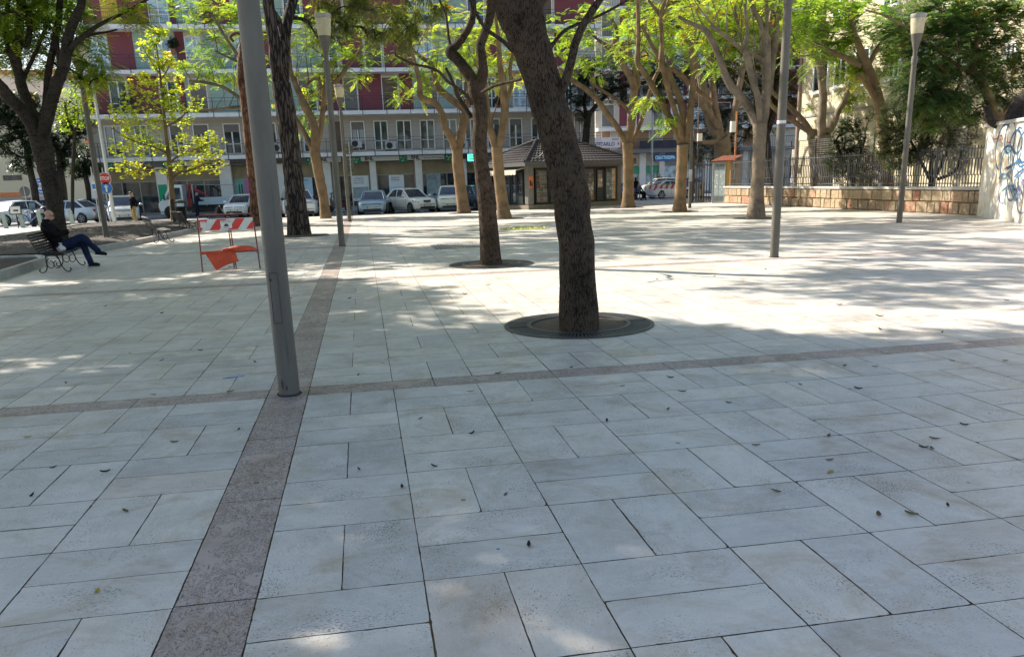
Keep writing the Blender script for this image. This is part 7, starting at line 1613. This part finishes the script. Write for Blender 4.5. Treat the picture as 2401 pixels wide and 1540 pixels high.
# scooter by the bank, bicycle and scooter at the hire stand
def scooter(label,loc,rz,col,group):
    o=thing('scooter',label,'scooter',loc,rz,group)
    for x in (-.62,.62):
        T=Matrix.Translation((x,-.06,.24))@Matrix.Rotation(rad(-90),4,'X');b=MB();b.lathe([(.14,0),(.22,0),(.24,.03),(.24,.09),(.22,.12),(.14,.12)],18,T=T);w_=b.build('wheel',tyre,o,smooth=True);b=MB();b.lathe([(.14,.03),(.14,.09),(.02,.085)],12,T=T);b.build('rim',rimm,w_)
    b=MB();b.ring_loft([[Vector((x,y*w,z)) for y,z in ((-1,z0),(-.8,z1),(.8,z1),(1,z0))] for x,w,z0,z1 in ((-.85,.10,.55,.70),(-.5,.17,.36,.74),(-.1,.16,.28,.66),(.05,.15,.24,.34),(.35,.15,.24,.32),(.42,.18,.26,.75),(.52,.14,.45,.95),(.6,.10,.6,.98))]);b.build('body',col,o,smooth=True)
    b=MB();b.ball((-.38,0,.78),.42,.16,.09);b.build('seat',blk,o);b=MB();b.ball((-.88,0,.98),.2,.19,.17);b.build('top_box',blk,o)
    b=MB();b.tube([(.62,0,.24),(.52,0,.95),(.45,0,1.05)],.03);b.tube([(.42,-.32,1.06),(.45,0,1.03),(.42,.32,1.06)],.018);b.tube([(.42,.25,1.06),(.46,.33,1.25)],.01);b.ball((.47,.34,1.28),.05,.02,.04);b.tube([(.42,-.25,1.06),(.46,-.33,1.25)],.01);b.ball((.47,-.34,1.28),.05,.02,.04);b.build('handlebar',blk,o)
    b=MB();b.ball((.60,0,.88),.05,.09,.07);b.build('headlight',lampw,o);b=MB();b.ring_loft([[Vector((x,y,z)) for y in (-.16,.16)]+[Vector((x+.01,y,z)) for y in (.16,-.16)] for x,z in ((.50,1.0),(.42,1.38))]);b.build('windshield',glassmat('smoke_glass',(.10,.13,.15),.1),o)
    return o
scooter('dark red and black scooter parked between the tan tree and the nearest lamp posts',(cx(795,60.5,480),60.6,-.1),rad(170),M('scooter_maroon',(.06,.012,.018),.3),None)
scooter('dark blue scooter parked among the docking posts behind the seated man',(cx(110,53,500),53.4,-.1),rad(-60),pdb,None);scooter('black scooter standing behind the small info panel',(cx(84,52,500),52.2,-.1),rad(-95),blk,None)
def bicycle(label,loc,rz,col):
    o=thing('bicycle',label,'bicycle',loc,rz)
    for x in (-.52,.52):
        b=MB();R=.33;b.tube([(x+R*math.cos(t),0,R+.0+R*math.sin(t)) for t in np.linspace(0,2*math.pi,25)],.02,6,False);w_=b.build('wheel',tyre,o);b=MB()
        for k in range(10): a=k*math.pi/5;b.tube([(x,0,R),(x+R*math.cos(a),0,R+R*math.sin(a))],.003,3)
        b.build('spokes',steel,w_)
    b=MB();b.tube([(-.52,0,.33),(-.08,0,.30),(-.2,0,.80)],.02,6);b.tube([(-.52,0,.33),(-.17,0,.66)],.014,6);b.tube([(-.08,0,.3),(.36,0,.62),(.40,0,.80)],.024,6);b.tube([(.52,0,.33),(.40,0,.85),(.36,0,.98)],.018,6);b.build('frame',col,o)
    b=MB();b.ball((-.22,0,.84),.13,.07,.03);b.build('saddle',blk,o);b=MB();b.tube([(.28,-.28,1.0),(.36,0,.99),(.28,.28,1.0)],.014,6);b.build('handlebar',blk,o)
    b=MB();b.box(.42,.68,-.16,.16,.72,.92);b.build('basket',M('basket_wire',(.4,.4,.4),.5,.4),o);b=MB();b.ring_loft([[Vector((-.52+r*math.cos(t),y,.33+r*math.sin(t))) for r,y in ((.36,-.03),(.36,.03),(.37,.03),(.37,-.03))] for t in np.linspace(.3,3.4,12)]);b.build('mudguard',col,o);return o
bicycle('blue hire bicycle locked at the docking post near the info panel',(cx(74,50.4,510),50.4,0),rad(-15),pdb)
# ================= PEOPLE
skin=M('skin',(.48,.27,.19),.6,var=.12,scale=20);skin2=M('skin_pale',(.52,.33,.25),.6,var=.1,scale=20)
jb=M('jacket_black',(.008,.008,.010),.85,spec=.12,var=.4,scale=12,bump=.4,bscale=30);jn=M('jacket_navy',(.018,.02,.035),.85,spec=.12,var=.3,scale=12);jean=M('jeans_blue',(.014,.022,.06),.85,spec=.12,var=.45,scale=7,bump=.3,bscale=60);tan=M('trousers_tan',(.36,.25,.10),.85,var=.15,scale=6);shoe=M('shoe_black',(.009,.009,.009),.7,spec=.2);dkr=M('coat_dark_red',(.09,.012,.015),.85,spec=.12,var=.3)
def limb(mb,pts,r,seg=10):
    S=spline([(*p,q) for p,q in zip(pts,r)],4)
    mb.tube([Vector(s[:3]) for s in S],[max(.004,s[3]) for s in S],seg)
    mb.ball(pts[0],r[0]*.99,seg=10,rows=6);mb.ball(pts[-1],r[-1]*.99,seg=10,rows=6)
def hand(mb,w,d,n,s=1.,curl=.6):
    """w wrist, d along the palm, n out of the back of the hand"""
    d=Vector(d).normalized();n=Vector(n);n=(n-d*n.dot(d)).normalized();t=d.cross(n)
    mb.tube([w,w+d*.045*s,w+d*.088*s],[.024*s,.034*s,.036*s],8,flat=.55)
    for i,(o,ln) in enumerate(((-.030,.066),(-.010,.078),(.011,.074),(.030,.058))):
        p=w+d*.085*s+t*o*s;pts=[p];dd=d.copy()
        for k in range(3):
            ax=t;q=Matrix.Rotation(-curl*(.55+.2*k),3,ax);dd=q@dd;p=p+dd*ln*s/2.6;pts.append(p)
        mb.tube(pts,[.0095*s,.009*s,.0082*s,.007*s],6)
    p=w+d*.028*s-t*.028*s;e1=p+(d*.6-t*.7-n*.2).normalized()*.036*s;e2=e1+(d*.9-t*.15-n*.4).normalized()*.03*s;mb.tube([p,e1,e2],[.0125*s,.0105*s,.0085*s],6)
def head(mb,c,f,up,s=1.):
    """c head centre, f facing, up"""
    f=Vector(f).normalized();up=Vector(up);up=(up-f*up.dot(f)).normalized();r=f.cross(up)
    T=Matrix((r,f,up)).transposed()
    mb.ball(c+up*.025*s-f*.012*s,.074*s,.093*s,.088*s,16,12,T)          # skull
    mb.ball(c-up*.045*s+f*.022*s,.058*s,.070*s,.072*s,14,10,T)           # face and jaw
    mb.ball(c-up*.095*s+f*.05*s,.03*s,.028*s,.022*s,10,6,T)            # chin
    mb.tube([c+f*.083*s+up*.015*s,c+f*.098*s-up*.012*s,c+f*.108*s-up*.036*s,c+f*.088*s-up*.045*s],[.009*s,.011*s,.015*s,.012*s],7) # nose
    for k in (-1,1):
        mb.ball(c+r*k*.077*s-up*.01*s-f*.012*s,.012*s,.022*s,.034*s,8,6,T)   # ears
        mb.ball(c+r*k*.03*s+f*.078*s+up*.028*s,.022*s,.014*s,.008*s,8,5,T)     # brows
    mb.tube([c-r*.024*s+f*.088*s-up*.068*s,c+f*.094*s-up*.066*s,c+r*.024*s+f*.088*s-up*.068*s],.007*s,5)
    return T
def V3(*a): return Vector(a)
def eyes(par,c,f,up,s=1.):
    f=Vector(f).normalized();up=Vector(up);up=(up-f*up.dot(f)).normalized();r=f.cross(up);b=MB()
    for k in (-1,1): b.ball(c+r*k*.031*s+f*.084*s+up*.006*s,.011*s,seg=8,rows=5)
    b.build('eyes',M('eye_dark',(.02,.015,.012),.3),par)
# --- seated man, local frame: faces +y as the bench does, x along the bench
man=None
def seated():
    o=thing('person','bald man in glasses, black jacket and blue jeans sitting cross legged on the nearest bench','person',(0,0,0))
    hip=V3(0,-.13,.50);ch=V3(0,-.34,.98);nk=V3(0,-.31,1.12);hd=V3(0,-.235,1.235);ff=V3(.0,1,-.35);up=V3(0,.3,1)
    LsH=V3(-.19,-.33,1.03);RsH=V3(.19,-.33,1.03);Le=V3(-.25,-.12,.80);Re=V3(.25,-.12,.80);Lw=V3(-.07,.10,.84);Rw=V3(.06,.11,.86)
    LhJ=V3(-.10,-.10,.50);RhJ=V3(.10,-.10,.50);Lk=V3(-.11,.34,.53);La=V3(-.04,.47,.10)
    Rk=V3(.06,.40,.70);Ra=V3(-.10,.66,.36)
    b=MB();b.tube([hip+V3(0,.0,-.02),V3(0,-.2,.66),V3(0,-.30,.84),ch,V3(0,-.335,1.05)],[.14,.145,.155,.16,.10],12,flat=.78);b.tube([V3(0,-.33,1.04),nk,hd+V3(0,-.03,-.04)],[.075,.06,.058],10);T=head(b,hd,ff,up)
    for S_,E_,W_ in ((LsH,Le,Lw),(RsH,Re,Rw)): limb(b,[S_,E_,W_],[.05,.042,.026])
    for H_,K_,A_ in ((LhJ,Lk,La),(RhJ,Rk,Ra)): limb(b,[H_,K_,A_],[.078,.058,.04])
    hand(b,Lw,V3(.35,.85,.15),V3(-.5,.1,.9),1.,.55);hand(b,Rw,V3(-.35,.9,.12),V3(.5,0,.9),1.,.5)
    baked(b,'body',skin,o,.009,3);eyes(o,hd,ff,up)
    b=MB();b.tube([hip+V3(0,-.01,.02),V3(0,-.16,.60),V3(0,-.27,.80),V3(0,-.335,.97),V3(0,-.345,1.06),V3(0,-.325,1.10)],[.175,.185,.185,.19,.125,.085],14,flat=.80)
    for S_,E_,W_ in ((LsH,Le,Lw),(RsH,Re,Rw)): limb(b,[S_+V3(0,0,.0),E_,W_.lerp(E_,.08)],[.085,.068,.047])
    baked(b,'jacket',jb,o,.014,4)
    b=MB();b.lathe([(.088,0),(.092,.05),(.085,.075),(.078,.05)],14,c=(0,-.325,1.075));b.build('collar',jb,o,smooth=True)
    b=MB();b.ball(hip+V3(0,0,.0),.17,.155,.12)
    for H_,K_,A_ in ((LhJ,Lk,La),(RhJ,Rk,Ra)): limb(b,[H_,H_.lerp(K_,.5)+V3(0,0,.01),K_,K_.lerp(A_,.5),A_],[.118,.10,.082,.078,.072])
    baked(b,'jeans',jean,o,.013,4)
    def shoe_(a,d):
        d=Vector(d).normalized();b=MB();u=V3(0,0,1);u=(u-d*u.dot(d)).normalized();T=Matrix((d.cross(u),d,u)).transposed()
        b.ball(a+d*.06-u*.045,.045,.13,.042,12,8,T);b.ball(a-d*.02-u*.01,.043,.06,.06,12,8,T);b.ball(a+d*.14-u*.055,.044,.065,.03,12,8,T);b.box(-.042,.042,-.075,.19,-.095,-.075,Matrix.Translation(a)@T.to_4x4());baked(b,'shoe',shoe,o,.011,3)
    shoe_(La,V3(.05,1,-.0));shoe_(Ra,V3(-.1,.95,-.15))
    b=MB();f=ff.normalized();u=(up-f*up.dot(f)).normalized();r=f.cross(u)
    for k in (-1,1):
        c=hd+r*k*.034+f*.099+u*.006;b.tube([c+r*.027*math.cos(t)+u*.019*math.sin(t) for t in np.linspace(0,6.283,13)],.0035,5,False);b.tube([hd+r*k*.062+f*.093+u*.012,hd+r*k*.082-f*.0+u*.008],.0035,5)
    b.tube([hd-r*.008+f*.102+u*.01,hd+r*.008+f*.102+u*.01],.003,5);b.build('glasses',blk,o)
    b=MB();T=Matrix.Translation(V3(-.0,.215,.905))@Matrix.Rotation(rad(-25),4,'X');b.box(-.037,.037,-.072,.072,-.005,.005,T);ph=b.build('phone',M('phone_dark',(.02,.02,.025),.25),None);tag(ph,'dark phone held in the hands of the seated man','phone')
    return o,ph
man,phone=seated()
MT=Matrix.Translation(bench1.location)@Matrix.Rotation(bench1.rotation_euler.z,4,'Z')@Matrix.Translation((-.42,.06,-.0))
man.matrix_world=MT;phone.matrix_world=MT
# plastic bag on the bench
b=MB();rs=random.Random(2);rings=[]
for z,r in ((0,.09),(.04,.115),(.09,.10),(.13,.05),(.16,.028),(.19,.05)):
    rings.append([Vector((r*math.cos(t)*rs.uniform(.8,1.2),r*.8*math.sin(t)*rs.uniform(.8,1.2),z+rs.uniform(-.01,.01))) for t in np.linspace(0,6.283,12,endpoint=False)])
b.ring_loft(rings);o=b.build('plastic_bag',M('bag_white',(.60,.58,.58),.35,var=.1,scale=9),None,smooth=True);o.matrix_world=Matrix.Translation(bench1.location)@Matrix.Rotation(bench1.rotation_euler.z,4,'Z')@Matrix.Translation((.08,.05,.425));tag(o,'small knotted white plastic bag with a red print on the bench beside the man','plastic bag')
b=MB();b.ball((.02,-.085,.06),.04,.012,.025);b.build('print',M('print_red',(.6,.1,.15),.5),o)
# --- standing figures
def standing(label,loc,rz,cj,cl,hair=None,cap=None,hands='pockets',lean=0.,hood=None,s=1.,coat=None,stride=.0):
    o=thing('person',label,'person',loc,rz);o.scale=(s,s,s)
    f=V3(0,1,0);up=V3(0,0,1);hp=V3(0,0,.92);ch=V3(0,lean*.5,1.30);hd=V3(0,.03+lean*.8,1.60-lean*.12)
    b=MB();b.tube([V3(0,0,.86),V3(0,.0,1.0),V3(0,lean*.3,1.15),ch,V3(0,lean*.6,1.43)],[.14,.135,.14,.155,.09],12,flat=.72);b.tube([V3(0,lean*.6,1.40),hd+V3(0,-.02,-.05)],[.07,.055],10);head(b,hd,f+V3(0,0,-.12-lean),up)
    A=[]
    for k in (-1,1):
        S_=V3(k*.19,lean*.55,1.38)
        if hands=='back': E_=V3(k*.26,-.12,1.10);W_=V3(k*.06,-.17,.93);hd_=V3(-k*.8,-.1,-.3)
        elif hands=='front': E_=V3(k*.24,.12+lean*.6,1.12);W_=V3(k*.15,.38+lean*.6,1.10);hd_=V3(0,1,0)
        else: E_=V3(k*.25,-.03,1.10);W_=V3(k*.24,.08,.86);hd_=V3(0,.3,-1)
        A.append((S_,E_,W_));limb(b,[S_,E_,W_],[.05,.042,.027]);hand(b,W_,hd_,V3(k,0,.2),1.,.4)
    Lg=[]
    for k in (-1,1):
        H_=V3(k*.095,0,.88);K_=V3(k*.10,.03+k*stride*.6,.48);A_=V3(k*.105,-.02+k*stride,.09);Lg.append((H_,K_,A_));limb(b,[H_,K_,A_],[.08,.058,.04])
    baked(b,'body',skin2,o,.011,3);eyes(o,hd,f+V3(0,0,-.12-lean),up)
    b=MB();b.tube([V3(0,0,.80 if not coat else .5),V3(0,0,.95),V3(0,lean*.3,1.15),ch+V3(0,0,.03),V3(0,lean*.6,1.45)],[.185 if not coat else .21,.18,.185,.19,.10],14,flat=.78)
    for S_,E_,W_ in A: limb(b,[S_,E_,W_.lerp(E_,.1)],[.085,.068,.05])
    baked(b,'jacket',cj,o,.017,4)
    b=MB();b.ball(V3(0,0,.90),.165,.125,.13)
    for H_,K_,A_ in Lg: limb(b,[H_,K_,A_],[.112,.085,.072])
    baked(b,'trousers',cl,o,.017,4)
    for H_,K_,A_ in Lg:
        b=MB();b.ball(A_+V3(0,.07,-.045),.048,.13,.045);b.ball(A_+V3(0,-.01,-.02),.045,.06,.06);b.build('shoe',shoe,o,smooth=True)
    if cap:
        b=MB();b.ball(hd+V3(0,-.012,.065),.086,.105,.062,14,8);b.ring_loft([[hd+V3(x,y,.052+dz) for x,y in ((-.07,.07),(.07,.07),(.055,.17),(-.055,.17))] for dz in (0,.014)]);b.build('cap',cap,o,smooth=True)
    if hair: b=MB();b.ball(hd+V3(0,-.03,.035),.086,.092,.088,14,9);b.build('hair',hair,o,smooth=True)
    if hood: b=MB();b.ball(hd+V3(0,-.035,.02),.11,.115,.125,14,9);b.tube([hd+V3(0,-.05,-.08),V3(0,-.03,1.42)],[.10,.15],12);b.build('hood',hood,o,smooth=True)
    return o
grayh=M('hair_grey',(.35,.34,.33),.8)
q=Vector((cx(313,49.6,490),49.6,0));standing('man in dark cap, black jacket and tan trousers standing by the people carrier',q,rad(125),jb,tan,hair=grayh,cap=blk,hands='back')
q=Vector((cx(459,60.6,470),60.6,-.1));standing('worker in dark clothes and a dark cap reaching into the truck bed',q,rad(-55),jn,jn,cap=blk,hands='front',lean=.12)
q=Vector((cx(1491,64.5,440),64.5,-.1));standing('woman in a dark hooded coat pushing the wheelchair',q,rad(205),jb,jb,hands='front',hood=jb,coat=True,s=.98)
q=Vector((cx(1551,85,415),85.5,0));standing('dark haired man in black seen above the roof of the cream hatchback',q,rad(150),jb,jn,hair=blk,s=1.08)
# wheelchair with its passenger
q=Vector((cx(1500,62.6,455),62.6,-.1));wc=thing('wheelchair','wheelchair with its passenger pushed across the street right of the kiosk','wheelchair',q,rad(205))
for s in (-1,1):
    b=MB();b.tube([(s*.3,-.02+.3*math.cos(t),.3+.3*math.sin(t)) for t in np.linspace(0,6.283,23)],.02,6,False);w_=b.build('wheel',tyre,wc);b=MB()
    for k in range(8): a=k*math.pi/4;b.tube([(s*.3,-.02,.3),(s*.3,-.02+.3*math.cos(a),.3+.3*math.sin(a))],.004,3)
    b.build('spokes',steel,w_);b=MB();T=Matrix.Translation((s*.24-.02,.42,.09))@Matrix.Rotation(rad(90),4,'Y');b.lathe([(.05,0),(.09,0),(.09,.04),(.05,.04)],14,T=T);b.build('caster',tyre,wc)
b=MB()
for s in (-1,1): b.tube([(s*.24,-.42,.92),(s*.24,-.26,.9),(s*.24,-.22,.46),(s*.24,.3,.46),(s*.22,.46,.14)],.014,6);b.tube([(s*.25,-.2,.68),(s*.25,.2,.68),(s*.25,.25,.46)],.013,6)
b.build('frame',steel,wc);b=MB();b.box(-.22,.22,-.2,.28,.45,.49);b.build('seat',blk,wc);b=MB();b.box(-.22,.22,-.25,-.21,.49,.9);b.build('backrest',blk,wc);b=MB();b.box(-.18,.18,.42,.55,.10,.13);b.build('footrest',steel,wc)
o=thing('person','passenger with pale hair, blue top and a dark blanket sitting in the wheelchair','person',q,rad(205))
hd=V3(0,-.05,1.17);b=MB();b.tube([V3(0,-.03,.54),V3(0,-.08,.75),V3(0,-.10,.95),V3(0,-.09,1.03)],[.14,.14,.14,.08],12,flat=.75);b.tube([V3(0,-.09,1.0),hd+V3(0,-.02,-.04)],[.06,.055]);head(b,hd,V3(0,1,-.2),V3(0,0,1))
for k in (-1,1): limb(b,[V3(k*.18,-.09,.97),V3(k*.24,.05,.74),V3(k*.08,.22,.70)],[.05,.04,.026]);hand(b,V3(k*.08,.22,.70),V3(-k*.5,.8,-.1),V3(0,0,1),1.,.5);limb(b,[V3(k*.09,0,.55),V3(k*.10,.40,.55),V3(k*.10,.47,.16)],[.08,.058,.04])
baked(b,'body',skin2,o,.012,3);eyes(o,hd,V3(0,1,-.2),V3(0,0,1));b=MB();b.tube([V3(0,-.03,.55),V3(0,-.08,.75),V3(0,-.10,.95),V3(0,-.09,1.05)],[.17,.17,.17,.09],12,flat=.8)
for k in (-1,1): limb(b,[V3(k*.18,-.09,.97),V3(k*.24,.05,.74),V3(k*.09,.20,.705)],[.08,.062,.045])
baked(b,'jumper',M('jumper_blue',(.06,.09,.17),.9,var=.3,scale=20),o,.016,4);b=MB();b.ball(V3(0,.15,.56),.2,.28,.12)
for k in (-1,1): limb(b,[V3(k*.09,.05,.57),V3(k*.11,.40,.57),V3(k*.11,.48,.2)],[.12,.10,.09])
b.ball(V3(0,.47,.36),.17,.08,.2);baked(b,'blanket',jb,o,.018,5);b=MB();b.ball(hd+V3(0,-.025,.035),.09,.098,.092);b.build('hair',M('hair_pale',(.45,.42,.36),.85),o,smooth=True)
for k in (-1,1): b=MB();b.ball(V3(k*.10,.53,.155),.045,.12,.045);b.build('shoe',shoe,o,smooth=True)
o=MB();o.ball((0,0,0),.12,.09,.2);o=o.build('bag',M('bag_magenta',(.40,.03,.30),.6,var=.3),None,smooth=True);o.location=(q.x-.36,q.y+.35,.62);tag(o,'magenta and blue bag hanging at the side of the wheelchair','bag')
# ================= LIGHT, SKY, CAMERA
w=bpy.data.worlds.new('World');SC.world=w;w.use_nodes=True;nt=w.node_tree;nt.nodes.clear()
bg=nt.nodes.new('ShaderNodeBackground');bg.inputs[1].default_value=.105;sk=nt.nodes.new('ShaderNodeTexSky');sk.sky_type='NISHITA';sk.sun_disc=False
sk.sun_elevation=SUN_EL;sk.sun_rotation=SUN_AZ;sk.air_density=1.;sk.dust_density=1.2;sk.ozone_density=1.
out=nt.nodes.new('ShaderNodeOutputWorld');nt.links.new(sk.outputs[0],bg.inputs[0]);nt.links.new(bg.outputs[0],out.inputs[0])
sl=bpy.data.lights.new('sun','SUN');sl.energy=5.;sl.angle=rad(.53);sl.color=(1,.93,.82);so=bpy.data.objects.new('sun',sl);COL.objects.link(so);so.location=(-30,30,40)
so.rotation_euler=(-SUN_DIR).to_track_quat('-Z','Y').to_euler()
cam=bpy.data.cameras.new('camera');co=bpy.data.objects.new('camera',cam);COL.objects.link(co);SC.camera=co
m=Matrix((AR,AU,-AF)).transposed().to_4x4();m.translation=(0,0,H);co.matrix_world=m
cam.sensor_fit='HORIZONTAL';cam.sensor_width=36;cam.lens=F/2401*36;cam.shift_y=(CY-770)/2401;cam.shift_x=0;cam.clip_end=2000;cam.clip_start=.05
SC.view_settings.view_transform='Standard';SC.view_settings.look='None';SC.view_settings.exposure=1.22;SC.view_settings.gamma=1
SC.cycles.max_bounces=6;SC.cycles.transparent_max_bounces=8;SC.cycles.diffuse_bounces=3;SC.cycles.glossy_bounces=3;SC.cycles.transmission_bounces=4
try: SC.cycles.use_denoising=True;SC.cycles.denoiser='OPENIMAGEDENOISE'
except Exception: pass
SC.cycles.sample_clamp_indirect=6
